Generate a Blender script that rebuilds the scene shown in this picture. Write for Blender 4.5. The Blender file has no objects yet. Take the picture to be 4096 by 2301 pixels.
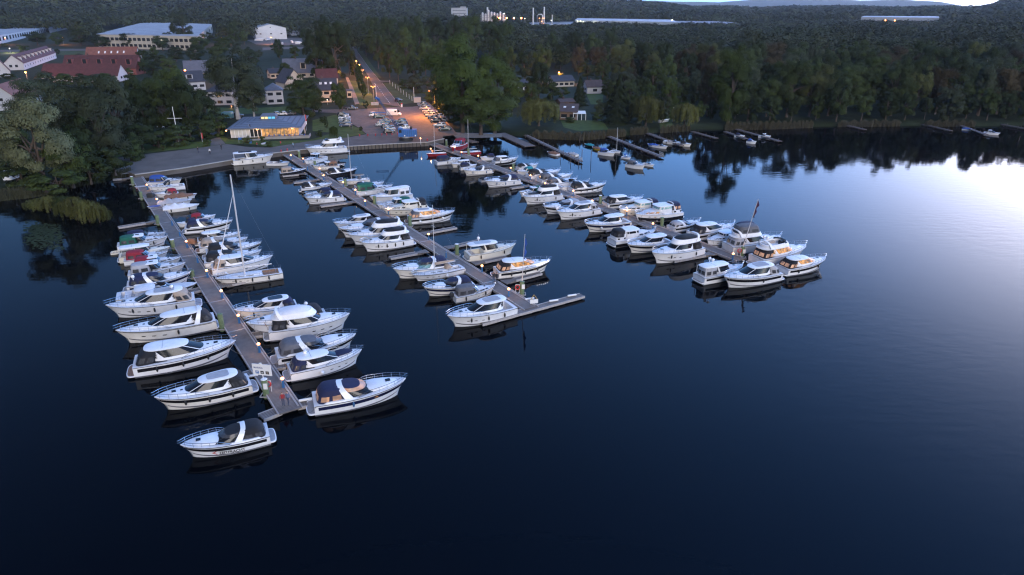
SUN_AZD, SUN_EL, SKY_STR, FILL_E, FILL_ANG, FILL_EL, EXPO = 118, 3.0, .13, .70, 40, 22, 1.95
LAMP_AZD = 165
SKY_TINT = (.31, .53, .98)
GLOW_AZ, GLOW_POW, GLOW_STR, GLOW_COL, GLOW2_POW, GLOW2_STR = 46, 2.4, 5.6, (.27, .66, 1.55), 30, 17
HAZE = .000042
DENOISE = True
import bpy, math, random
import numpy as np
from mathutils import Vector, Matrix
from math import sin, cos, pi, radians, atan, atan2, hypot, sqrt, tan
random.seed(7); RNG = np.random.default_rng(7)
SC = bpy.context.scene
COL = SC.collection
# ------------------------------------------------------------------ camera geometry: 42 m above the lake, 24 mm lens, looking down
FPX, CX, CY, YH, CAMH = 2731.0, 2048.0, 1150.5, 20.0, 42.0
PITCH = atan((CY - YH) / FPX)
CP, SP = cos(PITCH), sin(PITCH)

def ray(x, y):
    u, w = (x - CX) / FPX, (y - CY) / FPX
    return u, CP - w * SP, SP + w * CP

def P(x, y, z=0.0):
    """where the sight line through photo pixel (x, y) meets the level z"""
    u, f, d = ray(x, y)
    t = (CAMH - z) / d
    return Vector((u * t, f * t, z))

def ztop(x, y, r):
    """height of photo pixel (x, y) on something r metres away over the ground"""
    u, f, d = ray(x, y)
    return CAMH - d * r / hypot(u, f)

def PR(x, r, z):
    """ground point at distance r in the direction of photo column x (taken near the horizon)"""
    u, f, d = ray(x, 200)
    k = r / hypot(u, f)
    return Vector((u * k, f * k, z))

CROPS = {'C1': (350, 1100, .27646), 'C2': (450, 1300, .41469), 'C3': (900, 1100, .44919), 'C4': (400, 680, .31104),
         'C5': (650, 680, .33172), 'C6': (1500, 900, .34938), 'C7': (1300, 680, .26258), 'C8': (880, 480, .31832),
         'D1': (2300, 720, .27174), 'D2': (2700, 830, .2557), 'D3': (1650, 520, .31056), 'D4': (2000, 480, .34938),
         'D5': (1250, 340, .27174), 'D6': (0, 60, .30408), 'D7': (600, 60, .30408), 'D8': (0, 400, .4491),
         'E1': (1350, 0, .34938), 'E2': (2000, 0, .3882), 'E3': (2900, 0, .46429), 'E4': (2900, 350, .46429),
         'E5': (800, 380, .23292), 'E6': (1250, 100, .26261), 'E7': (2000, 280, .31056), 'E8': (1000, 1400, .1935),
         'N': (0, 0, 1.0), 'F': (0, 0, 1.5901), 'G': (2080, 760, .13199), 'S': (1560, 400, .13825), 'T': (0, 0, .54348)}

def cr(c, x, y):
    a, b, s = CROPS[c]
    return a + x * s, b + y * s

def CPt(c, x, y, z=0.0):
    return P(*cr(c, x, y), z)

# ------------------------------------------------------------------ materials (all node based)
MATS = {}
def M(name, col=(.5, .5, .5), rough=.5, metal=0.0, var=.15, scale=2.0, spec=.5, emit=None, estr=0.0, bump=0.0, bscale=30.0, stretch=None, kind=None, rnd=0.0, coat=0.0):
    if name in MATS: return MATS[name]
    m = bpy.data.materials.new(name); m.use_nodes = True
    nt = m.node_tree; N = nt.nodes; L = nt.links
    b = N['Principled BSDF']
    b.inputs['Roughness'].default_value = rough
    b.inputs['Metallic'].default_value = metal
    b.inputs['Specular IOR Level'].default_value = spec
    if coat: b.inputs['Coat Weight'].default_value = coat; b.inputs['Coat Roughness'].default_value = .08
    tc = N.new('ShaderNodeTexCoord')
    vec = tc.outputs['Object']
    if stretch:
        mp = N.new('ShaderNodeMapping'); mp.inputs['Scale'].default_value = stretch
        L.new(vec, mp.inputs['Vector']); vec = mp.outputs['Vector']
    nz = N.new('ShaderNodeTexNoise'); nz.inputs['Scale'].default_value = scale; nz.inputs['Detail'].default_value = 4
    L.new(vec, nz.inputs['Vector'])
    mr = N.new('ShaderNodeMapRange'); mr.inputs['From Min'].default_value = .25; mr.inputs['From Max'].default_value = .75
    mr.inputs['To Min'].default_value = 1 - var; mr.inputs['To Max'].default_value = 1 + var
    L.new(nz.outputs['Fac'], mr.inputs['Value'])
    fac = mr.outputs['Result']
    if kind == 'plank' or kind == 'tile' or kind == 'stripe':
        wv = N.new('ShaderNodeTexWave'); wv.wave_type = 'BANDS'; wv.bands_direction = 'X' if kind != 'tile' else 'Z'
        wv.inputs['Scale'].default_value = bscale; wv.inputs['Distortion'].default_value = .4 if kind != 'stripe' else 0; wv.inputs['Detail'].default_value = 1
        L.new(tc.outputs['Object'], wv.inputs['Vector'])
        m2 = N.new('ShaderNodeMapRange'); m2.inputs['From Min'].default_value = 0; m2.inputs['From Max'].default_value = .25
        m2.inputs['To Min'].default_value = .5; m2.inputs['To Max'].default_value = 1
        L.new(wv.outputs['Fac'], m2.inputs['Value'])
        mu = N.new('ShaderNodeMath'); mu.operation = 'MULTIPLY'
        L.new(fac, mu.inputs[0]); L.new(m2.outputs['Result'], mu.inputs[1]); fac = mu.outputs[0]
    if kind in ('paver', 'slab'):
        br = N.new('ShaderNodeTexBrick'); br.inputs['Scale'].default_value = bscale
        br.inputs['Color1'].default_value = (1, 1, 1, 1); br.inputs['Color2'].default_value = (.78, .78, .78, 1); br.inputs['Mortar'].default_value = (.5, .5, .5, 1)
        br.inputs['Mortar Size'].default_value = .012
        L.new(tc.outputs['Object'], br.inputs['Vector'])
        mu = N.new('ShaderNodeMath'); mu.operation = 'MULTIPLY'
        L.new(fac, mu.inputs[0]); L.new(br.outputs['Color'], mu.inputs[1]); fac = mu.outputs[0]
    if rnd:
        oi = N.new('ShaderNodeObjectInfo')
        m3 = N.new('ShaderNodeMapRange'); m3.inputs['To Min'].default_value = 1 - rnd; m3.inputs['To Max'].default_value = 1 + rnd
        L.new(oi.outputs['Random'], m3.inputs['Value'])
        mu = N.new('ShaderNodeMath'); mu.operation = 'MULTIPLY'
        L.new(fac, mu.inputs[0]); L.new(m3.outputs['Result'], mu.inputs[1]); fac = mu.outputs[0]
    mx = N.new('ShaderNodeVectorMath'); mx.operation = 'SCALE'
    mx.inputs[0].default_value = col
    L.new(fac, mx.inputs['Scale'])
    L.new(mx.outputs['Vector'], b.inputs['Base Color'])
    if bump:
        bp = N.new('ShaderNodeBump'); bp.inputs['Strength'].default_value = bump
        n2 = N.new('ShaderNodeTexNoise'); n2.inputs['Scale'].default_value = 12; L.new(vec, n2.inputs['Vector'])
        L.new(n2.outputs['Fac'], bp.inputs['Height']); L.new(bp.outputs['Normal'], b.inputs['Normal'])
    if emit:
        em = N.new('ShaderNodeVectorMath'); em.operation = 'SCALE'; em.inputs[0].default_value = emit
        if kind == 'room':      # a lit room behind the pane: patches of brighter and darker furniture
            n3 = N.new('ShaderNodeTexNoise'); n3.inputs['Scale'].default_value = scale * 1.5
            L.new(tc.outputs['Object'], n3.inputs['Vector'])
            m4 = N.new('ShaderNodeMapRange'); m4.inputs['From Min'].default_value = .38; m4.inputs['From Max'].default_value = .66
            m4.inputs['To Min'].default_value = .06; m4.inputs['To Max'].default_value = 1.25
            L.new(n3.outputs['Fac'], m4.inputs['Value']); L.new(m4.outputs['Result'], em.inputs['Scale'])
        else: em.inputs['Scale'].default_value = 1
        L.new(em.outputs['Vector'], b.inputs['Emission Color'])
        b.inputs['Emission Strength'].default_value = estr
    MATS[name] = m
    return m

WHITE = M('white_gelcoat', (.78, .775, .79), .28, var=.05, scale=.8, coat=.3)
WHITEB = M('greyed_gelcoat', (.68, .685, .71), .3, var=.09, scale=1.1, coat=.2)
WHITEC = M('aged_white_gelcoat', (.74, .71, .665), .32, var=.10, scale=.9, coat=.2)
DECKM = M('white_deck', (.80, .80, .82), .55, var=.06, scale=1.5)
DECKG = M('pale_deck', (.64, .645, .67), .6, var=.08, scale=1.5)
CREAM = M('cream_gelcoat', (.70, .66, .57), .35, var=.06, scale=.8)
GREYG = M('grey_gelcoat', (.40, .41, .44), .4, var=.08)
HULLBLACK = M('black_hull', (.012, .013, .018), .25, var=.2)
HULLRED = M('red_hull', (.28, .02, .03), .3, var=.1)
HULLBLUE = M('blue_hull', (.03, .09, .25), .3, var=.1)
HULLYEL = M('yellow_hull', (.55, .36, .03), .4, var=.1)
HULLTEAL = M('teal_hull', (.05, .30, .36), .4, var=.1)
STRIPE = {'black': M('black_stripe', (.012, .012, .016), .25, var=.1), 'navy': M('navy_stripe', (.012, .016, .055), .25, var=.1),
          'red': M('red_stripe', (.25, .015, .02), .3, var=.1), 'grey': M('grey_stripe', (.10, .10, .12), .35, var=.1)}
GLASS = M('dark_glass', (.010, .011, .014), .08, var=.25, scale=1.2, spec=.4)
TEALGLASS = M('teal_glass', (.16, .30, .31), .08, var=.25, scale=1.5, spec=.6)
VINYL = M('clear_vinyl', (.055, .055, .06), .2, var=.5, scale=2.2, spec=.35)
LITROOM = M('lit_cabin_glass', (.1, .06, .02), .3, emit=(1.0, .42, .09), estr=.22, kind='room', scale=1.6)
LITSOFT = M('warm_lit_vinyl', (.3, .18, .12), .3, emit=(.85, .42, .22), estr=.11, kind='room', scale=.9)
CAN = {'navy': M('navy_canvas', (.010, .014, .052), .85, var=.2), 'black': M('black_canvas', (.010, .010, .013), .85, var=.25),
       'grey': M('grey_canvas', (.11, .11, .125), .85, var=.18), 'lgrey': M('light_grey_canvas', (.36, .36, .39), .8, var=.12),
       'red': M('red_canvas', (.24, .014, .03), .85, var=.18), 'green': M('green_canvas', (.008, .10, .065), .85, var=.2),
       'teal': M('teal_canvas', (.02, .22, .25), .85, var=.2), 'beige': M('beige_canvas', (.36, .28, .22), .85, var=.15),
       'brown': M('brown_canvas', (.20, .10, .06), .85, var=.18), 'white': M('white_canvas', (.70, .69, .72), .7, var=.08),
       'blue': M('blue_canvas', (.02, .07, .30), .8, var=.15)}
TEAK = M('teak_decking', (.25, .14, .085), .6, var=.2, scale=6, kind='plank', bscale=1.3)
PLATG = M('grey_decking', (.26, .26, .28), .6, var=.12, scale=4)
STEEL = M('polished_steel', (.72, .72, .74), .22, metal=1.0, var=.05)
ALU = M('anodised_mast', (.62, .60, .60), .4, metal=.3, var=.08)
BLACKR = M('black_rubber', (.012, .012, .014), .6, var=.2)
WBALL = M('white_fender', (.75, .75, .75), .45, var=.06)
BLUEF = M('blue_fender', (.03, .10, .22), .45, var=.1)
SOLAR = M('solar_panel', (.015, .02, .05), .12, var=.2, scale=6)
SEAT = M('beige_cushion', (.42, .34, .28), .7, var=.12)
PILE = M('green_steel_pile', (.12, .165, .085), .55, var=.3, scale=3, bump=.2)
POSTB = M('blue_lamp_post', (.03, .13, .30), .45, var=.12)
PLANK = M('grey_deck_planks', (.165, .142, .13), .75, var=.25, scale=1.2, kind='plank', bscale=1.1)
PONT = M('pontoon_float', (.17, .15, .14), .8, var=.35, scale=2)
RIMW = M('pontoon_rim', (.36, .33, .32), .7, var=.2, scale=3)
BULB = M('lamp_bulb', (.9, .6, .3), .4, emit=(1.0, .30, .10), estr=1.5)
BULBO = M('sodium_bulb', (.9, .5, .2), .4, emit=(1.0, .22, .03), estr=1.1)
BULBF = M('distant_sodium_bulb', (.9, .5, .2), .4, emit=(1.0, .26, .04), estr=13.0)
BULBW = M('white_bulb', (.9, .9, .9), .4, emit=(1.0, .95, .88), estr=1.0)
BULBG = M('flood_bulb', (.9, .9, .7), .4, emit=(.95, 1.0, .6), estr=.8)
METALG = M('grey_metal', (.28, .28, .29), .5, metal=.4, var=.15)
CONC = M('quay_concrete', (.25, .235, .22), .85, var=.25, scale=.6, bump=.1)
SIGNW = M('sign_white', (.70, .70, .70), .5, var=.05)
REDP = M('red_paint', (.42, .03, .03), .5, var=.1)
YELP = M('yellow_paint', (.60, .36, .05), .5, var=.1)
BLUEP = M('blue_paint', (.02, .11, .34), .5, var=.18, scale=1.5)
BLACKP = M('black_paint', (.015, .015, .016), .6, var=.2)
INK = M('printed_lettering', (.02, .02, .025), .6, var=.02)
INKB = M('printed_blue', (.03, .06, .20), .6, var=.02)

# ------------------------------------------------------------------ mesh helpers
class MB:
    def __init__(s): s.v = []; s.f = []; s.mi = []; s.cur = 0
    def add(s, vs, fs):
        o = len(s.v); s.v.extend([tuple(p) for p in vs])
        for f in fs: s.f.append([i + o for i in f]); s.mi.append(s.cur)
        return s
    def rings(s, rs, cap0=False, cap1=False, closed=True):
        n = len(rs[0]); vs = [p for r in rs for p in r]; fs = []
        for j in range(len(rs) - 1):
            for i in range(n if closed else n - 1):
                a, b = j * n + i, j * n + (i + 1) % n
                fs.append((a, b, b + n, a + n))
        if cap0: fs.append(tuple(range(n))[::-1])
        if cap1: fs.append(tuple((len(rs) - 1) * n + i for i in range(n)))
        return s.add(vs, fs)
    def box(s, x0, x1, y0, y1, z0, z1):
        vs = [(x, y, z) for z in (z0, z1) for y in (y0, y1) for x in (x0, x1)]
        return s.add(vs, [(0, 2, 3, 1), (4, 5, 7, 6), (0, 1, 5, 4), (2, 6, 7, 3), (0, 4, 6, 2), (1, 3, 7, 5)])
    def beam(s, a, b, w, h, up=(0, 0, 1)):
        a, b = Vector(a), Vector(b); d = (b - a).normalized(); u = Vector(up)
        sd = d.cross(u)
        if sd.length < 1e-4: sd = d.cross(Vector((1, 0, 0)))
        sd.normalize(); u = sd.cross(d)
        r = lambda p: [p + sd * w / 2 + u * h / 2, p - sd * w / 2 + u * h / 2, p - sd * w / 2 - u * h / 2, p + sd * w / 2 - u * h / 2]
        return s.rings([r(a), r(b)], True, True)
    def tube(s, pts, r, n=6, cap=True):
        pts = [Vector(p) for p in pts]; rs = []
        for i, p in enumerate(pts):
            d = (pts[min(i + 1, len(pts) - 1)] - pts[max(i - 1, 0)]).normalized()
            u = d.cross(Vector((0, 0, 1)))
            if u.length < 1e-3: u = d.cross(Vector((1, 0, 0)))
            u.normalize(); w = d.cross(u); rr = r[i] if isinstance(r, (list, tuple)) else r
            rs.append([p + (u * cos(2 * pi * k / n) + w * sin(2 * pi * k / n)) * rr for k in range(n)])
        return s.rings(rs, cap, cap)
    def ball(s, c, rx, ry=None, rz=None, n=10, m=6):
        ry = ry or rx; rz = rz or rx; rs = []
        for j in range(m + 1):
            ph = -pi / 2 + pi * j / m; k = max(cos(ph), .02)
            rs.append([(c[0] + rx * k * cos(2 * pi * i / n), c[1] + ry * k * sin(2 * pi * i / n), c[2] + rz * sin(ph)) for i in range(n)])
        return s.rings(rs, True, True)
    def disc(s, c, r, n=14, up=True):
        return s.add([(c[0] + r * cos(2 * pi * i / n), c[1] + r * sin(2 * pi * i / n), c[2]) for i in range(n)], [tuple(range(n))])
    def prism(s, poly, z0, z1):
        a = [(p[0], p[1], z0) for p in poly]; b = [(p[0], p[1], z1) for p in poly]
        return s.rings([a, b], True, True)

def mesh_of(name, mb, mats, smooth=True, sharp=38):
    me = bpy.data.meshes.new(name)
    me.from_pydata(mb.v, [], mb.f)
    mats = mats if isinstance(mats, (list, tuple)) else [mats]
    for m in mats: me.materials.append(m)
    if len(mats) > 1: me.polygons.foreach_set('material_index', mb.mi)
    me.update()
    if smooth:
        me.polygons.foreach_set('use_smooth', [True] * len(me.polygons))
        me.set_sharp_from_angle(angle=radians(sharp))
    return me

def obj(name, mb, mats, parent=None, smooth=True, sharp=38):
    me = mb if isinstance(mb, bpy.types.Mesh) else mesh_of(name, mb, mats, smooth, sharp)
    o = bpy.data.objects.new(name, me); COL.objects.link(o)
    if parent: o.parent = parent
    return o

def tag(o, label=None, cat=None, group=None, kind=None):
    if label: o['label'] = label
    if cat: o['category'] = cat
    if group: o['group'] = group
    if kind: o['kind'] = kind
    return o

def thing(name, label, cat, loc=(0, 0, 0), rz=0.0, group=None):
    o = bpy.data.objects.new(name, None); COL.objects.link(o)
    o.empty_display_size = .3
    o.location = loc; o.rotation_euler = (0, 0, rz)
    return tag(o, label, cat, group)

def copy_tree(o, parent=None):
    c = o.copy(); COL.objects.link(c); c.parent = parent
    for ch in list(o.children): copy_tree(ch, c)
    return c

def struct(name, mb, mats, smooth=False):
    return tag(obj(name, mb, mats, None, smooth), kind='structure')

def quads_mesh(name, V, mat, mats=None, mi=None):
    """V: (n,4,3) array of quads"""
    n = len(V); me = bpy.data.meshes.new(name)
    me.vertices.add(n * 4); me.vertices.foreach_set('co', np.ascontiguousarray(V, dtype=np.float32).ravel())
    me.loops.add(n * 4); me.loops.foreach_set('vertex_index', np.arange(n * 4, dtype=np.int32))
    me.polygons.add(n); me.polygons.foreach_set('loop_start', np.arange(0, n * 4, 4, dtype=np.int32))
    for m in (mats or [mat]): me.materials.append(m)
    if mi is not None: me.polygons.foreach_set('material_index', np.asarray(mi, dtype=np.int32))
    me.update(calc_edges=True); me.validate()
    return me

def leaf_quads(C, Nn, S, asp=1.0):
    """leaf faces at centres C facing Nn, half size S"""
    n = len(C)
    Nn = Nn / (np.linalg.norm(Nn, axis=1, keepdims=True) + 1e-9)
    R = RNG.normal(size=(n, 3)); U = np.cross(Nn, R); U /= np.linalg.norm(U, axis=1, keepdims=True) + 1e-9
    W = np.cross(Nn, U); S = np.asarray(S).reshape(-1, 1)
    return np.stack([C - U * S, C + W * S * asp * .55, C + U * S, C - W * S * asp * .55], axis=1)

ORD = ['nearest', 'second', 'third', 'fourth', 'fifth', 'sixth', 'seventh', 'eighth', 'ninth', 'tenth', 'eleventh', 'twelfth', 'thirteenth', 'fourteenth', 'fifteenth', 'sixteenth', 'seventeenth', 'eighteenth']
def text_mesh(s, size, bold=0.0):
    cu = bpy.data.curves.new('lettering', 'FONT'); cu.body = s; cu.size = size; cu.align_x = 'CENTER'; cu.align_y = 'CENTER'; cu.offset = bold
    o = bpy.data.objects.new('lettering', cu); COL.objects.link(o)
    dg = bpy.context.evaluated_depsgraph_get(); dg.update()
    me = bpy.data.meshes.new_from_object(o.evaluated_get(dg))
    bpy.data.objects.remove(o); bpy.data.curves.remove(cu)
    return me
# ------------------------------------------------------------------ boats
def RG(xa, xf, w, za, zf=None, n=2.6, tp=1.0, N=28):
    """closed plan outline from xa (aft) to xf (forward), half width w, sloping from za to zf; point 0 is forward, port side first"""
    zf = za if zf is None else zf
    xc, hl = (xa + xf) / 2, (xf - xa) / 2; out = []
    for i in range(N):
        t = 2 * pi * i / N; c, s = cos(t), sin(t)
        x = xc + hl * math.copysign(abs(c) ** (2 / n), c)
        q = (x - xa) / (xf - xa + 1e-9)
        y = w * math.copysign(abs(s) ** (2 / n), s) * (1 - (1 - tp) * q)
        out.append(Vector((x, y, za + (zf - za) * q)))
    return out

def rpt(ring, deg):
    n = len(ring); k = (deg % 360) / 360 * n; i = int(k) % n; f = k - int(k)
    return ring[i].lerp(ring[(i + 1) % n], f)

def patch(mb, r0, r1, d0, d1, t0=.15, t1=.85, off=.02, seg=5, skew=0.0):
    vs = []
    for t in (t0, t1):
        for j in range(seg + 1):
            d = d0 + (d1 - d0) * j / seg + skew * (t - .5)
            a, b = rpt(r0, d), rpt(r1, d); p = a.lerp(b, t)
            e = rpt(r0, d + 2).lerp(rpt(r1, d + 2), t) - rpt(r0, d - 2).lerp(rpt(r1, d - 2), t)
            nrm = e.cross(b - a)
            if nrm.length > 1e-6: nrm.normalize()
            else: nrm = Vector((0, 0, 0))
            vs.append(p + nrm * off)
    fs = [(j, j + 1, seg + 2 + j, seg + 1 + j) for j in range(seg)]
    return mb.add(vs, fs)

class Hull:
    def __init__(s, L, B, ha, hb, plat=0.0, bluff=2.5, rake=.09, flare=.8):
        s.L, s.B, s.ha, s.hb, s.plat = L, B, ha, hb, plat
        s.x0 = -L / 2 + plat; s.Lh = L - plat; s.bluff = bluff; s.rake = rake; s.flare = flare
    def X(s, t): return s.x0 + s.Lh * t
    def D(s, t): return s.ha + (s.hb - s.ha) * max(t, 0) ** 1.7
    def hw(s, t):
        if t < .35: return s.B / 2 * (.88 + .12 * min(1, t / .3))
        return s.B / 2 * max(0.0, 1 - ((t - .35) / .65) ** s.bluff) ** .72 + .02
    def pt(s, t, k, side=1, off=0.0):
        zd = s.D(t); b = s.hw(t); wl = b * (.93 - .5 * t ** 2.5)
        zc = zd * (.1 + .22 * t ** 4)
        return Vector((s.X(t) - (1 - k) * s.rake * s.L * t ** 4, side * (wl + (b - wl) * max(k, 0.0) ** (1 + s.flare * t) + off), zc + (zd - zc) * k))
    def band(s, mb, t0, t1, k0, k1, off=.015, n=14, side=None, taper=0):
        for sd in ((1, -1) if side is None else (side,)):
            vs = []
            for j in range(n + 1):
                t = t0 + (t1 - t0) * j / n; q = j / n; e = 1 - taper * (1 - min(1, 3 * min(q, 1 - q)))
                km = (k0 + k1) / 2
                for k in (km + (k0 - km) * e, km + (k1 - km) * e): vs.append(s.pt(t, k, sd, off))
            mb.add(vs, [((2 * j, 2 * j + 2, 2 * j + 3, 2 * j + 1) if sd < 0 else (2 * j, 2 * j + 1, 2 * j + 3, 2 * j + 2)) for j in range(n)])
        return mb
    def hull_mesh(s):
        mb = MB(); n = 20; rs = []
        for j in range(n + 1):
            t = j / n; half = [s.pt(t, k) for k in (1, .9, .8, .68, .55, .4, .2, 0)]
            c = half[-1]
            half.append(Vector((c.x - .02 * s.L * t ** 4, c.y * .8, min(-.12, c.z - .3))))
            row = half + [Vector((c.x - .02 * s.L * t ** 4, 0, -.4))] + [Vector((p.x, -p.y, p.z)) for p in half[::-1]]
            rs.append(row)
        mb.rings(rs, True, True, closed=False)
        return mb
    def deck_mesh(s, tc=.42, floor=.5):
        mb = MB(); rs = []; ts = [i / 22 for i in range(23)]
        ts = sorted(set(ts + [tc - .001, tc + .001, .05 - .001, .05 + .001]))
        for t in ts:
            b, zd, x = s.hw(t), s.D(t), s.X(t)
            if .05 < t < tc and floor is not None:
                q = [(1, .0), (.96, .045), (.80, .05), (.77, -(1 - floor) * zd), (0, -(1 - floor) * zd)]
            else:
                q = [(1, 0), (.96, .04), (.80, .06), (.5, .085), (0, .10)]
            half = [Vector((x, b * f, zd + dz)) for f, dz in q]
            rs.append(half + [Vector((p.x, -p.y, p.z)) for p in half[-2::-1]])
        mb.rings(rs, False, False, closed=False)
        return mb

def rail_mesh(h, t0=.45, t1=.995, hgt=.55, rad=.022, wires=1, inset=.93):
    mb = MB(); n = 12
    def pp(t, sd, z): 
        p = h.pt(t, 1, sd); return Vector((p.x, p.y * inset, p.z + z))
    def zz(j): return hgt * min(1, .25 + j * .3)
    for w in range(wires + 1):
        k = 1 - w * .5
        a = [pp(t0 + (t1 - t0) * j / n, 1, zz(j) * k) for j in range(n + 1)]
        b = [pp(t0 + (t1 - t0) * j / n, -1, zz(j) * k) for j in range(n + 1)]
        tip = pp(1.0, 0, hgt * k); tip.x += .25
        mb.tube(a + [tip] + b[::-1], rad if w == 0 else rad * .7, 5)
    for j in range(1, n + 1, 2):
        for sd in (1, -1):
            t = t0 + (t1 - t0) * j / n
            mb.tube([pp(t, sd, 0), pp(t, sd, zz(j))], rad * .8, 4)
    return mb

def arch_mesh(x, w, z0, z1, lean, wd=.42, th=.16, topw=.82):
    """white radar arch across the boat: an inverted U of flattened section, its top leaning by lean"""
    mb = MB(); rs = []; N = 14
    for i in range(N + 1):
        t = pi * i / N; y = math.copysign(abs(cos(t)) ** .55, cos(t)); s_ = sin(t) ** .62
        yy = y * (w * topw + (w - w * topw) * (1 - s_)); z = z0 + (z1 - z0) * s_
        xx = x + lean * s_
        hx = wd / 2 * (1.25 - .5 * s_)
        ny, nz = cos(t), sin(t)
        rs.append([Vector((xx - hx, yy, z)), Vector((xx + hx, yy, z)), Vector((xx + hx, yy - ny * th, z - nz * th)), Vector((xx - hx, yy - ny * th, z - nz * th))])
    return mb.rings(rs, True, True)

BOATS = []
def boat(c, bx, by, sx, sy, kind, canvas='navy', stripe='black', label='', plat=None, fend=None, hull=None, roof=None, lit=False, rail=True, wscale=1.0,
         radar=False, outboard=False, hatch=True, text=None, cover=None, fly=None, nm=None, glass=None, ports=3, group=None, teak=False, fcol=None, mh=None, pad=None, flag=None, dots=False, cat=None, screens=True, arch=False):
    b_px, s_px = cr(c, bx, by), cr(c, sx, sy)
    hb = 1.3
    for _ in range(4):
        A, S = P(b_px[0], b_px[1], hb), P(s_px[0], s_px[1], .35)
        L = hypot(A.x - S.x, A.y - S.y); hb = .135 * L + .45
    rz = atan2(A.y - S.y, A.x - S.x)
    # boats lie in their berths: square to the piers, or slanting off the shore jetties
    axis = radians(-42) if group else radians(25)
    dev = (rz - axis + pi / 2) % pi - pi / 2
    if abs(dev) > radians(9) and 'quay' not in label:
        rz = axis if b_px[0] > s_px[0] else axis + pi
        L = 3.0
        for _ in range(140):
            hb = .135 * L + .45; A = P(b_px[0], b_px[1], hb)
            S = Vector((A.x - L * cos(rz), A.y - L * sin(rz), .35))
            us = CX + FPX * S.x / (S.y * CP + (CAMH - .35) * SP)
            if abs(us - b_px[0]) >= abs(s_px[0] - b_px[0]) or L > 12.5: break
            L += .08
    small = L < 6.8 or kind in ('CV', 'RB', 'DG')
    B = (.275 * L + .75) * wscale
    ha = .095 * L + .30
    if kind == 'SL': B = (.26 * L + .45) * wscale; ha = .09 * L + .15; hb = .1 * L + .32
    if kind == 'FB' : ha += .12; hb += .12
    if kind in ('CV', 'RB', 'DG'): ha = .07 * L + .25; hb = .09 * L + .32
    names = {'HT': 'hardtop_cruiser', 'OA': 'canvas_top_cruiser', 'FB': 'flybridge_yacht', 'TR': 'trawler_yacht', 'PH': 'pilothouse_boat', 'CB': 'cabin_boat', 'CV': 'covered_boat', 'SL': 'sailing_boat', 'RB': 'open_motorboat', 'DG': 'dinghy'}
    cats = {'SL': 'sailboat', 'DG': 'dinghy', 'FB': 'yacht', 'HT': 'motorboat', 'OA': 'motorboat', 'TR': 'motorboat', 'PH': 'motorboat', 'CB': 'motorboat', 'CV': 'motorboat', 'RB': 'motorboat'}
    T = thing(nm or names[kind], label, cat or cats[kind], ((A.x + S.x) / 2, (A.y + S.y) / 2, 0), rz, group or 'boats moored in the marina')
    pl = (0.075 * L if kind in ('HT', 'OA', 'FB') and not small else .05 * L if kind in ('TR', 'PH') else 0.0) if plat is None else plat
    h = Hull(L, B, ha, hb, pl, bluff=2.2 if kind in ('TR', 'CB') else 2.6, rake=.06 if kind == 'TR' else .09)
    X, D, cv = h.X, h.D, CAN.get(canvas, CAN['navy'])
    hm = hull or (WHITE, WHITEB, WHITEC)[int(abs(A.x * 7.3 + A.y * 3.1)) % 3]
    obj('hull', h.hull_mesh(), hm, T)
    tc = {'HT': .32, 'OA': .40, 'FB': .22, 'TR': .16, 'PH': .30, 'CB': .42, 'SL': .30, 'RB': .55, 'DG': .9, 'CV': .0}[kind]
    dk = DECKG if hm in (WHITE, WHITEB, WHITEC, HULLRED, HULLBLACK, HULLBLUE) else (CREAM if hm is CREAM else hm if kind == 'DG' else DECKG)
    obj('deck', h.deck_mesh(tc, .45 if kind != 'CV' else None), dk, T)
    mb = MB()
    for sd in (1, -1): mb.tube([h.pt(i / 16, .985, sd, .012) for i in range(17)], .035 if not small else .025, 5)
    obj('rub_rail', mb, BLACKR if kind != 'TR' else GREYG, T)
    if stripe and kind not in ('DG',):
        if stripe == 'line': st, k0, k1 = STRIPE['black'], .86, .92
        elif stripe == 'low': st, k0, k1 = STRIPE['black'], -.02, .5
        else: st, k0, k1 = STRIPE[stripe], .50, .84
        obj('hull_stripe', h.band(MB(), .04 if stripe != 'low' else 0, .985, k0, k1, .014, 18), st, T)
    if kind in ('HT', 'OA', 'FB', 'CB', 'SL', 'TR') and not small:
        obj('waterline_stripe', h.band(MB(), .0, .97, -.02, .10, .012, 18), STRIPE['grey'], T)
        for i in range(ports):
            t = .52 + i * .11; k = .45 if stripe in (None, 'line') else .675
            for sd in (1, -1):
                p = MB(); h.band(p, t, t + .045, k - .045, k + .045, .026, 4, sd, .5)
                obj('porthole', p, LITROOM if lit and i == 1 else GLASS, T)
    if pl > .1:
        mb = MB(); w = h.hw(0) * .93
        mb.rings([RG(-L / 2, X(.05), w, .26, n=3.4), RG(-L / 2, X(.05), w, .40, n=3.4)], True, True)
        po = obj('swim_platform', mb, WHITE if kind != 'TR' else hm, T)
        obj('platform_deck', MB().rings([RG(-L / 2 + .1, X(.045), w * .9, .40, n=3.4), RG(-L / 2 + .1, X(.045), w * .9, .415, n=3.4)], False, True), TEAK if teak else PLATG, po)
    # --- foredeck trunk
    Z = .102 * L if not small else .14 * L
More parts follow.
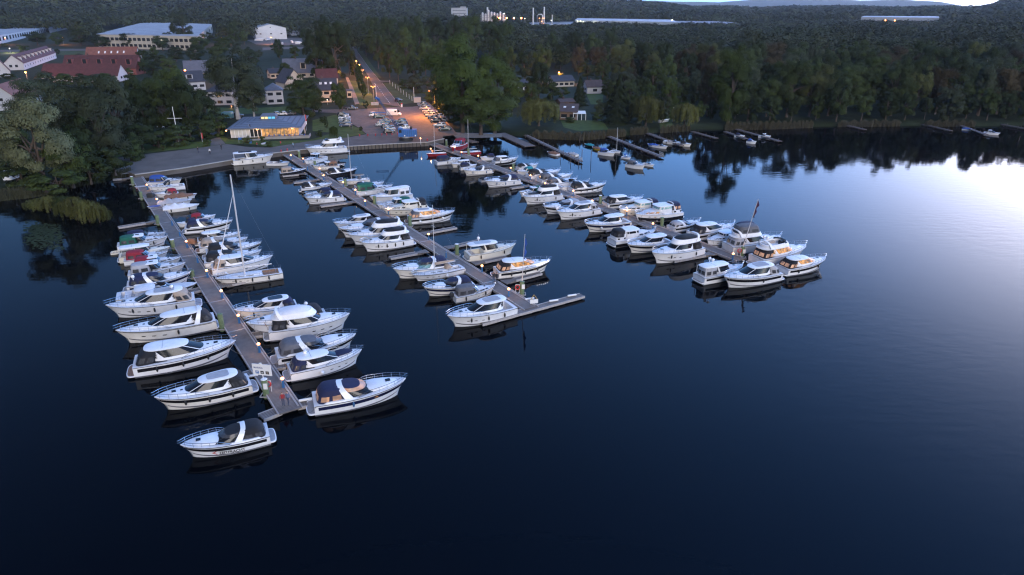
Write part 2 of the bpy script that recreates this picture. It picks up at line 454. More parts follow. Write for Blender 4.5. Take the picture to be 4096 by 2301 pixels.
    def trunk(t0, t1, wf, hh, n=2.6, mat_=None, wins=0):
        r0 = RG(X(t0), X(t1), B / 2 * wf, D(t0) + .02, D(t1) + .0, n, .62)
        r1 = RG(X(t0) + .05, X(t1) - hh * 1.6, B / 2 * wf * .93, D(t0) + hh * .8, D(t1) + hh * .35, n, .66)
        r2 = RG(X(t0) + .2, X(t1) - hh * 2.6, B / 2 * wf * .7, D(t0) + hh, D(t1) + hh * .55, n, .7)
        to = obj('cabin_trunk', MB().rings([r0, r1, r2], False, True), mat_ or DECKM, T)
        if wins:
            for sd in (0, 1):
                for i in range(wins):
                    a0 = 48 + i * (70 / wins); a1 = a0 + 70 / wins * .74
                    p = MB(); patch(p, r0, r1, a0 if sd == 0 else 360 - a1, a1 if sd == 0 else 360 - a0, .3, .85, .02, 3)
                    obj('window', p, LITROOM if lit else GLASS, T)
        return r1, r2
    def hatches(tt, z, big=.42):
        for i, t in enumerate(tt):
            s_ = big * (1 if i == 0 else .6) * min(1.2, L / 10)
            p = MB(); zz = D(t) + z; sl = (h.D(t + .05) - h.D(t - .05)) / (.1 * h.Lh) - .045 * z * 10 / L
            x = X(t); p.add([(x - s_ / 2, -s_ / 2, zz - sl * s_ / 2), (x + s_ / 2, -s_ / 2, zz + sl * s_ / 2), (x + s_ / 2, s_ / 2, zz + sl * s_ / 2), (x - s_ / 2, s_ / 2, zz - sl * s_ / 2),
                             (x - s_ / 2, -s_ / 2, zz + .05 - sl * s_ / 2), (x + s_ / 2, -s_ / 2, zz + .05 + sl * s_ / 2), (x + s_ / 2, s_ / 2, zz + .05 + sl * s_ / 2), (x - s_ / 2, s_ / 2, zz + .05 - sl * s_ / 2)],
                            [(3, 2, 1, 0), (4, 5, 6, 7), (0, 1, 5, 4), (1, 2, 6, 5), (2, 3, 7, 6), (3, 0, 4, 7)])
            obj('deck_hatch', p, GLASS, T)
    def canopy(t0, t1, w, zt, top_w=.84, aft_rake=.35, fwd_rake=.3, wins=True, mat_=None, crown=.16, z0=None):
        m_ = mat_ or cv; za = D(t0) + .03 if z0 is None else z0
        a, f = X(t0), X(t1); ln = f - a
        r0 = RG(a, f, w, za, za + .02, 4.2); r1 = RG(a + aft_rake * .45, f - fwd_rake * .5, w * .97, za + (zt - za) * .62, n=3.8)
        r2 = RG(a + aft_rake, f - fwd_rake, w * top_w, zt, zt + .02, 3.2); r3 = RG(a + aft_rake + ln * .12, f - fwd_rake - ln * .12, w * top_w * .66, zt + crown, zt + crown, 2.8)
        co = obj('canopy', MB().rings([r0, r1, r2, r3], False, True), m_, T)
        if wins:
            wm = LITSOFT if lit else VINYL
            for d0, d1 in ((58, 88), (95, 126), (152, 178), (182, 208), (234, 265), (272, 302)):
                p = MB(); patch(p, r0, r1, d0, d1, .28, 1.0, .02, 4); q = MB()
                obj('canopy_window', p, wm, co)
        return r2
    def windscreen(r0, r1, m_=None, d=118, posts=(0, 38, 76)):
        g = MB(); N = 24
        vs = []; 
        for i in range(N + 1):
            dd = -d + 2 * d * i / N; vs += [rpt(r0, dd), rpt(r1, dd)]
        g.add(vs, [(2 * i, 2 * i + 2, 2 * i + 3, 2 * i + 1) for i in range(N)])
        go = obj('windscreen', g, m_ or glass or GLASS, T)
        fr = MB(); fr.tube([rpt(r1, -d + 2 * d * i / N) for i in range(N + 1)], .035, 5)
        for q in posts:
            for sg in ((1, -1) if q else (1,)): fr.tube([rpt(r0, q * sg), rpt(r1, q * sg)], .03, 4)
        obj('windscreen_frame', fr, BLACKR if canvas in ('black', 'navy') else STEEL, go)
    def house(t0, t1, wf, zr, rk_f, rk_a=.1, over_a=.3, over_f=.1, n=3.0, pillar=True, sun=None, body=None, rcol=None, ow=1.06):
        zb = D((t0 + t1) / 2) + .05
        r0 = RG(X(t0), X(t1), B / 2 * wf, zb - .05, D(t1) + .06, n, .8)
        rm = RG(X(t0), X(t1) - .12, B / 2 * wf * .985, zb + .32, D(t1) + .30, n, .8)
        r1 = RG(X(t0) + rk_a, X(t1) - rk_f, B / 2 * wf * .82, zr, zr, n, .88)
        obj('cabin_side', MB().rings([r0, rm], False, False), body or DECKM, T)
        go = obj('cabin_glass', MB().rings([rm, r1], False, False), LITROOM if lit else (glass or GLASS), T)
        if pillar:
            for q, rr, sk in ((120, .13, -16), (42, .055, -4)):
                for sg in (1, -1):
                    p = MB(); patch(p, rm, r1, min(sg * q, sg * q + sg * (18 if q > 100 else 5)), max(sg * q, sg * q + sg * (18 if q > 100 else 5)), 0, 1, .03, 3, -sk * sg)
                    obj('pillar', p, body or DECKM, go)
            p = MB(); patch(p, rm, r1, 128, 232, 0, 1, .015, 10); obj('rear_door', p, VINYL if not lit else LITROOM, go)
        # roof
        a, f = X(t0) + rk_a - over_a, X(t1) - rk_f + over_f; w = B / 2 * wf * .82 * ow
        q0 = RG(a, f, w, zr, zr - .03, n, .86); q1 = RG(a - .03, f + .03, w * 1.02, zr + .1, zr + .05, n, .86)
        q2 = RG(a + .12, f - .25, w * .9, zr + .17, zr + .14, n, .86); q3 = RG(a + (f - a) * .2, f - (f - a) * .25, w * .55, zr + .21, zr + .20, n, .9)
        ro = obj('hardtop', MB().rings([q0, q1, q2, q3], True, True), rcol or DECKM, T)
        if sun:
            s0 = RG(a + (f - a) * .22, f - (f - a) * .22, w * .66, zr + .215, zr + .205, 5, .88); s1 = [p + Vector((0, 0, .012)) for p in s0]
            obj('sunroof', MB().rings([s0, s1], False, True), {'grey': CAN['lgrey'], 'dark': GLASS, 'blue': GREYG, 'solar': SOLAR}[sun], ro)
        else:
            ln = MB(); xm = a + (f - a) * .42; ln.box(xm, xm + .05, -w * .8, w * .8, zr + .2, zr + .225); obj('roof_seam', ln, GREYG, ro)
        return r0, r1, (a, f, w)
    zroof = D(.4) + Z + (.12 if L > 8 else 0)
    if kind == 'HT':
        trunk(.50, .93, .74, .042 * L)
        house(.17, .72, .80, zroof, .185 * L, .0, .05 * L, .02 * L, sun=roof)
        if screens and canvas: canopy(.02, .215, B / 2 * .80, zroof - .02, .80, .11 * L * .8, -.04 * L)
        if hatch: hatches((.80, .72), .042 * L * .75 + .02)
        if arch: obj('radar_arch', arch_mesh(X(.20), B / 2 * .9, D(.2), zroof + .35, -.05 * L, .045 * L, .13), WHITE, T)
    elif kind == 'OA':
        trunk(.54, .93, .76, .045 * L)
        r0 = RG(X(.30), X(.70), B / 2 * .82, D(.4) + .04, D(.66) + .1, 2.6, .85); r1 = RG(X(.26), X(.50), B / 2 * .70, D(.4) + .062 * L, D(.4) + .07 * L, 2.6, .9)
        windscreen(r0, r1)
        if canvas:
            canopy(.03, .33, B / 2 * .84, zroof - .06, .80, .05 * L, .02 * L)
            f0 = RG(X(.30), X(.56), B / 2 * .76, D(.4) + .066 * L, n=2.6, tp=.85); f1 = RG(X(.30), X(.50), B / 2 * .66, zroof - .08, zroof - .22, 2.6, .9)
            f2 = RG(X(.30), X(.44), B / 2 * .4, zroof + .05, zroof - .12, 2.6, .9)
            fo = obj('canopy', MB().rings([f1, f2], False, True), cv, T)
            obj('canopy_window', MB().rings([f0, f1], False, False), LITSOFT if lit else VINYL, fo)
        obj('radar_arch', arch_mesh(X(.31) + .06 * L, B / 2 * .92, D(.3) + .02, zroof + .12, -.085 * L, .07 * L, .18), WHITE, T)
        for sd in (1, -1):
            p = MB(); p.rings([RG(X(.10), X(.46), .06 * B, D(.25) + .04, n=3), RG(X(.13), X(.44), .045 * B, D(.25) + .2, n=3)], False, True)
            for i, v in enumerate(p.v): p.v[i] = (v[0], v[1] + sd * B / 2 * .86, v[2])
            obj('coaming', p, DECKM, T)
        p = MB(); p.box(X(.36), X(.47), -B * .32, B * .32, D(.4) * .5, D(.4) + .16); obj('dashboard', p, DECKM, T)
        p = MB(); p.box(X(.07), X(.14), -B * .36, B * .36, D(.1) * .45, D(.1) - .08); p.box(X(.26), X(.31), -B * .3, B * .3, D(.1) * .45, D(.1) + .12); obj('seat', p, SEAT, T)
        if hatch: hatches((.80,), .045 * L * .75 + .02, .5)
    elif kind == 'FB':
        trunk(.52, .93, .76, .05 * L)
        zf = D(.4) + .108 * L
        body = hm if hm is CREAM else DECKM
        r0, r1, (a, f, w) = house(.20, .68, .84, zf, .12 * L, .0, .15 * L, .03 * L, n=3.2, body=body, ow=1.13)
        q0 = RG(X(.10), f + .01 * L, w * .98, zf + .12, zf + .12, 2.8, .8); q1 = RG(X(.08), f - .04 * L, w * .97, zf + .045 * L + .2, zf + .05 * L + .22, 2.8, .82)
        q2 = [p * 1 for p in RG(X(.10), f - .055 * L, w * .90, zf + .045 * L + .2, zf + .05 * L + .22, 2.8, .82)]; q3 = RG(X(.11), f - .03 * L, w * .88, zf + .24, zf + .24, 2.8, .8)
        fo = obj('flybridge', MB().rings([q0, q1, q2, q3], False, True), body, T)
        zz = zf + .045 * L + .22
        if fly in ('black', 'white', 'grey'):
            m_ = CAN[fly]; c0 = RG(X(.09), f - .05 * L, w * .95, zz, zz + .02, 2.8, .82); c1 = RG(X(.14), f - .09 * L, w * .8, zz + .18, zz + .28, 2.6, .8); c2 = RG(X(.24), f - .18 * L, w * .35, zz + .32, zz + .52, 2.4, .8)
            obj('flybridge_cover', MB().rings([c0, c1, c2], True, True), m_, fo)
        elif fly == 'tent':
            canopy(.12, .52, w * .92, zz + 1.15, .82, .25, .5, z0=zz, mat_=CAN['grey'])
        else:
            p = MB()
            p.box(X(.14), X(.20), -w * .7, w * .7, zf + .25, zf + .65); p.box(X(.20), X(.40), w * .45, w * .72, zf + .25, zf + .62); obj('flybridge_seat', p, SEAT, fo)
            p = MB(); p.box(X(.42), X(.48), -w * .4, w * .1, zf + .25, zz + .15); obj('helm_console', p, BLACKR, fo)
            s0 = RG(X(.36), f - .045 * L, w * .93, zz - .02, zz, 2.8, .82); s1 = RG(X(.36), f - .09 * L, w * .86, zz + .28, zz + .33, 2.8, .82)
            windscreen(s0, s1, GLASS, 100, ())
        obj('radar_arch', arch_mesh(X(.17), w * .97, zf + .15, zf + .11 * L, -.05 * L, .04 * L, .13), body, T)
        if canvas: canopy(.03, .215, B / 2 * .80, zf - .05, .92, .05 * L, -.02 * L)
        p = MB(); [patch(p, r0, r1, dd, dd + 1, 0, 0) for dd in ()]
        if hatch: hatches((.80,), .05 * L * .75 + .02)
    elif kind == 'TR':
        trunk(.46, .92, .80, .075 * L, 3.4, dk, wins=3)
        zw = D(.3) + .142 * L
        r0 = RG(X(.24), X(.56), B / 2 * .80, D(.4) + .03, n=5); rm = RG(X(.24), X(.56), B / 2 * .79, D(.4) + .085 * L, n=5); r1 = RG(X(.245), X(.53), B / 2 * .74, zw, n=5)
        obj('wheelhouse', MB().rings([r0, rm, r1], False, False), dk, T)
        for d0, d1 in ((-33, -12), (-10, 10), (12, 33), (52, 78), (82, 108), (112, 134), (226, 248), (252, 278), (282, 308)):
            p = MB(); patch(p, rm, r1, d0, d1, .12, .88, .02, 3); obj('window', p, LITROOM if lit and d0 > 200 else (TEALGLASS if glass else GLASS), T)
        p = MB(); patch(p, r0, r1, 150, 210, .05, .9, .02, 4); obj('rear_door', p, GLASS, T)
        q0 = RG(X(.20), X(.57), B / 2 * .80, zw, n=4); q1 = RG(X(.20), X(.57), B / 2 * .80, zw + .1, n=4); q2 = RG(X(.24), X(.53), B / 2 * .6, zw + .17, n=4)
        obj('wheelhouse_roof', MB().rings([q0, q1, q2], True, True), DECKM if roof is None else CAN['lgrey'], T)
        aft = RG(X(.02), X(.24), B / 2 * .82, D(.1) + .02, n=5); aft1 = RG(X(.03), X(.24), B / 2 * .78, D(.1) + .06 * L, n=5)
        obj('aft_cabin', MB().rings([aft, aft1], False, True), dk, T)
        for sd in (1, -1):
            for i in range(2):
                p = MB(); c_ = 90 * sd + (i - .5) * 44; patch(p, aft, aft1, c_ - 12, c_ + 12, .3, .8, .02, 3); obj('window', p, GLASS, T)
        if canvas:
            canopy(.03, .26, B / 2 * .76, zw + .02 * L, .88, .2, .1, z0=D(.1) + .06 * L)
            obj('radar_arch', arch_mesh(X(.20), B / 2 * .82, D(.1) + .05 * L, zw + .045 * L, .02 * L, .3, .12), dk, T)
    elif kind == 'PH':
        trunk(.50, .92, .74, .05 * L, 2.8, dk)
        zw = D(.35) + .142 * L
        r0, r1, (a, f, w) = house(.30, .64, .80, zw, .07 * L, .0, .26 * L, .04 * L, n=4.0, sun=roof, body=dk, ow=1.1)
        p = MB()
        for sd in (1, -1): p.tube([(a + .15, sd * w * .9, D(.05)), (a + .15, sd * w * .9, zw)], .045, 5)
        obj('roof_post', p, dk, T)
        if canvas: canopy(.04, .33, w * .98, zw - .05, .97, .05, -.0, mat_=cv)
        p = MB(); p.box(X(.06), X(.13), -B * .36, B * .36, D(.1) * .45, D(.1) + .0); obj('seat', p, SEAT, T)
        if hatch: hatches((.78,), .05 * L * .75 + .02)
    elif kind == 'CB':
        trunk(.48, .90, .76, .065 * L, 2.6, dk, wins=2 if L > 6 else 0)
        zt = D(.35) + .13 * L + .35
        r0 = RG(X(.36), X(.60), B / 2 * .78, D(.5) + .04 * L, n=3.2, tp=.88); r1 = RG(X(.34), X(.50), B / 2 * .68, zt - .25, n=3.2, tp=.9)
        windscreen(r0, r1, None, 118)
        if roof:   # short hard roof over the wheel
            q0 = RG(X(.30), X(.54), B / 2 * .72, zt - .24, n=4); q1 = RG(X(.30), X(.54), B / 2 * .72, zt - .14, n=4); q2 = RG(X(.34), X(.5), B / 2 * .5, zt - .08, n=4)
            ro = obj('hardtop', MB().rings([q0, q1, q2], True, True), DECKM, T)
            obj('roof_hatch', MB().box(X(.38), X(.45), -.25, .25, zt - .085, zt - .05), GLASS, ro)
        if canvas: canopy(.05, .40 if roof else .50, B / 2 * .80, zt - (.2 if roof else .1), .86, .2, .1 if roof else .25)
        p = MB(); p.box(X(.06), X(.14), -B * .36, B * .36, D(.1) * .45, D(.1) - .06); obj('seat', p, SEAT, T)
        if hatch: hatches((.74,), .065 * L * .7 + .02, .4)
    elif kind == 'CV':
        rs = []
        for i in range(13):
            t = .01 + .975 * i / 12; b = h.hw(t) * 1.03; zd = D(t) + .02; pk = (.12 * L + .1) * sin(pi * min(1, (t * .92 + .16))) ** 1.2 * (.75 + .25 * sin(i * 2.1)) + .06
            row = []
            for f, zz in ((1, -.12), (1, .03), (.75, .32), (.4, .72), (0, 1)):
                row.append(Vector((X(t), b * f, zd + (pk * zz if f < 1 else zz))))
            rs.append(row + [Vector((p.x, -p.y, p.z)) for p in row[-2::-1]])
        obj('cover', MB().rings(rs, True, True, closed=False), cv, T)
    elif kind == 'RB':
        r0 = RG(X(.46), X(.72), B / 2 * .74, D(.6) + .06, n=2.4, tp=.8); r1 = RG(X(.44), X(.62), B / 2 * .66, D(.6) + .06 * L + .12, n=2.4, tp=.85)
        windscreen(r0, r1, None, 112)
        p = MB(); p.box(X(.10), X(.18), -B * .36, B * .36, D(.1) * .45, D(.1) + .02); p.box(X(.36), X(.43), -B * .3, -B * .05, D(.1) * .45, D(.1) + .18); p.box(X(.36), X(.43), B * .05, B * .3, D(.1) * .45, D(.1) + .18)
        obj('seat', p, SEAT if canvas is None else cv, T)
        if canvas:
            q0 = RG(X(.22), X(.48), B / 2 * .8, D(.3) + .75, n=3.5); q1 = RG(X(.26), X(.44), B / 2 * .55, D(.3) + .95, n=3)
            co = obj('bimini', MB().rings([q0, q1], True, True), cv, T)
            p = MB()
            for sd in (1, -1):
                for t in (.24, .46): p.tube([(X(.35), sd * B / 2 * .85, D(.3)), (X(t), sd * B / 2 * .78, D(.3) + .75)], .02, 4)
            obj('bimini_frame', p, STEEL, co)
    elif kind == 'DG':
        p = MB(); p.box(X(.25), X(.33), -B * .4, B * .4, D(.3) - .12, D(.3) - .06); p.box(X(.55), X(.62), -B * .36, B * .36, D(.5) - .12, D(.5) - .06); obj('thwart', p, TEAK, T)
        if canvas:
            rs = [RG(X(.03), X(.97), h.hw(.3) * .98, D(.2) + .03, D(.9) + .03, 2.2, .5), RG(X(.2), X(.75), h.hw(.3) * .5, D(.2) + .22, D(.9) + .15, 2.2, .6)]
            obj('cover', MB().rings(rs, False, True), cv, T)
    elif kind == 'SL':
        r1, r2 = trunk(.30, .80, .62, .03 * L, 2.8, dk)
        for sd in (1, -1):
            for (d0, d1) in ((62, 84), (88, 108)):
                rr0 = RG(X(.30), X(.80), B / 2 * .62, D(.30) + .02, D(.80), 2.8, .62)
                p = MB(); patch(p, rr0, r1, min(sd * d0, sd * d1), max(sd * d0, sd * d1), .3, .85, .02, 4); obj('window', p, GLASS, T)
        p = MB(); p.box(X(.05), X(.29), B * .26, B * .34, D(.1) * .6, D(.1) + .1); p.box(X(.05), X(.29), -B * .34, -B * .26, D(.1) * .6, D(.1) + .1); obj('cockpit_seat', p, TEAK if teak else DECKM, T)
        mt, mb_ = X(.56), D(.56) + .04 * L
        H = mh or 1.25 * L
        mo = obj('mast', MB().tube([(mt, 0, mb_ - .2), (mt - .012 * H, 0, mb_ + H)], [.15, .10] if H > 12 else [.065, .045], 8), ALU, T)
        for q in ((.38, .68) if L > 8 else (.55,)): sp = MB(); sp.tube([(mt - .012 * H * q, B * .36 * (1.2 - q * .6), mb_ + H * q), (mt - .012 * H * q, -B * .36 * (1.2 - q * .6), mb_ + H * q)], .035, 4); obj('spreader', sp, ALU, mo)
        bz = mb_ + .09 * L
        bo = obj('boom', MB().tube([(mt - .1, 0, bz), (X(.14), 0, bz - .05)], .08, 6), ALU, T)
        if canvas:
            obj('sail_cover', MB().rings([[Vector((x, sin(a) * .13 * k, bz + .16 + cos(a) * .2 * k)) for a in [2 * pi * i / 8 for i in range(8)]] for x, k in ((mt - .12, 1.3), (X(.35), 1), (X(.16), .5))], True, True), cv, bo)
            s0 = RG(X(.24), X(.37), B / 2 * .55, D(.3) + .03 * L, n=3); s1 = RG(X(.25), X(.34), B / 2 * .46, D(.3) + .03 * L + .55, n=2.6)
            obj('spray_hood', MB().rings([s0, s1, RG(X(.27), X(.32), B / 2 * .25, D(.3) + .03 * L + .7, n=2.6)], False, True), cv, T)
        st = MB(); top = Vector((mt - .012 * H, 0, mb_ + H))
        for sd in (1, -1):
            c_ = h.pt(.52, 1, sd); st.tube([c_, Vector((mt - .006 * H, sd * B * .3, mb_ + H * .5)), top], .006, 3)
        st.tube([Vector((X(.01), 0, D(0) + .1)), top], .005, 3); st.tube([Vector((X(.99), 0, D(1) + .1)), Vector((mt - .010 * H, 0, mb_ + H * .82))], .006, 3)
        obj('rigging', st, METALG, T)
        tipf = Vector((X(.99), 0, D(1) + .1)); top = Vector((mt - .010 * H, 0, mb_ + H * .82))
        if L > 9 and H > 12: obj('furled_jib', MB().tube([tipf, tipf.lerp(top, .12), tipf.lerp(top, .85), top], [.04, .09, .05, .02], 6), CAN['white'], T)
        w0 = MB(); w0.tube([(X(.09), 0, D(.1) * .6), (X(.09), 0, D(.1) + .45)], .04, 5)
        obj('steering_pedestal', w0, STEEL, T)
        if rail:
            r_ = MB()
            for sd in (1, -1):
                pts = [h.pt(t, 1, sd) + Vector((0, -.06 * sd, .55)) for t in [0, .1, .2, .35, .5, .65, .8]]
                r_.tube(pts, .012, 4)
                for t in (.0, .1, .2, .35, .5, .65, .8): q = h.pt(t, 1, sd) + Vector((0, -.06 * sd, 0)); r_.tube([q, q + Vector((0, 0, .58))], .016, 4)
            obj('guard_rail', r_, STEEL, T)
    if rail and kind not in ('DG', 'CV', 'RB') and L > 5.5:
        obj('bow_rail', rail_mesh(h, .46 if kind != 'SL' else .8, .992, .05 * L + .08 if kind != 'SL' else .6, .024, 1), STEEL, T)
    if radar:
        zt = zroof + .3 if kind in ('HT', 'OA', 'CB') else (D(.4) + .19 * L + .35 if kind != 'FB' else D(.4) + .24 * L)
        xx = X(.24) if kind != 'FB' else X(.14)
        n_ = radar if isinstance(radar, int) and not isinstance(radar, bool) else 1
        for i in range(n_):
            y = (i - (n_ - 1) / 2) * .75
            d_ = MB(); d_.tube([(xx, y, zt - .35), (xx, y, zt)], .06, 6); d_.ball((xx, y, zt + .22), .27, n=12, m=8); obj('radar_dome', d_, WHITE, T)
        a_ = MB(); a_.tube([(xx + .2, .35, zt - .3), (xx + .1, .35, zt + .9)], .02, 4); a_.tube([(xx + .15, -.3, zt + .3), (xx + .15, .3, zt + .3)], .03, 4); obj('antenna', a_, STEEL, T)
    if outboard:
        o_ = MB(); x = -L / 2 - .25
        o_.rings([RG(x - .35, x + .3, .24, ha - .1, n=3), RG(x - .4, x + .32, .27, ha + .3, n=3), RG(x - .25, x + .2, .18, ha + .55, n=3)], True, True); o_.box(x - .1, x + .1, -.08, .08, -.35, ha)
        obj('outboard_motor', o_, BLACKR, T)
    nf = (3 if L > 8.5 else 2 if L > 6.5 else 0) if fend is None else fend
    fm = fcol or BLACKR
    for i in range(nf):
        for sd in (1, -1):
            t = .22 + .5 * i / max(1, nf - 1) if nf > 1 else .4
            p = h.pt(t, .6, sd, .13)
            f_ = MB()
            if fm is WBALL: f_.ball((p.x, p.y + .12 * sd, p.z - .1), .26, n=10, m=7)
            else: f_.ball((p.x, p.y, p.z), .13, .13, .36, n=8, m=7)
            f_.tube([(p.x, p.y, p.z + .3), h.pt(t, 1, sd, 0) + Vector((0, 0, .05))], .012, 4)
            obj('fender', f_, fm, T)
    if pad:
        p0 = RG(X(.60), X(.87), B / 2 * .55, D(.6) + .05 * L, D(.87) + .038 * L, 2.6, .62); p1 = RG(X(.62), X(.85), B / 2 * .48, D(.6) + .05 * L + .12, D(.87) + .038 * L + .1, 2.6, .62)
        obj('sunpad_cover', MB().rings([p0, p1], False, True), CAN[pad], T)
    if flag:
        f_ = MB(); q = Vector((-L / 2 + pl, -B * .2, ha)); f_.tube([q, q + Vector((-.45, 0, 1.3))], .02, 4); fo = obj('flagstaff', f_, TEAK, T)
        for i, m_ in enumerate((BLACKR, REDP, YELP)):
            g = MB(); a0 = q + Vector((-.45, 0, 1.28 - i * .13)); n_ = 5
            vs = []
            for j in range(n_ + 1):
                for zz in (0, -.13): vs.append(a0 + Vector((.02 * j + .045 * (i + (zz < 0)), -.0 + .05 * sin(j * 1.3), zz - .09 * j)))
            g.add(vs, [(2 * j, 2 * j + 1, 2 * j + 3, 2 * j + 2) for j in range(n_)]); obj('flag_stripe', g, m_, fo)
    if dots:
        for i in range(6):
            t = .70 + i * .045; p = h.pt(t, 1, -1); d_ = MB(); d_.ball((p.x, p.y + .1, p.z + .18), .09, n=8, m=6); obj('deck_light', d_, M('deck_light_bulb', (.9, .9, .9), .4, emit=(1, .93, .95), estr=3), T)
    if isinstance(text, str):
        me = text_mesh(text, .62, .02)
        t_a, t_b = .30, .61; xs = [v.co.x for v in me.vertices]; x0_, x1_ = min(xs), max(xs); ys = [v.co.y for v in me.vertices]; y0_, y1_ = min(ys), max(ys)
        sd = 1   # port side, read with the bow to the left
        def on_hull(u, v): return h.pt(t_b - (t_b - t_a) * u, .12 + .33 * v + .04 * (u < 0), sd, .03)
        for v in me.vertices: v.co = on_hull((v.co.x - x0_) / (x1_ - x0_), (v.co.y - y0_) / (y1_ - y0_))
        me.materials.append(INK); obj('hull_lettering', me, None, T)
        mbx = MB()
        for pts in (((-.26, .5), (-.10, 1.05), (-.04, 1.05), (-.17, .5)), ((-.26, .5), (-.17, .5), (-.04, -.05), (-.10, -.05))):
            mbx.add([on_hull(*q) for q in pts], [(0, 1, 2, 3)])
        obj('hull_emblem', mbx, REDP, T)
    T['bow_x'] = L / 2; BOATS.append((T, h, B))
    return T
# ------------------------------------------------------------------ the boats, each read off the photograph: bow and stern, kind, canvas, stripe, look
LP, MP, RP = 'left pier', 'middle pier', 'right pier'
# left pier, its left side, outer end first
boat('C2', 655, 1160, 1572, 985, 'OA', 'black', 'black', 'white boat with ZEITFRACHT lettering and red chevron at the tip of the left pier', text='ZEITFRACHT', fend=0, ports=0)
boat('C2', 402, 700, 1400, 575, 'HT', 'black', 'black', 'white hardtop cruiser with ribbed roof, stern beside the pier sign post', roof='grey', fend=3)
boat('C2', 1190, 150, 140, 450, 'HT', 'black', 'black', 'white hardtop cruiser with brown platform, bow pointing to the left pier', teak=True, fend=3)
boat('C1', 405, 805, 1900, 700, 'HT', 'black', 'line', 'long white motor yacht with thin dark hull line and black rear tent, left pier', fend=1, wscale=.92, plat=.4, arch=True)
boat('C1', 262, 440, 1660, 285, 'HT', 'beige', None, 'white cruiser without hull stripe, grey ribbed roof and brown flagstaff, left pier', roof='grey', radar=True, fend=3)
boat('C1', 1572, 60, 440, 130, 'RB', 'white', 'black', 'open white boat with black hull band beside the stripeless ribbed roof cruiser', nm='day_cruiser', radar=True, fend=1)
boat('C4', 1170, 1312, 300, 1345, 'OA', 'navy', 'navy', 'navy canvas cruiser with white arch on the left side of the left pier', fend=1)
boat('C4', 1100, 1192, 375, 1260, 'CB', 'lgrey', None, 'white cabin boat with pale grey canvas next to the small red canvas boat', roof=True)
boat('C4', 1040, 1118, 430, 1170, 'CB', 'red', None, 'white cabin boat with faded red canvas, smaller of the two red tops', roof=True)
boat('C4', 870, 1050, 320, 1140, 'CB', 'red', None, 'boat with long dark red canvas over its whole cockpit, left pier', fend=1)
boat('C4', 900, 985, 225, 1010, 'PH', None, None, 'cream wooden launch with row of dark windows beside the red canvas boat', hull=CREAM, fend=0, rail=False)
boat('C4', 870, 850, 235, 930, 'CB', 'green', None, 'white boat with dark green canvas and white foredeck on the left pier', roof=True)
boat('C4', 845, 800, 330, 830, 'CB', 'navy', None, 'white boat with navy top lying against the shoreward finger, left side of left pier')
boat('C4', 255, 1030, 140, 1062, 'DG', None, None, 'small cream tender afloat behind the cream launch', hull=CREAM, rail=False)
boat('C4', 440, 205, 520, 300, 'DG', 'lgrey', None, 'small red dinghy with pale cover near the root of the left pier', hull=HULLRED, rail=False)
boat('C4', 600, 460, 655, 545, 'DG', 'blue', None, 'small dinghy under blue cover on the left pier inner side', hull=HULLBLACK, rail=False)
# left pier, its right side
boat('C3', 1610, 922, 722, 1190, 'OA', 'navy', 'navy', 'large white cruiser with navy canvas, warm lit cockpit and navy hull band', lit=True, fend=1, fcol=BLUEF, ports=3)
boat('C3', 1218, 665, 518, 905, 'HT', 'navy', None, 'white hardtop boat with navy aft tent and navy sunpad on its foredeck', radar=True, pad='navy', fend=1, fcol=WBALL, flag=True)
boat('C3', 1165, 525, 405, 715, 'OA', 'grey', 'black', 'white cruiser with grey canvas and rounded grey stern platform', fend=0)
boat('C3', 1112, 350, 340, 545, 'FB', 'black', None, 'high flybridge yacht with white tent cover on its upper deck', fly='white', fend=0, flag=True)
boat('C3', 185, 425, 955, 318, 'OA', 'black', None, 'cruiser with black canvas and radar dome behind the white tented flybridge', radar=True, fend=0)
boat('C3', 78, 310, 682, 192, 'HT', 'navy', None, 'white hardtop cruiser with dark sunroof and navy rear tent, bow to the left pier', roof='dark', radar=False, fend=2)
boat('C5', 628, 1275, 1440, 1190, 'SL', None, 'line', 'white sailing yacht with tall bare mast beside the left pier', mh=16.2, teak=True, fend=3)
boat('C5', 1330, 1030, 545, 1195, 'HT', 'beige', None, 'white hardtop cruiser with brown canvas beside the tall masted sailing yacht', fend=0, teak=True)
boat('C5', 1192, 965, 455, 1045, 'OA', 'black', None, 'cruiser with black canvas and teak platform, nearer of two black tops on the left pier', teak=True, fend=0)
boat('C5', 1192, 870, 480, 960, 'OA', 'black', 'black', 'cruiser with black canvas, farther of two black tops on the left pier', fend=0)
boat('C5', 1028, 812, 400, 900, 'OA', 'beige', None, 'cruiser with beige canvas and brown stern between black canvas boats, left pier', teak=True, fend=0)
boat('C5', 945, 748, 385, 820, 'HT', 'black', None, 'white hardtop boat with black rear tent beside the big navy canvas cruiser', fend=0)
boat('C5', 845, 605, 232, 745, 'OA', 'navy', 'black', 'large cruiser with navy canvas and thick white arch midway along the left pier', fend=1)
boat('C5', 170, 640, 420, 560, 'CB', 'navy', None, 'small boat under a navy bimini between the red top and the left pier', rail=False, fend=0)
boat('C5', 690, 575, 430, 590, 'RB', None, None, 'small open white boat in front of the bright red canvas', rail=False)
boat('C5', 640, 540, 335, 500, 'CB', 'red', None, 'small white boat with a bright red canvas tent, outboard end of its berth', rail=False, fend=0, outboard=True)
boat('C4', 1272, 412, 815, 440, 'CV', 'white', None, 'white boat wrapped in white cover above a narrow finger, left pier')
boat('C4', 1180, 350, 745, 395, 'CV', 'lgrey', None, 'low boat under a pale cover beside the all white wrapped boat', hull=WHITE)
boat('C4', 1242, 280, 830, 285, 'CV', 'brown', None, 'boat wrapped in tan cover near the shore end of the left pier')
boat('C4', 700, 300, 1010, 300, 'CB', 'red', None, 'small boat with dark red bimini near the shore end of the left pier', rail=False, fend=0)
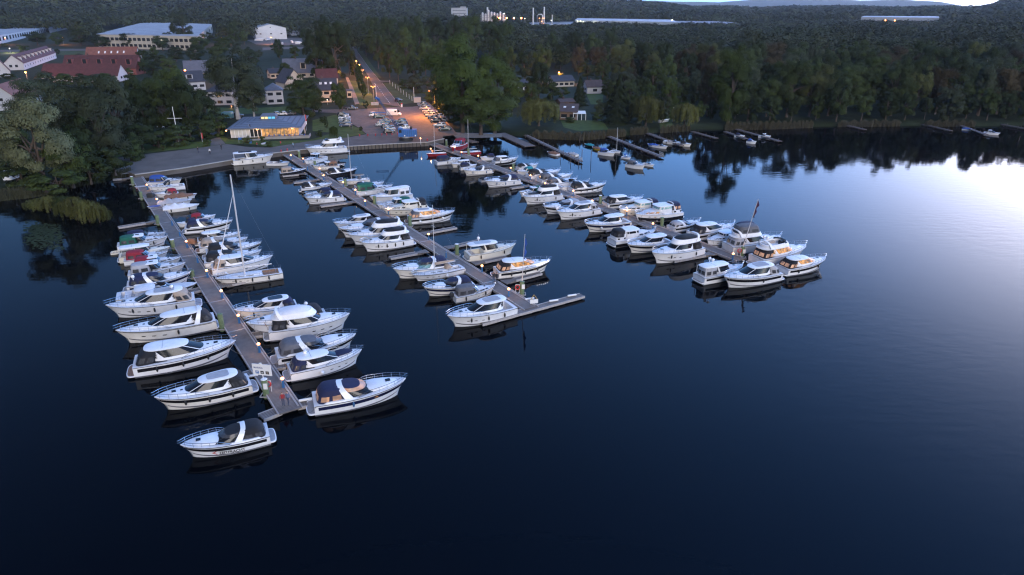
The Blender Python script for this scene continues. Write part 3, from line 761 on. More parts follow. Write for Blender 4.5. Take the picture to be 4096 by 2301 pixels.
boat('C4', 610, 212, 1092, 222, 'CB', None, None, 'white cabin boat with bare windscreen next to the tan covered boat', fend=0)
boat('C4', 1045, 120, 635, 185, 'CB', 'blue', None, 'white boat with blue canvas, closest to the quay on the left pier', fend=0)
# middle pier, left side
boat('C6', 828, 1040, 1622, 965, 'HT', None, None, 'white cruiser with large grey roof, round black fenders, at the tip of the middle pier', roof='grey', fend=3, radar=False, screens=False)
boat('C6', 1372, 690, 900, 850, 'CB', 'grey', None, 'small white boat with grey tent and black outboard, middle pier', outboard=True, fend=2)
boat('C6', 558, 712, 1150, 650, 'OA', 'navy', 'navy', 'cruiser with navy canvas and navy hull band beside the small outboard boat', fend=0)
boat('C6', 425, 545, 1000, 515, 'SL', 'beige', 'line', 'small sailing boat with beige spray hood between two navy topped cruisers', mh=11.0, fend=1, fcol=WBALL)
boat('C6', 205, 500, 900, 425, 'OA', 'navy', None, 'white cruiser with teal windscreen and navy bimini on the middle pier', glass=TEALGLASS, fend=0)
boat('C7', 548, 1112, 1362, 1090, 'FB', 'black', None, 'flybridge yacht with black flybridge cover and row of fenders, middle pier', fly='black', fend=4)
boat('C7', 352, 990, 1290, 880, 'FB', None, None, 'flybridge yacht with anchor rail, behind the fendered flybridge yacht', fly='black', fend=1)
boat('C7', 205, 885, 1125, 775, 'OA', 'grey', 'black', 'cruiser with grey canvas and black hull band, left side of the middle pier', fend=0)
boat('C7', 130, 800, 820, 650, 'HT', 'black', None, 'hardtop cruiser with slate roof and long bow rail, left side of the middle pier', roof='blue', fend=0)
boat('C8', 1065, 972, 1580, 955, 'OA', 'navy', None, 'white cruiser with navy bimini above a dark finger pontoon, middle pier', fend=2)
boat('C8', 1072, 925, 1420, 860, 'CB', 'navy', None, 'boat with navy tent hidden behind the navy bimini cruiser', fend=0)
boat('C8', 1405, 792, 985, 890, 'OA', 'black', 'low', 'white boat with black rear tent and black lower hull, middle pier', fend=0)
boat('C8', 1082, 612, 755, 655, 'CB', 'beige', None, 'dark hulled boat with pale canvas on the left side of the middle pier', hull=HULLBLACK, rail=False, fend=0)
boat('C8', 872, 512, 600, 550, 'RB', None, None, 'small low white runabout beside the quay yacht with solar roof', rail=False)
boat('C8', 668, 432, 142, 550, 'PH', None, None, 'white yacht with solar panels on its roof moored along the quay', roof='solar', fend=3, radar=False, plat=.5)
boat('C8', 1072, 350, 1628, 385, 'FB', None, None, 'white flybridge yacht moored along the quay by the clubhouse lawn', fend=1, fcol=WBALL)
# middle pier, right side
boat('C6', 2008, 400, 1335, 580, 'HT', 'black', 'black', 'lit white cruiser with string of white lights on its foredeck, middle pier', lit=True, teak=True, dots=True, fend=3)
boat('C6', 1608, 215, 1022, 385, 'PH', None, None, 'cream launch with broad white roof and dark skylight, middle pier', hull=CREAM, roof='blue', fend=2, radar=True, flag=False)
boat('C7', 1972, 622, 1212, 795, 'HT', 'grey', 'black', 'cruiser with brightly lit golden saloon on the middle pier', lit=True, fend=2, fcol=WBALL, roof='grey', teak=True)
boat('C7', 895, 588, 1592, 545, 'TR', 'black', 'line', 'cream hulled trawler with black aft tent beside the golden lit cruiser', hull=CREAM, fend=0)
boat('C7', 790, 525, 1330, 445, 'CB', 'green', None, 'small cabin cruiser with green rear canvas and square roof hatch', roof=True, fend=0)
boat('C7', 678, 402, 1332, 405, 'PH', 'white', None, 'boat enclosed by a tall white canvas roof, middle pier right side', fend=0, rail=False)
boat('C7', 1030, 228, 465, 345, 'CB', 'green', None, 'white boat with green canvas tent beside the lit blue posts', fend=2, fcol=WBALL)
boat('C7', 898, 182, 430, 250, 'OA', 'navy', None, 'cruiser with navy canvas behind the green canvas boat', fend=0)
boat('C8', 1475, 745, 1870, 700, 'SL', 'grey', None, 'white sailing yacht with grey spray hood near the inner end of the middle pier', mh=11.2, fend=0)
boat('C8', 1722, 612, 1310, 685, 'OA', 'black', 'low', 'black hulled boat with black canvas near the inner middle pier', hull=HULLBLACK, fend=0)
boat('C8', 1165, 575, 1490, 545, 'CB', 'brown', None, 'white cabin boat with brown canvas hood, inner end of the middle pier', fend=0, roof=True)
boat('C8', 1058, 512, 1305, 490, 'CB', None, None, 'small white cabin boat under the stern of the quay flybridge yacht', roof=True, fend=0)
boat('C8', 1572, 540, 1495, 545, 'DG', None, None, 'small dark dinghy beside the brown hooded cabin boat', hull=HULLBLACK, rail=False)
# right pier, left side
boat('D2', 768, 1085, 1625, 1065, 'HT', 'lgrey', 'black', 'large white cruiser with pale grey tarpaulin over roof, end of the right pier', roof='grey', fend=1, plat=.9)
boat('D2', 1062, 890, 330, 1065, 'PH', 'lgrey', 'black', 'white fishing boat with domed cover and twin radar balls, end of the right pier', fend=0, radar=2)
boat('D1', 1135, 1080, 1862, 1045, 'FB', 'black', None, 'flybridge yacht with black flybridge cover and oval side windows, right pier', fly='black', fend=2)
boat('D1', 772, 945, 1425, 860, 'HT', 'black', 'black', 'broad white hardtop cruiser beside the black hulled trawler, right pier', fend=0, screens=False)
boat('D1', 1180, 735, 505, 890, 'TR', 'black', 'low', 'black and white trawler with dark awning, stern towards open water, right pier', fend=0, flag=False, ports=0)
boat('D1', 148, 640, 812, 615, 'HT', None, 'navy', 'sleek white cruiser with dark wrap windows and white ball fenders, right pier', fend=2, fcol=WBALL, screens=False)
boat('G', 1118, 650, 2400, 640, 'HT', 'lgrey', None, 'stripeless white cruiser with dished grey roof on the right pier', roof='grey', fend=2)
boat('G', 715, 500, 1900, 400, 'OA', 'lgrey', 'black', 'cruiser with pale grey canvas behind the dished roof cruiser', fend=0)
boat('D3', 1425, 862, 1925, 865, 'FB', 'black', None, 'small flybridge boat with black cover and black cushion on its bow', fly='black', fend=2, pad='black')
boat('D3', 1372, 795, 1690, 725, 'CB', 'green', None, 'small boat with white roof and dark green canvas, right pier', roof=True, rail=False, fend=0)
boat('D3', 932, 652, 1398, 640, 'OA', 'navy', None, 'white cruiser with blue waterline and navy top alone at its finger', fend=3, fcol=BLUEF)
boat('D3', 1130, 580, 870, 605, 'CV', 'black', None, 'low dark covered boat with rails beside the blue waterline cruiser', hull=GREYG)
boat('D3', 655, 515, 1025, 505, 'OA', 'grey', None, 'white cruiser with dark grey hood at the inner right pier', fend=2, fcol=BLUEF)
boat('D3', 830, 440, 610, 480, 'CB', 'navy', None, 'small boat with navy tent and black outboard behind the grey hooded cruiser', outboard=True, rail=False, fend=0)
boat('D3', 498, 432, 745, 375, 'PH', None, None, 'small white boat with rounded white hardtop, inner right pier', rail=False, fend=0)
boat('D3', 625, 355, 305, 360, 'CB', 'navy', None, 'boat under low navy covers at the inner right pier', rail=False, fend=1)
boat('D3', 175, 290, 425, 268, 'SL', None, 'red', 'red and white sailing boat at the root of the right pier', hull=HULLRED, mh=8.5, rail=False, fend=0)
# right pier, right side
boat('D2', 2352, 775, 1610, 1025, 'HT', 'black', 'black', 'white cruiser with golden lit cockpit at the outermost right berth', lit=True, fend=2)
boat('D2', 2045, 590, 1195, 800, 'FB', 'black', None, 'flybridge yacht with cluster of radar domes and lit saloon, right pier', lit=True, radar=2, fend=0)
boat('D2', 1655, 445, 745, 690, 'FB', 'lgrey', None, 'yacht with grey tent over its flybridge beside the flag pole, right pier', fly='tent', fend=0)
boat('D2', 505, 505, 985, 490, 'TR', None, 'line', 'small grey white wheelhouse boat with bow against the right pier', fend=0)
boat('D2', 720, 375, 1225, 285, 'CB', 'navy', None, 'boat with navy and dark green tops behind the grey wheelhouse boat', fend=0)
boat('D2', 925, 250, 205, 410, 'HT', 'black', 'black', 'hardtop cruiser with black rear curtain and teak cockpit, right pier', teak=True, fend=0)
boat('D1', 1840, 590, 1370, 705, 'OA', 'lgrey', 'black', 'cruiser with whitish tent beside the black curtained hardtop cruiser', fend=0)
boat('D1', 890, 500, 1552, 475, 'TR', 'navy', 'low', 'trawler with black lower hull, navy canvas and white arch, right pier', fend=0, glass=TEALGLASS, lit=True)
boat('D1', 652, 430, 1232, 305, 'TR', 'navy', None, 'cream trawler with navy awning between hardtop and black hulled trawler', hull=CREAM, fend=0, glass=TEALGLASS)
boat('D1', 1000, 250, 395, 400, 'HT', 'black', 'black', 'hardtop cruiser with black mesh rear tent, right side of the right pier', fend=0)
boat('D3', 2492, 682, 1995, 800, 'OA', 'black', 'black', 'cruiser with black canvas and row of black fenders on its right berth', fend=4)
boat('D3', 2270, 655, 1890, 725, 'CB', None, None, 'plain white boat with grey windows behind the row of black fenders', fend=0)
boat('D3', 2122, 620, 1700, 690, 'OA', 'grey', None, 'cruiser with grey canvas and red lifebuoy on its bow rail', fend=0)
boat('D3', 2060, 560, 1595, 660, 'OA', 'grey', None, 'cruiser with dark grey hood and grey windows behind the lifebuoy cruiser', fend=0)
boat('D3', 1905, 510, 1455, 605, 'OA', 'black', None, 'cruiser with black hood and red inside, right pier', fend=0)
boat('D3', 1345, 530, 1560, 540, 'CB', 'teal', None, 'small boat with turquoise tarpaulin by the inner right pier', rail=False, fend=0)
boat('D3', 1620, 432, 1330, 492, 'OA', 'black', None, 'white boat with leaning arch and dark hood, inner right pier', fend=0)
boat('D3', 1360, 350, 1015, 435, 'HT', 'grey', 'low', 'hardtop boat with dark lower hull and grey rear tent, inner right pier', fend=2)
boat('D3', 870, 350, 1060, 340, 'CB', 'navy', None, 'small boat with navy hood behind the grey tented hardtop boat', rail=False, fend=0)
boat('D3', 598, 272, 868, 270, 'SL', None, 'red', 'white sailing boat with red hull band and thin mast, inner right pier', mh=9.4, hull=HULLRED, rail=False, fend=0)
boat('D3', 500, 226, 655, 205, 'CB', 'red', None, 'small red boat with a red frame near the quay corner', hull=HULLRED, rail=False, fend=0)
# small jetties along the wooded shore
G2 = 'small boats at the wooded shore jetties'
boat('D4', 540, 350, 668, 370, 'CV', 'brown', None, 'small boat with brown cover by the second shore jetty', group=G2)
boat('D4', 760, 360, 882, 378, 'CV', 'lgrey', None, 'small boat under a pale cover behind the railed jetty end', group=G2)
boat('D4', 968, 262, 1068, 268, 'CV', 'teal', None, 'small boat under turquoise cover in front of the reeds', hull=HULLBLACK, group=G2)
boat('D4', 1055, 300, 1155, 312, 'CV', 'brown', None, 'yellow hulled boat with brown cover by the long jetty', hull=HULLYEL, group=G2)
boat('D4', 1318, 375, 1140, 330, 'CB', 'blue', None, 'white boat with blue canvas left of the long shore jetty', rail=False, group=G2, fend=0)
boat('D4', 1385, 350, 1275, 335, 'SL', None, None, 'small white sailing dinghy with thin mast by the long jetty', rail=False, group=G2, mh=7.0, fend=0)
boat('D4', 1660, 520, 1455, 455, 'CB', 'grey', None, 'white boat with grey tent off the end of the long jetty', group=G2, fend=0)
boat('D4', 1768, 500, 1640, 440, 'RB', None, None, 'open white boat with frame windscreen at the tip of the long jetty', rail=False, group=G2)
boat('D4', 1500, 420, 1425, 375, 'RB', 'blue', None, 'small boat with bright blue top on the walkway side of the long jetty', rail=False, group=G2)
boat('D4', 1922, 290, 1755, 285, 'RB', None, None, 'white speedboat left of the short jetty under the willow', rail=False, group=G2)
boat('D4', 1690, 262, 1815, 250, 'CV', 'blue', None, 'boat under blue cover behind the white speedboat', group=G2)
boat('D4', 2190, 275, 2065, 250, 'CB', 'black', None, 'white boat with dark hood and lamp at the short jetty', rail=False, group=G2, fend=0)
boat('D4', 2090, 245, 1885, 220, 'RB', None, None, 'long open white boat between the short jetty and dark hooded boat', rail=False, group=G2)
boat('E4', 172, 415, 88, 398, 'CB', 'navy', None, 'white boat with navy hood at the reed bed jetty', rail=False, group=G2, fend=0)
boat('E4', 272, 465, 192, 448, 'CB', 'blue', None, 'white boat with blue hood lowest beside the reed bed jetty', rail=False, group=G2, fend=0)
boat('E4', 396, 418, 295, 400, 'CB', None, None, 'white boat with red light bar at the reed bed jetty', rail=False, group=G2, fend=0, roof=True)
boat('E4', 2375, 385, 2230, 378, 'RB', 'lgrey', None, 'pale speedboat at the far jetty by the reflection of tall trees', rail=False, group=G2)
boat('E4', 2130, 352, 2055, 342, 'CV', 'blue', None, 'small boat under blue cover at the far jetty', group=G2)
# ------------------------------------------------------------------ the setting: lake, land, quay, road
GZ = 1.2
def poly_sheet(name, crop, pts, z, mat_, kind='structure', thick=None):
    ps = [CPt(crop, x, y, GZ) for x, y in pts] if crop else [P(x, y, GZ) for x, y in pts]
    c = Vector((sum(p.x for p in ps) / len(ps), sum(p.y for p in ps) / len(ps), 0))
    import bmesh
    bm = bmesh.new()
    vs = [bm.verts.new((p.x - c.x, p.y - c.y, 0)) for p in ps]
    f = bm.faces.new(vs)
    if f.normal.z < 0: f.normal_flip()
    bm.normal_update()
    if f.normal.z < 0: f.normal_flip()
    bmesh.ops.triangulate(bm, faces=bm.faces[:])
    if thick:
        r = bmesh.ops.extrude_face_region(bm, geom=bm.faces[:])
        for v in [g for g in r['geom'] if isinstance(g, bmesh.types.BMVert)]: v.co.z -= thick
        bmesh.ops.recalc_face_normals(bm, faces=bm.faces[:])
    me = bpy.data.meshes.new(name); bm.to_mesh(me); bm.free(); me.materials.append(mat_)
    o = bpy.data.objects.new(name, me); COL.objects.link(o); o.location = (c.x, c.y, z)
    return tag(o, kind=kind)

def water_mat():
    m = bpy.data.materials.new('lake_water'); m.use_nodes = True; nt = m.node_tree; N = nt.nodes; L = nt.links; b = N['Principled BSDF']
    b.inputs['Base Color'].default_value = (.0012, .002, .0035, 1); b.inputs['Roughness'].default_value = .035; b.inputs['IOR'].default_value = WATER_IOR; b.inputs['Specular Tint'].default_value = (.68, .96, 1.32, 1)
    tc = N.new('ShaderNodeTexCoord')
    n1 = N.new('ShaderNodeTexNoise'); n1.inputs['Scale'].default_value = .55; n1.inputs['Detail'].default_value = 3
    n2 = N.new('ShaderNodeTexNoise'); n2.inputs['Scale'].default_value = .035; n2.inputs['Detail'].default_value = 2
    mp = N.new('ShaderNodeMapping'); mp.inputs['Scale'].default_value = (.55, 1.25, 1)
    L.new(tc.outputs['Object'], mp.inputs['Vector']); L.new(mp.outputs['Vector'], n1.inputs['Vector']); L.new(tc.outputs['Object'], n2.inputs['Vector'])
    rr = N.new('ShaderNodeMapRange'); rr.inputs['From Min'].default_value = .35; rr.inputs['From Max'].default_value = .65; rr.inputs['To Min'].default_value = .006; rr.inputs['To Max'].default_value = .026
    L.new(n2.outputs['Fac'], rr.inputs['Value'])
    bp = N.new('ShaderNodeBump'); bp.inputs['Distance'].default_value = 1.0
    L.new(rr.outputs['Result'], bp.inputs['Strength']); L.new(n1.outputs['Fac'], bp.inputs['Height']); L.new(bp.outputs['Normal'], b.inputs['Normal'])
    return m
WATER_IOR = 1.125
wmb = MB(); wmb.add([(-4000, -1500, 0), (4000, -1500, 0), (4000, 3000, 0), (-4000, 3000, 0)], [(0, 1, 2, 3)])
struct('lake_water', wmb, water_mat())

# hills: height of the land at distance r in direction az (radians right of the view axis)
def land(x, y):
    r = hypot(x, y); az = atan2(x, y)
    z = GZ
    if r > 900:
        k = min(1, max(0, (r - 1100) / 2300)); k = k * k * (3 - 2 * k)
        d = math.degrees(az)
        ridge = 78 if d < 2 else 78 - (d - 2) * 5.8 if d < 14 else 8.5 + 2 * sin(d * .9)
        if d > 31.5: ridge += min(34, (d - 31.5) ** 2 * 6)
        ridge += (7 if d < 8 else 2) * sin(d * .55 + 1) + (4 if d < 8 else 1.5) * sin(d * 1.3)
        z += k * ridge
        if r > 5200: z = z - (r - 5200) * .02
    return z

SHORE = [(-2600, 1150), (-1400, 900), (-700, 835), (-300, 815), (0, 800), (60, 797), (110, 790), (150, 775), (200, 765), (300, 748), (420, 727), (455, 718), (530, 700), (640, 682), (727, 672), (880, 645), (1000, 630), (1097, 612), (1250, 598), (1399, 587), (1560, 577), (1717, 562),
         (1780, 552), (1850, 538), (1900, 530), (1960, 527), (2000, 530), (2060, 545), (2120, 552), (2200, 557), (2330, 560), (2420, 552), (2500, 545), (2600, 535), (2700, 525), (2800, 520), (2900, 520), (3000, 518), (3150, 514), (3300, 508), (3450, 506), (3600, 505), (3750, 506), (3900, 507), (4020, 506), (4200, 500), (4500, 488), (5000, 470), (6000, 420), (9000, 300)]
GROUND = M('meadow_ground', (.020, .027, .012), .95, var=.4, scale=.15, spec=.12)
def shore_pt(i): return P(*SHORE[i])
def build_land():
    ds = [0, 1.6, 3.2, 8, 25, 60, 120, 220, 400, 650, 900, 1200, 1500, 1800, 2200, 2600, 3000, 3400, 3900, 4500, 5200, 6500]
    V = []; n = len(SHORE); base = []
    for i in range(n):
        p = shore_pt(i)
        base.append(p)
    # finer columns far away
    cols = []
    for i in range(n - 1):
        m = 3
        for j in range(m): cols.append(base[i].lerp(base[i + 1], j / m))
    cols.append(base[-1])
    for p in cols:
        d = Vector((p.x, p.y, 0)).normalized()
        for j, q in enumerate(ds):
            x, y = p.x + d.x * (q - .2), p.y + d.y * (q - .2)
            z = -.6 if j == 0 else .35 if j == 1 else 1.0 if j == 2 else land(x, y)
            V.append((x, y, z))
    m = len(ds); F = []
    for i in range(len(cols) - 1):
        for j in range(m - 1):
            a = i * m + j; F.append((a, a + 1, a + m + 1, a + m))
    mb = MB(); mb.add(V, [f[::-1] for f in F])
    return struct('meadow_ground', mb, GROUND, True)
build_land()

# distant blue hills on the horizon
def far_hills():
    mb = MB(); A = []; 
    for i in range(81):
        d = radians(-48 + 96 * i / 80); D_ = math.degrees(d)
        top = 92 + 16 * sin(D_ * .33 + .6) + 9 * sin(D_ * .71) + 5 * sin(D_ * 1.9)
        if D_ > 29.5: top -= (D_ - 29.5) * 22
        for r, z in ((7000, -5), (8300, max(5, top * .75)), (9200, max(8, top)), (10500, 0)): A.append((r * sin(d), r * cos(d), z))
    F = [(i * 4 + j, i * 4 + j + 1, i * 4 + j + 5, i * 4 + j + 4) for i in range(80) for j in range(3)]
    mb.add(A, [f[::-1] for f in F])
    struct('distant_hills', mb, M('wooded_hills', (.040, .050, .045), .95, var=.35, scale=.004), True)
far_hills()

PAVE = M('paved_yard', (.165, .135, .115), .85, var=.16, scale=.35, kind='paver', bscale=.55, spec=.12)
PROM = M('promenade_concrete', (.122, .11, .102), .88, var=.22, scale=.22, spec=.12)
ASPH = M('asphalt', (.11, .092, .080), .8, var=.2, scale=.3, spec=.12)
LAWN = M('lawn_grass', (.062, .085, .022), .95, var=.35, scale=.4, spec=.12)
LAWN2 = M('rough_grass', (.050, .062, .022), .95, var=.4, scale=.25, spec=.12)
SAND = M('sandy_path', (.22, .18, .14), .9, var=.25, scale=.5, spec=.12)
poly_sheet('promenade', None, [(395, 643), (545, 622), (720, 602), (830, 588), (905, 577), (1000, 590), (1082, 591), (1149, 580), (1282, 559), (1386, 552), (1467, 538), (1560, 540), (1640, 545), (1700, 545), (1770, 548), (1776, 556), (1712, 570), (1560, 577), (1386, 587), (1205, 600), (1093, 614), (900, 646), (719, 676), (540, 700), (470, 672)], GZ + .07, PROM, thick=2.6)
poly_sheet('car_park', None, [(1467, 538), (1436, 512), (1410, 498), (1402, 456), (1250, 449), (1250, 440), (1450, 437), (1530, 432), (1650, 428), (1717, 417), (1745, 440), (1815, 520), (1830, 540), (1770, 548), (1700, 545), (1640, 545), (1560, 540)], GZ + .08, PAVE)
poly_sheet('road', 'E6', [(975, 1185), (955, 1000), (860, 800), (760, 640), (640, 470), (585, 300), (640, 300), (700, 430), (850, 640), (980, 810), (1060, 885), (1345, 1255)], GZ + .06, ASPH)
poly_sheet('side_street', 'E6', [(1000, 830), (1050, 850), (1190, 852), (1190, 866), (1060, 875), (1030, 870)], GZ + .08, ASPH)
poly_sheet('pavement', 'E6', [(500, 790), (545, 800), (620, 960), (715, 1200), (650, 1215), (570, 1000)], GZ + .054, SAND)
poly_sheet('cross_street', 'D6', [(-300, 468), (700, 449), (1260, 444), (2000, 452), (2000, 470), (1260, 470), (700, 478), (-300, 497)], GZ + .058, ASPH)
poly_sheet('yard_street', 'D7', [(1480, 432), (1700, 424), (2300, 424), (2300, 450), (1700, 452), (1480, 468)], GZ + .062, ASPH)
poly_sheet('boat_yard_apron', 'D7', [(1270, 330), (1700, 300), (2000, 300), (2010, 395), (1700, 400), (1400, 390)], GZ + .066, PROM)
poly_sheet('beach_sand', 'D8', [(880, 545), (1000, 600), (1180, 650), (1090, 660), (900, 640), (850, 590)], GZ - .08, SAND)
poly_sheet('gravel_bank', 'D3', [(480, 30), (700, 40), (1150, 50), (1150, 95), (820, 105), (560, 100)], GZ + .03, M('gravel', (.17, .16, .15), .95, var=.35, scale=1.5))
poly_sheet('footpath', 'S', [(1060, 60), (1130, 90), (1420, 380), (1736, 760), (1736, 830), (1600, 700), (1330, 420), (1160, 240), (1040, 130)], GZ + .10, M('brick_path', (.24, .17, .13), .9, var=.2, scale=.8))
poly_sheet('gravel_path', 'E5', [(170, 640), (280, 480), (310, 640), (360, 760), (440, 840), (180, 880), (190, 760)], GZ + .05, PROM)
SHEETZ = GZ + .004
for nm, c, pts, m_ in (('lawn', 'E5', [(310, 650), (500, 765), (900, 775), (1150, 795), (1880, 775), (2576, 560), (2576, 560), (2576, 730), (2070, 765), (1500, 853), (1210, 900), (1130, 880), (900, 850), (450, 838), (360, 755)], LAWN),
                   ('lawn', 'D5', [(0, 520), (330, 440), (545, 460), (590, 600), (690, 640), (780, 722), (500, 770), (330, 800), (250, 700), (0, 680)], LAWN),
                   ('verge', 'E6', [(560, 850), (720, 860), (850, 980), (990, 1180), (1000, 1215), (715, 1225), (630, 1000)], LAWN),
                   ('verge', 'E6', [(1075, 885), (1250, 880), (1500, 1000), (1700, 1190), (1560, 1180), (1360, 1215), (1300, 1180)], LAWN2),
                   ('verge', 'E6', [(650, 300), (720, 330), (900, 600), (1050, 810), (990, 805), (860, 640), (710, 430)], LAWN2),
                   ('garden_lawn', 'E7', [(1110, 308), (1330, 308), (1320, 445), (1170, 445)], LAWN),
                   ('garden_lawn', 'E7', [(780, 650), (1320, 650), (1400, 770), (1000, 790), (820, 740)], LAWN),
                   ('garden_lawn', 'E7', [(2050, 600), (2210, 600), (2230, 760), (2060, 760)], LAWN),
                   ('bank_grass', 'D8', [(880, 535), (1060, 420), (1500, 378), (1900, 370), (1920, 415), (1500, 450), (1100, 500)], LAWN),
                   ('meadow', 'D7', [(760, 1300), (760, 1215), (1300, 1230), (1900, 1200), (2000, 1260), (1500, 1300)], LAWN),
                   ('meadow', 'D6', [(-300, 500), (700, 480), (1300, 472), (2000, 472), (2000, 520), (1200, 560), (700, 520)], LAWN2)):
    SHEETZ += .004; poly_sheet(nm, c, pts, SHEETZ, m_)
MARK = M('road_marking', (.55, .55, .53), .7, var=.2, scale=1)
mb = MB(); c0 = CPt('E6', 1000, 830, GZ)
ctr = [(940, 890), (985, 935), (1025, 985), (1065, 1045), (1105, 1100), (1140, 1145), (1180, 1195)]
for i in range(26):
    q = i / 25 * (len(ctr) - 1); k = min(int(q), len(ctr) - 2); f = q - k
    if i % 2: continue
    a = CPt('E6', ctr[k][0] + (ctr[k + 1][0] - ctr[k][0]) * f, ctr[k][1] + (ctr[k + 1][1] - ctr[k][1]) * f, GZ)
    d = (CPt('E6', *ctr[k + 1], GZ) - CPt('E6', *ctr[k], GZ)).normalized(); s = Vector((-d.y, d.x, 0)) * .11
    e = a + d * 3.2
    mb.add([a - s, e - s, e + s, a + s], [(0, 1, 2, 3)])
for v in range(len(mb.v)): mb.v[v] = (mb.v[v][0], mb.v[v][1], GZ + .075)
struct('road_centre_line', mb, MARK)
mb = MB()
for pts in (((1343, 1250), (1062, 885)), ((1030, 860), (850, 640), (700, 430)), ):
    q = [CPt('E6', *p, GZ) for p in pts]; mb.tube([Vector((p.x, p.y, GZ + .09)) for p in q], .13, 4)
struct('road_kerb', mb, CONC)
# quay edge: capping beam and fender timbers
edge = [(540, 700), (719, 676), (900, 646), (1093, 614), (1205, 600), (1386, 587), (1560, 577), (1712, 570), (1776, 556)]
mb = MB(); ep = [P(x, y, GZ) for x, y in edge]
for a, b in zip(ep, ep[1:]): mb.beam((a.x, a.y - .12, GZ + .10), (b.x, b.y - .12, GZ + .10), .5, .22)
struct('quay_edge', mb, M('quay_coping', (.33, .31, .29), .8, var=.2, scale=1))
mb = MB()
for a, b in zip(ep[5:], ep[6:-1]):
    n = int((b - a).length / 1.1)
    for i in range(n):
        p = a.lerp(b, i / n); mb.box(p.x - .09, p.x + .09, p.y - .55, p.y - .30, .1, GZ + .05)
struct('quay_timbers', mb, BLACKR)

# ------------------------------------------------------------------ piers and finger pontoons
DECKZ = .55
def pier(name, label, cat, a, b, w, z=DECKZ, group=None, floats=True, taper=0.0, mat_=None, rimm=None, every=5.0):
    a, b = Vector((a.x, a.y, 0)), Vector((b.x, b.y, 0)); L = (b - a).length; rz = atan2(b.y - a.y, b.x - a.x)
    T = thing(name, label, cat, a, rz, group)
    mb = MB()
    if taper: mb.prism([(0, -w / 2 - taper), (0, w / 2 + taper), (2.2, w / 2), (L, w / 2), (L, -w / 2), (2.2, -w / 2)], z - .14, z)
    else: mb.box(0, L, -w / 2, w / 2, z - .14, z)
    obj('deck', mb, mat_ or PLANK, T, False)
    for s in (1, -1):
        mb = MB(); y = s * (w / 2 + .07); mb.box(2.2 if taper else 0, L, min(y - .07, y + .07), max(y - .07, y + .07), z - .30, z + .045); obj('edge_beam', mb, rimm or RIMW, T, False)
    if L > 40:
        mb = MB(); mb.box(.5, L - .5, w / 2 - .34, w / 2 - .16, z + .003, z + .06); obj('cable_duct', mb, RIMW, T, False)
        for i in range(1, int(L / 12)):
            mb = MB(); x = L * i / int(L / 12); mb.box(x - .16, x + .16, -w / 2 + .02, w / 2 - .36, z + .003, z + .02); obj('joint_plate', mb, METALG, T, False)
    if floats:
        n = max(1, int(L / every))
        for i in range(n):
            x = L * (i + .5) / n; mb = MB(); mb.box(x - every * .3, x + every * .3, -w / 2 + .05, w / 2 - .05, -.35, z - .145); obj('float', mb, PONT, T, False)
    return T
pL0, pL1 = P(548, 708, DECKZ), CPt('E8', 840, 1255, DECKZ)
pM0, pM1 = CPt('C8', 835, 425, DECKZ), CPt('C6', 1790, 950, DECKZ)
pR0, pR1 = CPt('D3', 235, 165, DECKZ), CPt('D2', 1040, 815, DECKZ)
pier('floating_pier', 'long plank pier on the left with people at its tip, berths on both sides', 'pier', pL0, pL1, 2.5)
pier('floating_pier', 'middle plank pier ending in a cross pontoon with warning sign', 'pier', pM0, pM1, 2.3)
pier('floating_pier', 'right plank pier reaching farthest out towards the open bright water', 'pier', pR0, pR1, 2.3)
pier('cross_pontoon', 'long narrow cross pontoon closing off the middle pier', 'pontoon', CPt('C6', 1205, 1118, .45), CPt('C6', 2372, 800, .45), 1.15, .45, every=3.0)
FING = [('left pier', 'left', 'C4', [((730, 655), (232, 735)), ((400, 102), (165, 122))], .8),
        ('left pier', 'right', 'C5', [((660, 1400), (1365, 1268))], 1.0), ('left pier', 'right', 'C4', [((815, 492), (1200, 463))], .8),
        ('middle pier', 'left', 'C6', [((600, 295), (170, 375))], .85), ('middle pier', 'left', 'C8', [((1710, 1022), (1262, 1080)), ((1245, 745), (925, 786)), ((1090, 668), (785, 702))], .85),
        ('middle pier', 'right', 'C6', [((1470, 655), (1895, 545)), ((1120, 440), (1500, 362)), ((810, 260), (1215, 172))], .85), ('middle pier', 'right', 'C7', [((1480, 968), (1995, 872))], .85),
        ('right pier', 'left', 'D1', [((2040, 1075), (1440, 1185)), ((870, 640), (430, 740))], .85), ('right pier', 'left', 'D3', [((1520, 712), (1265, 748)), ((1100, 498), (775, 565))], .8),
        ('right pier', 'right', 'D1', [((1050, 610), (1555, 530)), ((190, 305), (490, 245))], .85)]
cnt = {}
for pn, side, c, segs, w in FING:
    for (a, b) in segs:
        A, B_ = CPt(c, *a, .42), CPt(c, *b, .42); cnt.setdefault((pn, side), []).append((A, B_, w))
for (pn, side), ls in cnt.items():
    ls.sort(key=lambda q: -q[0].y)
    for i, (A, B_, w) in enumerate(ls):
        lab = (f'narrow finger pontoon, {ORD[i]} from the shore, on the {side} side of the {pn}' if len(ls) > 1 else f'only clear finger pontoon on the {side} side of the {pn}')
        pier('finger_pontoon', lab, 'pontoon', A, B_, w, .42, 'finger pontoons between the berths', taper=.55, every=3.2)
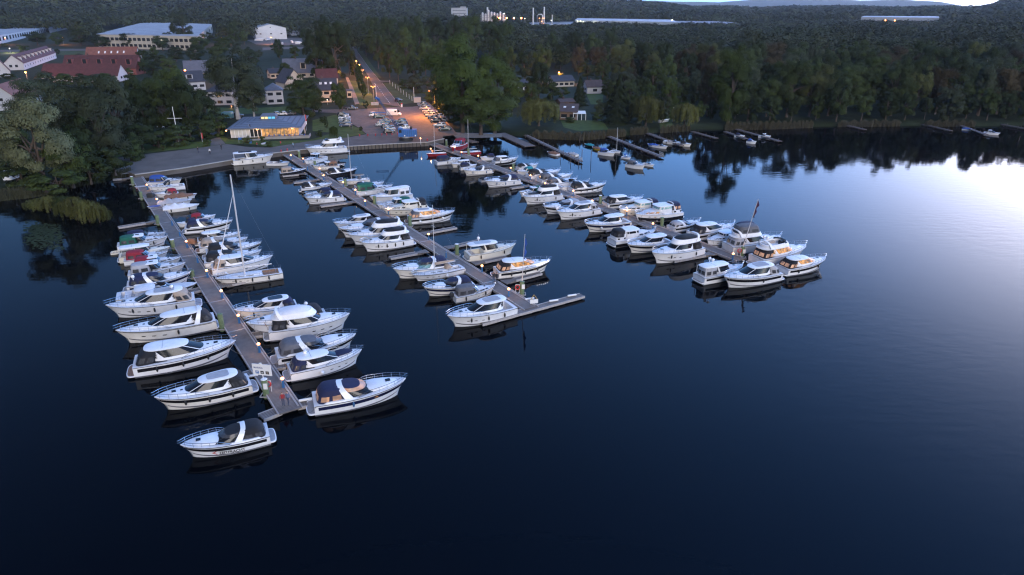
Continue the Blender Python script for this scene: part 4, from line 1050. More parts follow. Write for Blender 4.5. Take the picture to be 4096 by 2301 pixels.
for nm, c, a, b, ww, lab in (('E8', 'E8', (600, 1240), (225, 1385), 1.3, 'short wedge platform at the pier tip towards the lettered boat'), ('E8', 'E8', (985, 1120), (1175, 1080), 1.4, 'short wedge platform at the pier tip towards the navy canvas cruiser'),
                         ('C2', 'C2', (1390, 440), (1262, 482), 1.2, 'short wedge platform beside the pier sign post'), ('C3', 'C3', (225, 535), (335, 520), 1.2, 'short wedge platform by the white tented flybridge yacht'), ('C3', 'C3', (425, 815), (545, 800), 1.2, 'short wedge platform between grey canvas and navy tented boats'), ('C1', 'C1', (1690, 185), (1480, 240), 1.2, 'short wedge platform behind the grey ribbed roof cruiser')):
    pier('wedge_platform', lab, 'pontoon', CPt(c, *a, .45), CPt(c, *b, .45), ww, .45, 'wedge platforms along the left pier', every=2.0)
JET = [('D4', (0, 150), (345, 300), 3.4, 'broad brown concrete jetty next to the gravel bank'), ('D4', (295, 172), (920, 472), 1.3, 'narrow railed jetty ending in front of the reeds'), ('D4', (1150, 150), (1850, 420), 1.5, 'longest shore jetty with white end railing'), ('D4', (1690, 150), (2080, 290), 1.4, 'short jetty beneath the weeping willow'), ('D4', (2200, 130), (2480, 208), 1.2, 'white posted jetty right of the willow'),
       ('E4', (0, 378), (185, 442), 1.2, 'jetty with two hooded boats beside the reed bed'), ('E4', (100, 358), (478, 463), 1.2, 'jetty crossing the front of the reed bed'), ('E4', (1690, 312), (1950, 372), 1.0, 'thin bare jetty with pale edge far along the right bank'), ('E4', (1940, 292), (2250, 405), 1.2, 'jetty with blue covered boat far along the right bank'), ('E4', (2360, 312), (2600, 355), 1.0, 'thin jetty running out of the picture on the right'), ('E4', (1050, 325), (1210, 362), 1.0, 'small dark jetty with a pale box between reed beds'), ('D3', (585, 95), (812, 158), 2.2, 'brown gangway platform beside the right pier root')]
WOODJ = M('weathered_jetty_wood', (.13, .10, .09), .85, var=.3, scale=1.2, kind='plank', bscale=1.3)
for c, a, b, w, lab in JET:
    T = pier('shore_jetty', lab, 'jetty', CPt(c, *a, .6), CPt(c, *b, .6), w, .6, 'jetties along the wooded shore', floats=False, mat_=WOODJ, rimm=WOODJ)
    L = (CPt(c, *b, .6) - CPt(c, *a, .6)).length
    for i in range(max(2, int(L / 4))):
        for s in (1, -1):
            mb = MB(); x = L * (i + .5) / max(2, int(L / 4)); mb.tube([(x, s * (w / 2 + .2), -.6), (x, s * (w / 2 + .2), 1.1 if w < 3 else .62)], .09, 6); obj('pile', mb, WOODJ, T)
# railings of two jetties
def rail_on(T, x0, x1, y, z):
    mb = MB(); mb.tube([(x0, y, z + 1), (x1, y, z + 1)], .03, 4); mb.tube([(x0, y, z + .5), (x1, y, z + .5)], .03, 4)
    for i in range(5): x = x0 + (x1 - x0) * i / 4; mb.tube([(x, y, z), (x, y, z + 1)], .03, 4)
    obj('railing', mb, SIGNW, T)
for t in [o for o in COL.objects if o.name.startswith('shore_jetty')]:
    if 'railed jetty' in t['label'] or 'end railing' in t['label']:
        xs = max(v.co.x for c in t.children if c.name.startswith('deck') for v in c.data.vertices)
        rail_on(t, xs - 2.4, xs - .05, .6, .6)

# mooring poles standing in the water
for c, x, y0, y1 in (('D4', 690, 500, 395), ('D4', 808, 545, 430), ('D4', 935, 550, 335), ('D4', 1040, 585, 340), ('D4', 897, 540, 460), ('D4', 912, 310, 190), ('D4', 790, 475, 400), ('E4', 2530, 490, 420)):
    px = cr(c, x, y0 * .5 + y1 * .5 + 10); p = P(*px); h_ = max(1.5, ztop(*cr(c, x, y1), hypot(p.x, p.y)))
    mb = MB(); mb.tube([(0, 0, -.8), (.05, 0, h_)], .09, 6)
    o = obj('mooring_pole', mb, WOODJ); o.location = p; tag(o, 'thin wooden mooring pole standing in the water off the shore jetties', 'pole', 'mooring poles off the shore jetties')

# ------------------------------------------------------------------ lamps on the piers, green guide piles
def add_light(name, loc, e, col, parent=None, r=.15):
    ld = bpy.data.lights.new(name, 'POINT'); ld.energy = e; ld.color = col; ld.shadow_soft_size = r
    o = bpy.data.objects.new(name, ld); COL.objects.link(o); o.location = loc
    if parent: o.parent = parent
    return o
def pier_lamp(p, label, lit=True, z=DECKZ, pw=1.0):
    T = thing('pier_lamp', label, 'lamp', (p.x, p.y, z), 0, 'lamp posts on the piers')
    mb = MB(); mb.rings([[Vector((sx * .11, sy * .09, zz)) for sx, sy in ((1, 1), (-1, 1), (-1, -1), (1, -1))] for zz in (0, .95)], True, True); mb.box(-.16, .16, -.13, .13, 0, .06)
    obj('post', mb, POSTB, T, False)
    mb = MB(); mb.tube([(0, 0, .95), (0, 0, 1.05)], .14, 8); obj('lamp_collar', mb, METALG, T)
    if lit:
        mb = MB(); mb.ball((0, 0, 1.19), .22, .22, .17, 10, 7); obj('lamp_globe', mb, BULB, T)
        add_light('lamp_light', (0, -.1, 1.55), PIERW * pw, (1.0, .58, .30), T)
    else:
        mb = MB(); mb.tube([(0, 0, 1.05), (0, 0, 1.16)], [.13, .09], 8); obj('lamp_cap', mb, POSTB, T)
    return T
PIERW = 22
LAMPS = {'left pier': [(587, 740, 1), (627, 797, 1), (685, 880, 0), (716, 922, 0), (745, 966, 1), (787, 1026, 0), (826, 1083, 1), (885, 1164, 1), (953, 1262, 1), (1034, 1377, 1), (1129, 1515, 1)],
         'middle pier': [(1163, 622, 1), (1212, 635, 1), (1229, 665, 0), (1279, 675, 1), (1294, 702, 1), (1372, 730, 1), (1421, 760, 1), (1460, 804, 1), (1553, 838, 1), (1714, 937, 1), (1784, 1006, 0), (1928, 1064, 1), (2035, 1157, 1)],
         'right pier': [(1723, 596, 2), (1819, 590, 1), (1846, 609, 1), (1913, 624, 1), (2043, 672, 1), (2122, 702, 1), (2181, 734, 1), (2293, 764, 1), (2369, 804, 1), (2508, 843, 1), (2612, 895, 1), (2782, 946, 1), (2933, 1016, 1)]}
for pn, ls in LAMPS.items():
    for i, (x, y, lit) in enumerate(ls):
        p = P(x, y, DECKZ + 1.17)
        pier_lamp(p, f'{"lit" if lit else "unlit"} blue lamp post on the {pn}, {ORD[i]} from the shore', bool(lit), pw=2.0 if lit == 2 else 1)
q = P(1682, 554, GZ + 1.9)
T = thing('quay_lamp', 'lit lamp post standing on the quay edge right of the blue crane', 'lamp', (q.x, q.y, GZ))
mb = MB(); mb.tube([(0, 0, 0), (0, 0, 1.75)], .07, 6); obj('post', mb, SIGNW, T)
mb = MB(); mb.ball((0, 0, 1.9), .2, n=10, m=7); obj('lamp_globe', mb, BULB, T); add_light('lamp_light', (0, -.1, 2.2), 10, (1, .58, .3), T)
PILES = {'left pier': [('C4', 425, 190, 85), ('C4', 537, 370, 280), ('C4', 750, 695, 580), ('C4', 945, 1010, 895), ('C4', 1195, 1385, 1290), ('C1', 1950, 780, 560), ('C2', 1485, 680, 520)],
         'middle pier': [('C8', 1000, 480, 390), ('C8', 1200, 615, 518), ('C8', 1578, 825, 742), ('C7', 318, 265, 140), ('C7', 760, 530, 400), ('C7', 1297, 860, 705), ('C6', 940, 350, 220), ('C6', 1683, 795, 648)],
         'right pier': [('D3', 438, 212, 130), ('D3', 722, 325, 240), ('D3', 1297, 515, 440), ('D1', 370, 365, 230), ('D1', 1275, 690, 555), ('D1', 2455, 1130, 985)]}
for pn, ls in PILES.items():
    n = 0
    for i, (c, x, y0, y1) in enumerate(ls):
        if (c, x) == ('C7', 318): continue
        p = CPt(c, x, y0, .3); h_ = max(1.2, min(5.0, ztop(*cr(c, x, y1), hypot(p.x, p.y))))
        T = thing('guide_pile', f'green steel pile beside the {pn}, {ORD[n]} from the shore', 'post', (p.x, p.y, 0), 0, 'green guide piles of the piers'); n += 1
        rr = .36
        mb = MB(); mb.tube([(0, 0, -.8), (0, 0, h_)], rr, 14); obj('shaft', mb, PILE, T)
        mb = MB(); mb.tube([(0, 0, h_), (0, 0, h_ + .06)], [rr + .02, rr - .05], 14); obj('cap', mb, SIGNW if i % 3 == 0 else PILE, T)
        mb = MB()
        for a, b in (((-.55, -.55), (.55, -.55)), ((.55, -.55), (.55, .55)), ((.55, .55), (-.55, .55)), ((-.55, .55), (-.55, -.55))): mb.beam((a[0], a[1], .4), (b[0], b[1], .4), .1, .1)
        obj('collar', mb, RIMW, T)
        if pn != 'left pier' and (c, x) in (('C6', 1683), ('D1', 2455)) or (c, x) == ('C2', 1485):
            mb = MB(); mb.box(-.05, .42, -rr - .045, -rr - .02, h_ - 1.1, h_ - .35); obj('notice', mb, SIGNW, T)
# harbour sign on the outermost pile of the left pier
p = CPt('C2', 1485, 680, .3); hz = ztop(*cr('C2', 1470, 520), hypot(p.x, p.y))
T = thing('harbour_sign', 'white harbour sign with blue P square on the pile near the left pier tip', 'sign', (p.x - .05, p.y, hz + .06), radians(-10))
mb = MB(); mb.tube([(0, 0, 0), (0, 0, .45)], .05, 6); obj('sign_post', mb, SIGNW, T)
tilt = .06
mb = MB(); mb.box(-1.15, 1.15, -.03, .03, .45, 1.85); obj('board', mb, SIGNW, T, False)
mb = MB(); mb.tube([(-.1, 0, 1.85), (-.1, 0, 1.98)], .16, 10); obj('top_lamp', mb, CREAM, T)
def panel_text(s, size, x, z, m_, par, y=-.036, bold=.004):
    me = text_mesh(s, size, bold); me.materials.append(m_)
    for v in me.vertices: v.co = (x + v.co.x, y, z + v.co.y)
    return obj('lettering', me, None, par)
panel_text('MARINA', .30, -.42, 1.38, INKB, T)
for i, (x, m_) in enumerate(((-.62, BLUEP), (.0, BLACKP), (.62, BLACKP))):
    mb = MB(); mb.box(x - .2, x + .2, -.038, -.031, .62, 1.0); so = obj('pictogram', mb, m_, T, False)
    if i == 0: panel_text('P', .34, x, .81, SIGNW, so, -.042, .012)
    if i == 1: mb = MB(); mb.box(x - .10, x + .10, -.044, -.039, .70, .86); obj('symbol', mb, GREYG, so, False)
    if i == 2: mb = MB(); mb.box(x - .07, x + .05, -.044, -.039, .72, .92); obj('symbol', mb, CAN['beige'], so, False)
# lifebuoy stations
for c, x, y, lab in (('E8', 400, 860, 'red lifebuoy station on the left pier near the harbour sign'), ('C6', 1632, 785, 'red lifebuoy station near the tip of the middle pier'), ('D1', 2410, 1120, 'red lifebuoy station on the right pier near the flag pole')):
    p = CPt(c, x, y, DECKZ); T = thing('lifebuoy_station', lab, 'lifebuoy', (p.x, p.y, DECKZ))
    mb = MB(); mb.tube([(-.28, 0, 0), (-.28, 0, 1.5)], .035, 5); mb.tube([(.28, 0, 0), (.28, 0, 1.5)], .035, 5); mb.tube([(-.28, 0, 1.5), (.28, 0, 1.5)], .03, 5); obj('frame', mb, SIGNW, T)
    mb = MB(); R_ = .33; rs = []
    for i in range(19): a = 2 * pi * i / 18; rs.append([Vector(((R_ + .08 * cos(b)) * cos(a), .08 * sin(b) - .1, 1.05 + (R_ + .08 * cos(b)) * sin(a))) for b in [2 * pi * k / 8 for k in range(8)]])
    mb.rings(rs); obj('buoy_ring', mb, REDP, T)
# warning sign on the middle pier end
p = CPt('C6', 1820, 905, DECKZ); T = thing('warning_sign', 'yellow triangle over white board at the end of the middle pier', 'sign', (p.x, p.y, DECKZ), radians(14))
mb = MB(); mb.box(-.62, .62, -.02, .02, .1, .75); obj('board', mb, SIGNW, T, False)
mb = MB(); mb.beam((-.5, 0, .76), (0, 0, 1.5), .05, .13, (0, 1, 0)); mb.beam((0, 0, 1.5), (.5, 0, .76), .05, .13, (0, 1, 0)); obj('triangle', mb, YELP, T, False)
mb = MB(); mb.tube([(-.45, .03, 0), (-.45, .03, .7)], .03, 5); mb.tube([(.45, .03, 0), (.45, .03, .7)], .03, 5); obj('legs', mb, METALG, T)
# flag poles
def flag_pole(p, z0, h_, lab, mflag, lean=0.0, fh=2.2, fw=.5, top=.0):
    T = thing('flag_pole', lab, 'flagpole', (p.x, p.y, z0))
    mb = MB(); mb.tube([(0, 0, 0), (lean * h_, 0, h_)], [.07, .04], 6); obj('pole', mb, ALU, T)
    mb = MB(); rs = []
    for i in range(9):
        z = h_ - top - fh * i / 8; x = lean * z; k = .35 + .65 * sin(i * .9) ** 2
        rs.append([Vector((x + .05, .02, z)), Vector((x + fw * k * .5, .14 * sin(i), z - .08)), Vector((x + fw * k, .1 * cos(i * 1.3), z - .12)), Vector((x + fw * k * .5, .14 * sin(i) + .02, z - .08))])
    mb.rings(rs, True, True); obj('flag', mb, mflag, T)
p = CPt('C6', 1683, 795, .3); hh = ztop(*cr('C6', 1708, 105), hypot(p.x, p.y)); h0 = ztop(*cr('C6', 1683, 648), hypot(p.x, p.y))
flag_pole(p, h0, hh - h0, 'flag pole with limp blue flag on the middle pier end pile', CAN['blue'], .05, 3.4, .45, .6)
p = CPt('D1', 2455, 1130, .3); hh = ztop(*cr('D1', 2570, 280), hypot(p.x, p.y)); h0 = ztop(*cr('D1', 2455, 985), hypot(p.x, p.y))
flag_pole(p, h0, hh - h0, 'flag pole with limp dark red and blue flag near the right pier tip', M('flag_dark_red', (.045, .012, .04), .8), .17, 3.0, .5, .3)

# mooring lines from the boat end that lies at a pier
ROPE = M('mooring_rope', (.10, .095, .09), .9, var=.2)
def seg_near(p):
    best = None
    for a, b in ((pL0, pL1), (pM0, pM1), (pR0, pR1)):
        a2, b2 = Vector((a.x, a.y)), Vector((b.x, b.y)); d = b2 - a2; t = max(0, min(1, (Vector((p.x, p.y)) - a2).dot(d) / d.length_squared)); q = a2 + d * t
        n = (Vector((p.x, p.y)) - q)
        if best is None or n.length < best[0]: best = (n.length, q + n.normalized() * 1.15, d.normalized())
    return best
for T, h, B in BOATS:
    M4 = Matrix.Translation(T.location) @ Matrix.Rotation(T.rotation_euler.z, 4, 'Z'); Mi = M4.inverted()
    ends = [(1, seg_near(M4 @ Vector((h.L / 2, 0, 0)))), (-1, seg_near(M4 @ Vector((-h.L / 2, 0, 0))))]
    e, bst = min(ends, key=lambda q: q[1][0])
    if bst[0] > 4.2 or h.L < 4: continue
    for sd in (1, -1):
        t = .9 if e > 0 else .03; c0 = h.pt(t, 1, sd) + Vector((0, 0, .05)); side = M4 @ c0
        k = 1 if (Vector((side.x, side.y)) - bst[1]).dot(bst[2]) > 0 else -1
        q = bst[1] + bst[2] * k * 1.6; c1 = Mi @ Vector((q.x, q.y, DECKZ + .08)); mid = (c0 + c1) / 2 - Vector((0, 0, .22))
        mb = MB(); mb.tube([c0, mid, c1], .022, 4); obj('mooring_line', mb, ROPE, T)
# ------------------------------------------------------------------ trees
def fol(name, col, rnd=.28):
    m = M(name, col, .8, var=.45, scale=7.0 if rnd else .012, spec=.05, rnd=rnd)
    return m
FD = fol('dark_foliage', (.027, .038, .015)); FM = fol('mid_foliage', (.038, .053, .017)); FO = fol('olive_foliage', (.064, .072, .025)); FW = fol('willow_foliage', (.074, .078, .026))
FB = fol('bright_foliage', (.040, .058, .016)); FG = fol('grey_green_foliage', (.045, .056, .032)); FC = fol('conifer_foliage', (.020, .028, .014)); FR = fol('bronze_foliage', (.045, .036, .018))
BARK = M('bark', (.075, .055, .042), .9, var=.35, scale=3, stretch=(1, 1, .2))
BARKB = M('birch_bark', (.42, .40, .38), .8, var=.5, scale=4)
def unit(n): v = RNG.normal(size=(n, 3)); return v / np.linalg.norm(v, axis=1, keepdims=True)
def crown_q(kind, seed, nq=7000, leaf=.0125):
    global RNG
    RNG = np.random.default_rng(seed)
    if kind in ('round', 'tall', 'bush', 'wide'):
        K = {'round': 46, 'tall': 44, 'bush': 30, 'wide': 52}[kind]
        cz, az, ar = {'round': (.53, .42, .38), 'tall': (.52, .44, .37), 'bush': (.48, .44, .39), 'wide': (.58, .36, .39)}[kind]
        d = unit(K); rr = RNG.uniform(.45, 1.0, K) ** .6
        lump = 1 + .22 * np.sin(d[:, 0] * 3.1 + seed) * np.cos(d[:, 1] * 2.7 + seed * 2) + RNG.normal(0, .07, K)
        C = d * (rr * lump)[:, None] * np.array([ar, ar, az]) + np.array([0, 0, cz])
        R = RNG.uniform(.075, .155, K)
        if kind == 'tall': R *= .9
        w = R ** 2; w /= w.sum(); idx = RNG.choice(K, nq, p=w)
        u = unit(nq); u[:, 2] = np.where(u[:, 2] < -.35, -u[:, 2] * .6, u[:, 2])
        rad = R[idx] * RNG.uniform(.70, 1.12, nq)
        Pp = C[idx] + u * rad[:, None] * np.array([1, 1, .85])
        out = (Pp - np.array([0, 0, cz - .1])); out /= np.linalg.norm(out, axis=1, keepdims=True)
        Nn = u * 1.0 + out * .55 + np.array([0, 0, .15]) + RNG.normal(0, .26, (nq, 3))
        return leaf_quads(Pp, Nn, leaf * RNG.uniform(.7, 1.5, nq)), C
    if kind == 'willow':
        K = 90; a = RNG.uniform(0, 2 * pi, K); r_ = RNG.uniform(.12, .47, K)
        top = .97 - .9 * r_ ** 2.0 - RNG.uniform(0, .08, K)
        Ps, Ns = [], []
        per = nq // K
        for i in range(K):
            ln = RNG.uniform(.35, .85) * top[i]; t = RNG.uniform(0, 1, per)
            x = (r_[i] + .05 * np.sqrt(t)) * cos(a[i]) + RNG.normal(0, .022, per); y = (r_[i] + .05 * np.sqrt(t)) * sin(a[i]) + RNG.normal(0, .022, per)
            z = top[i] - ln * t + RNG.normal(0, .01, per)
            Ps.append(np.stack([x, y, z], 1)); n_ = np.tile([cos(a[i]), sin(a[i]), .35], (per, 1)) + RNG.normal(0, .4, (per, 3)); Ns.append(n_)
        Pp = np.concatenate(Ps); Nn = np.concatenate(Ns); n = len(Pp)
        # long hanging leaves
        Nn /= np.linalg.norm(Nn, axis=1, keepdims=True); Zv = np.tile([0, 0, -1.0], (n, 1)) + RNG.normal(0, .15, (n, 3)); U = np.cross(Nn, Zv); U /= np.linalg.norm(U, axis=1, keepdims=True); W = np.cross(U, Nn)
        s1 = (leaf * .45 * RNG.uniform(.7, 1.3, n))[:, None]; s2 = s1 * 3.6
        C = np.stack([r_ * np.cos(a), r_ * np.sin(a), top], 1)
        return np.stack([Pp - U * s1, Pp + W * s2, Pp + U * s1, Pp - W * s2], 1), C
    if kind == 'conifer':
        z = RNG.uniform(.06, 1, nq) ** 1.25; a = RNG.uniform(0, 2 * pi, nq)
        lay = .75 + .25 * np.sin(z * 46 + 2 * np.sin(a * 3)); rm = .47 * (1 - z) ** .85 * lay * (1 + .15 * np.sin(a * 5 + seed)) + .012
        r_ = rm * RNG.uniform(.55, 1.05, nq) ** .5
        Pp = np.stack([r_ * np.cos(a), r_ * np.sin(a), z - r_ * .12], 1); Nn = np.stack([np.cos(a), np.sin(a), np.full(nq, .9)], 1) + RNG.normal(0, .4, (nq, 3))
        return leaf_quads(Pp, Nn, leaf * RNG.uniform(.8, 1.5, nq)), np.array([[0, 0, .5]])
TREEM = {}
def tree_meshes(kind, mat_, var, bark, big=False):
    key = (kind, mat_.name, var, big)
    if key not in TREEM:
        V, C = crown_q(kind, 11 * var + len(kind) * 7, (30000 if big else 11000) if kind != 'bush' else 5000, (.0105 if big else .0185) if kind != 'bush' else .030)
        cm = quads_mesh('crown', V, mat_)
        mb = MB()
        if kind == 'conifer': mb.tube([(0, 0, -.02), (0, 0, .6), (0, 0, .97)], [.028, .018, .004], 7)
        else:
            mb.tube([(0, 0, -.02), (.008, .005, .2), (-.006, .01, .45), (0, 0, .7)], [.036, .026, .018, .006], 7)
            for i in range(0, min(len(C), 30), 4): mb.tube([(0, 0, .22 + .012 * i), tuple(C[i] * .55 + np.array([0, 0, .2])), tuple(C[i])], [.013, .009, .003], 5)
        tm = mesh_of('trunk', mb, bark)
        TREEM[key] = (cm, tm)
    return TREEM[key]
NT = 0
def tree_at(p, W, H, kind, mat_, label, group, bark=BARK, name=None):
    global NT
    NT += 1
    var = NT % 3 if kind in ('round', 'tall', 'wide') else NT % 2
    cm, tm = tree_meshes(kind, mat_, var, bark, H > 24 or W > 15)
    T = thing(name or {'round': 'broadleaf_tree', 'tall': 'tall_tree', 'wide': 'broadleaf_tree', 'bush': 'shrub', 'willow': 'weeping_willow', 'conifer': 'conifer_tree'}[kind], label, 'shrub' if kind == 'bush' else 'tree', (p[0], p[1], GZ - .05), NT * 2.399 % 6.283, group)
    T.scale = (W, W, H)
    for n_, m_ in (('trunk', tm), ('crown', cm)):
        o = bpy.data.objects.new(n_, m_); COL.objects.link(o); o.parent = T
    return T
def tree(c, xc, yb, yt, w, kind, mat_, label, group=None, bark=BARK):
    x, y = cr(c, xc, yb); p = P(x, y, GZ); r = hypot(p.x, p.y); s = CROPS[c][2]
    _, _, d = ray(x, y); W = w * s * (CAMH - GZ) / d / FPX
    H = max(1.2, ztop(x, cr(c, xc, yt)[1], r) - GZ)
    return tree_at(p, W * 1.08, H * 1.02, kind, mat_, label, group, bark)
GL, GV, GR, GS, GK = 'trees of the left bank', 'trees between the village houses', 'trees lining the straight road', 'trees of the wooded right bank', 'clipped and young shrubs around the clubhouse'
# left bank
FP = fol('pale_foliage', (.088, .096, .050))
tree('F', 120, 478, 240, 185, 'tall', FP, 'large pale olive tree over the parked white caravan', GL)
tree('F', 265, 425, 198, 165, 'round', FG, 'broad olive tree right of the pale tree with the caravan', GL)
tree('F', 185, 470, 330, 120, 'round', FM, 'lower leafy tree at the water in front of the pale olive tree', GL)
tree('F', 215, 440, 290, 90, 'bush', FD, 'dark undergrowth shrub between the two olive trees', GL)
tree('F', 130, 350, 185, 150, 'round', FG, 'grey green tree in front of the big red gable roof', GL)
tree('F', 310, 380, 190, 110, 'round', FG, 'grey green tree standing behind the broad olive tree', GL)
tree('F', 30, 420, 300, 110, 'round', FD, 'dark tree hiding the lowest left corner house', GL)
for i, q in enumerate([(60, 470, 400, 110), (150, 485, 420, 120), (230, 462, 380, 100), (290, 440, 360, 90), (330, 405, 350, 60), (400, 372, 315, 80), (455, 365, 310, 80), (20, 440, 360, 100), (250, 360, 260, 110), (190, 340, 230, 90), (60, 330, 260, 90), (360, 380, 300, 90), (510, 350, 290, 70), (550, 330, 280, 60)]):
    tree('F', *q, 'bush', (FD, FM, FD)[i % 3], 'dark leafy undergrowth filling the left bank below the tall trees', GL)
tree('F', 345, 400, 330, 60, 'bush', FD, 'dark shrub by the grass strip left of the white cross mast', GL)
for i, q in enumerate([(372, 352, 212, 85), (425, 345, 198, 95), (480, 350, 188, 105), (522, 325, 232, 75), (455, 300, 172, 85), (400, 290, 180, 80), (345, 290, 190, 70)]):
    tree('F', *q, 'round', (FD, FM, FD)[i % 3], 'dark tree in the clump behind the white cross mast', GL)
tree('F', 600, 300, 126, 165, 'wide', FG, 'tall grey green birch with pale trunk before the white house', GV, BARKB)
tree('F', 640, 298, 175, 75, 'tall', FG, 'second slimmer birch right of the tall grey green birch', GV, BARKB)
tree('F', 765, 302, 192, 100, 'round', FD, 'dark oak between clubhouse and parked cars', GV)
tree('F', 790, 285, 215, 60, 'tall', FM, 'slender tree right of the dark oak by the clubhouse', GV)
tree('F', 855, 277, 207, 45, 'tall', FM, 'slim young tree by the beige house with solar roof', GV)
for q in [(800, 205, 72, 70), (848, 205, 42, 85), (880, 190, 58, 42), (818, 195, 95, 60)]:
    tree('F', *q, 'tall', FD, 'tall dark tree in the row left of the road beyond the lamps', GR)
for q in [(905, 222, 158, 20), (912, 245, 182, 22), (893, 195, 150, 26), (918, 250, 205, 14)]:
    tree('F', *q, 'tall', FM, 'small roadside tree lit by the sodium street lamps', GR)
# village, halls
TQ = [(760, 356, 255, 150, 'round', FD), (870, 352, 262, 120, 'bush', FM), (1030, 354, 250, 130, 'round', FD), (1120, 352, 256, 120, 'bush', FD), (1270, 354, 238, 120, 'round', FM), (960, 358, 245, 140, 'round', FD), (1200, 375, 262, 130, 'round', FD), (1370, 352, 82, 170, 'round', FG), (1290, 330, 160, 90, 'conifer', FC), (280, 335, 232, 150, 'round', FD), (430, 335, 235, 100, 'round', FM), (600, 335, 205, 160, 'round', FD), (700, 332, 215, 120, 'round', FD), (180, 385, 325, 90, 'bush', FM), (40, 345, 315, 80, 'bush', FO),
      (1480, 400, 250, 140, 'round', FM), (1640, 385, 265, 150, 'round', FM), (1730, 330, 160, 110, 'round', FM), (1610, 470, 320, 150, 'round', FM), (1450, 455, 330, 150, 'round', FD), (1300, 455, 345, 140, 'round', FD), (1150, 480, 395, 130, 'round', FD), (2060, 430, 290, 90, 'round', FD), (2270, 372, 212, 110, 'round', FD), (2400, 405, 112, 150, 'tall', FD), (2500, 425, 150, 120, 'tall', FD),
      (2175, 430, 330, 80, 'bush', FM), (1120, 540, 438, 120, 'round', FD), (1260, 550, 425, 130, 'round', FM), (1060, 470, 360, 90, 'tall', FD), (2110, 500, 455, 50, 'tall', FM), (2395, 510, 455, 70, 'round', FD), (1840, 480, 370, 150, 'round', FD), (800, 330, 240, 120, 'round', FD), (880, 340, 270, 90, 'round', FM), (425, 400, 358, 45, 'tall', FD), (580, 420, 395, 80, 'bush', FD), (1540, 300, 230, 70, 'bush', FD), (2020, 380, 320, 60, 'bush', FM), (1800, 330, 215, 80, 'round', FM)]
rv = random.Random(77)
for i in range(46):
    x, y = rv.uniform(-60, 1380), rv.uniform(165, 335)
    if any(a < x < b and c_ < y < d_ for a, b, c_, d_ in ((20, 240, 180, 330), (150, 580, 220, 350), (370, 840, 120, 215), (1010, 1215, 100, 230), (690, 840, 240, 320), (1120, 1400, 215, 330), (-80, 60, 230, 330))): continue
    p = P(x, y, GZ); H = rv.uniform(6, 13) if y > 200 else rv.uniform(5, 10)
    tree_at(p, H * rv.uniform(.75, 1.05), H, 'round' if H > 7 else 'bush', rv.choice([FD, FM, FD, FG]), 'tree among the village houses and the long grey halls', GV)
for q in TQ: tree('T', *q, 'tree among the village houses and the long grey halls', GV)
for q in [(620, 940, 760, 280, 'round', FD), (860, 945, 770, 270, 'round', FM), (1130, 950, 770, 280, 'round', FD), (1420, 945, 765, 270, 'round', FM), (0, 330, 250, 90, 'round', FD), (130, 840, 760, 200, 'bush', FD), (700, 850, 750, 260, 'round', FG), (1350, 880, 770, 300, 'round', FG), (1700, 830, 690, 160, 'bush', FM), (2020, 800, 640, 240, 'round', FD), (2150, 700, 520, 200, 'round', FD)]:
    tree('D6', *q, 'tree in front of the red roofed row houses', GV)
# shrubs round the clubhouse
for c, q, lab in (('E5', (2050, 725, 590, 145, 'bush', FD), 'clipped round shrub on the lawn right of the clubhouse'), ('E5', (395, 690, 455, 190, 'bush', FM), 'tall leafy shrub at the left corner of the clubhouse'), ('E6', (818, 1272, 1140, 90, 'bush', FD), 'clipped oval shrub beside the car park entrance'),
                  ('E5', (810, 830, 705, 170, 'bush', FO), 'feathery plant left of the clubhouse steps'), ('E5', (1085, 835, 690, 110, 'bush', FM), 'feathery plant right of the clubhouse steps'), ('E5', (1190, 890, 790, 140, 'bush', FM), 'low shrub beside the grey boat at the clubhouse lawn'),
                  ('D8', (1455, 448, 388, 52, 'bush', FM), 'small shrub by the red beach tent'), ('D8', (1655, 412, 352, 52, 'bush', FM), 'small shrub right of the white cross mast'), ('D8', (1795, 330, 238, 66, 'bush', FO), 'pale green shrub beneath the red pennant'), ('D8', (1852, 412, 345, 80, 'bush', FM), 'shrub at the corner of the gravel path'),
                  ('D5', (205, 650, 470, 70, 'tall', FD), 'slim dark tree on the lawn left of the parked cars'), ('D5', (712, 672, 603, 60, 'bush', FD), 'small round shrub at the car park corner'), ('D5', (318, 785, 600, 130, 'willow', FM), 'small drooping tree in a brown planter'), ('D5', (160, 530, 455, 120, 'bush', FD), 'dark low shrub left of the silver cars'), ('D5', (440, 375, 40, 210, 'tall', FM), 'leafy tree at the lane above the parked cars'),
                  ('E5', (2130, 470, 370, 150, 'bush', FD), 'dark shrub behind the lawn near the parked cars'), ('E5', (90, 620, 540, 110, 'bush', FM), 'shrub by the red pennant left of the path'), ('D8', (1960, 330, 170, 120, 'bush', FM), 'rounded bush at the bend of the gravel path')):
    tree(c, *q, lab, GK)
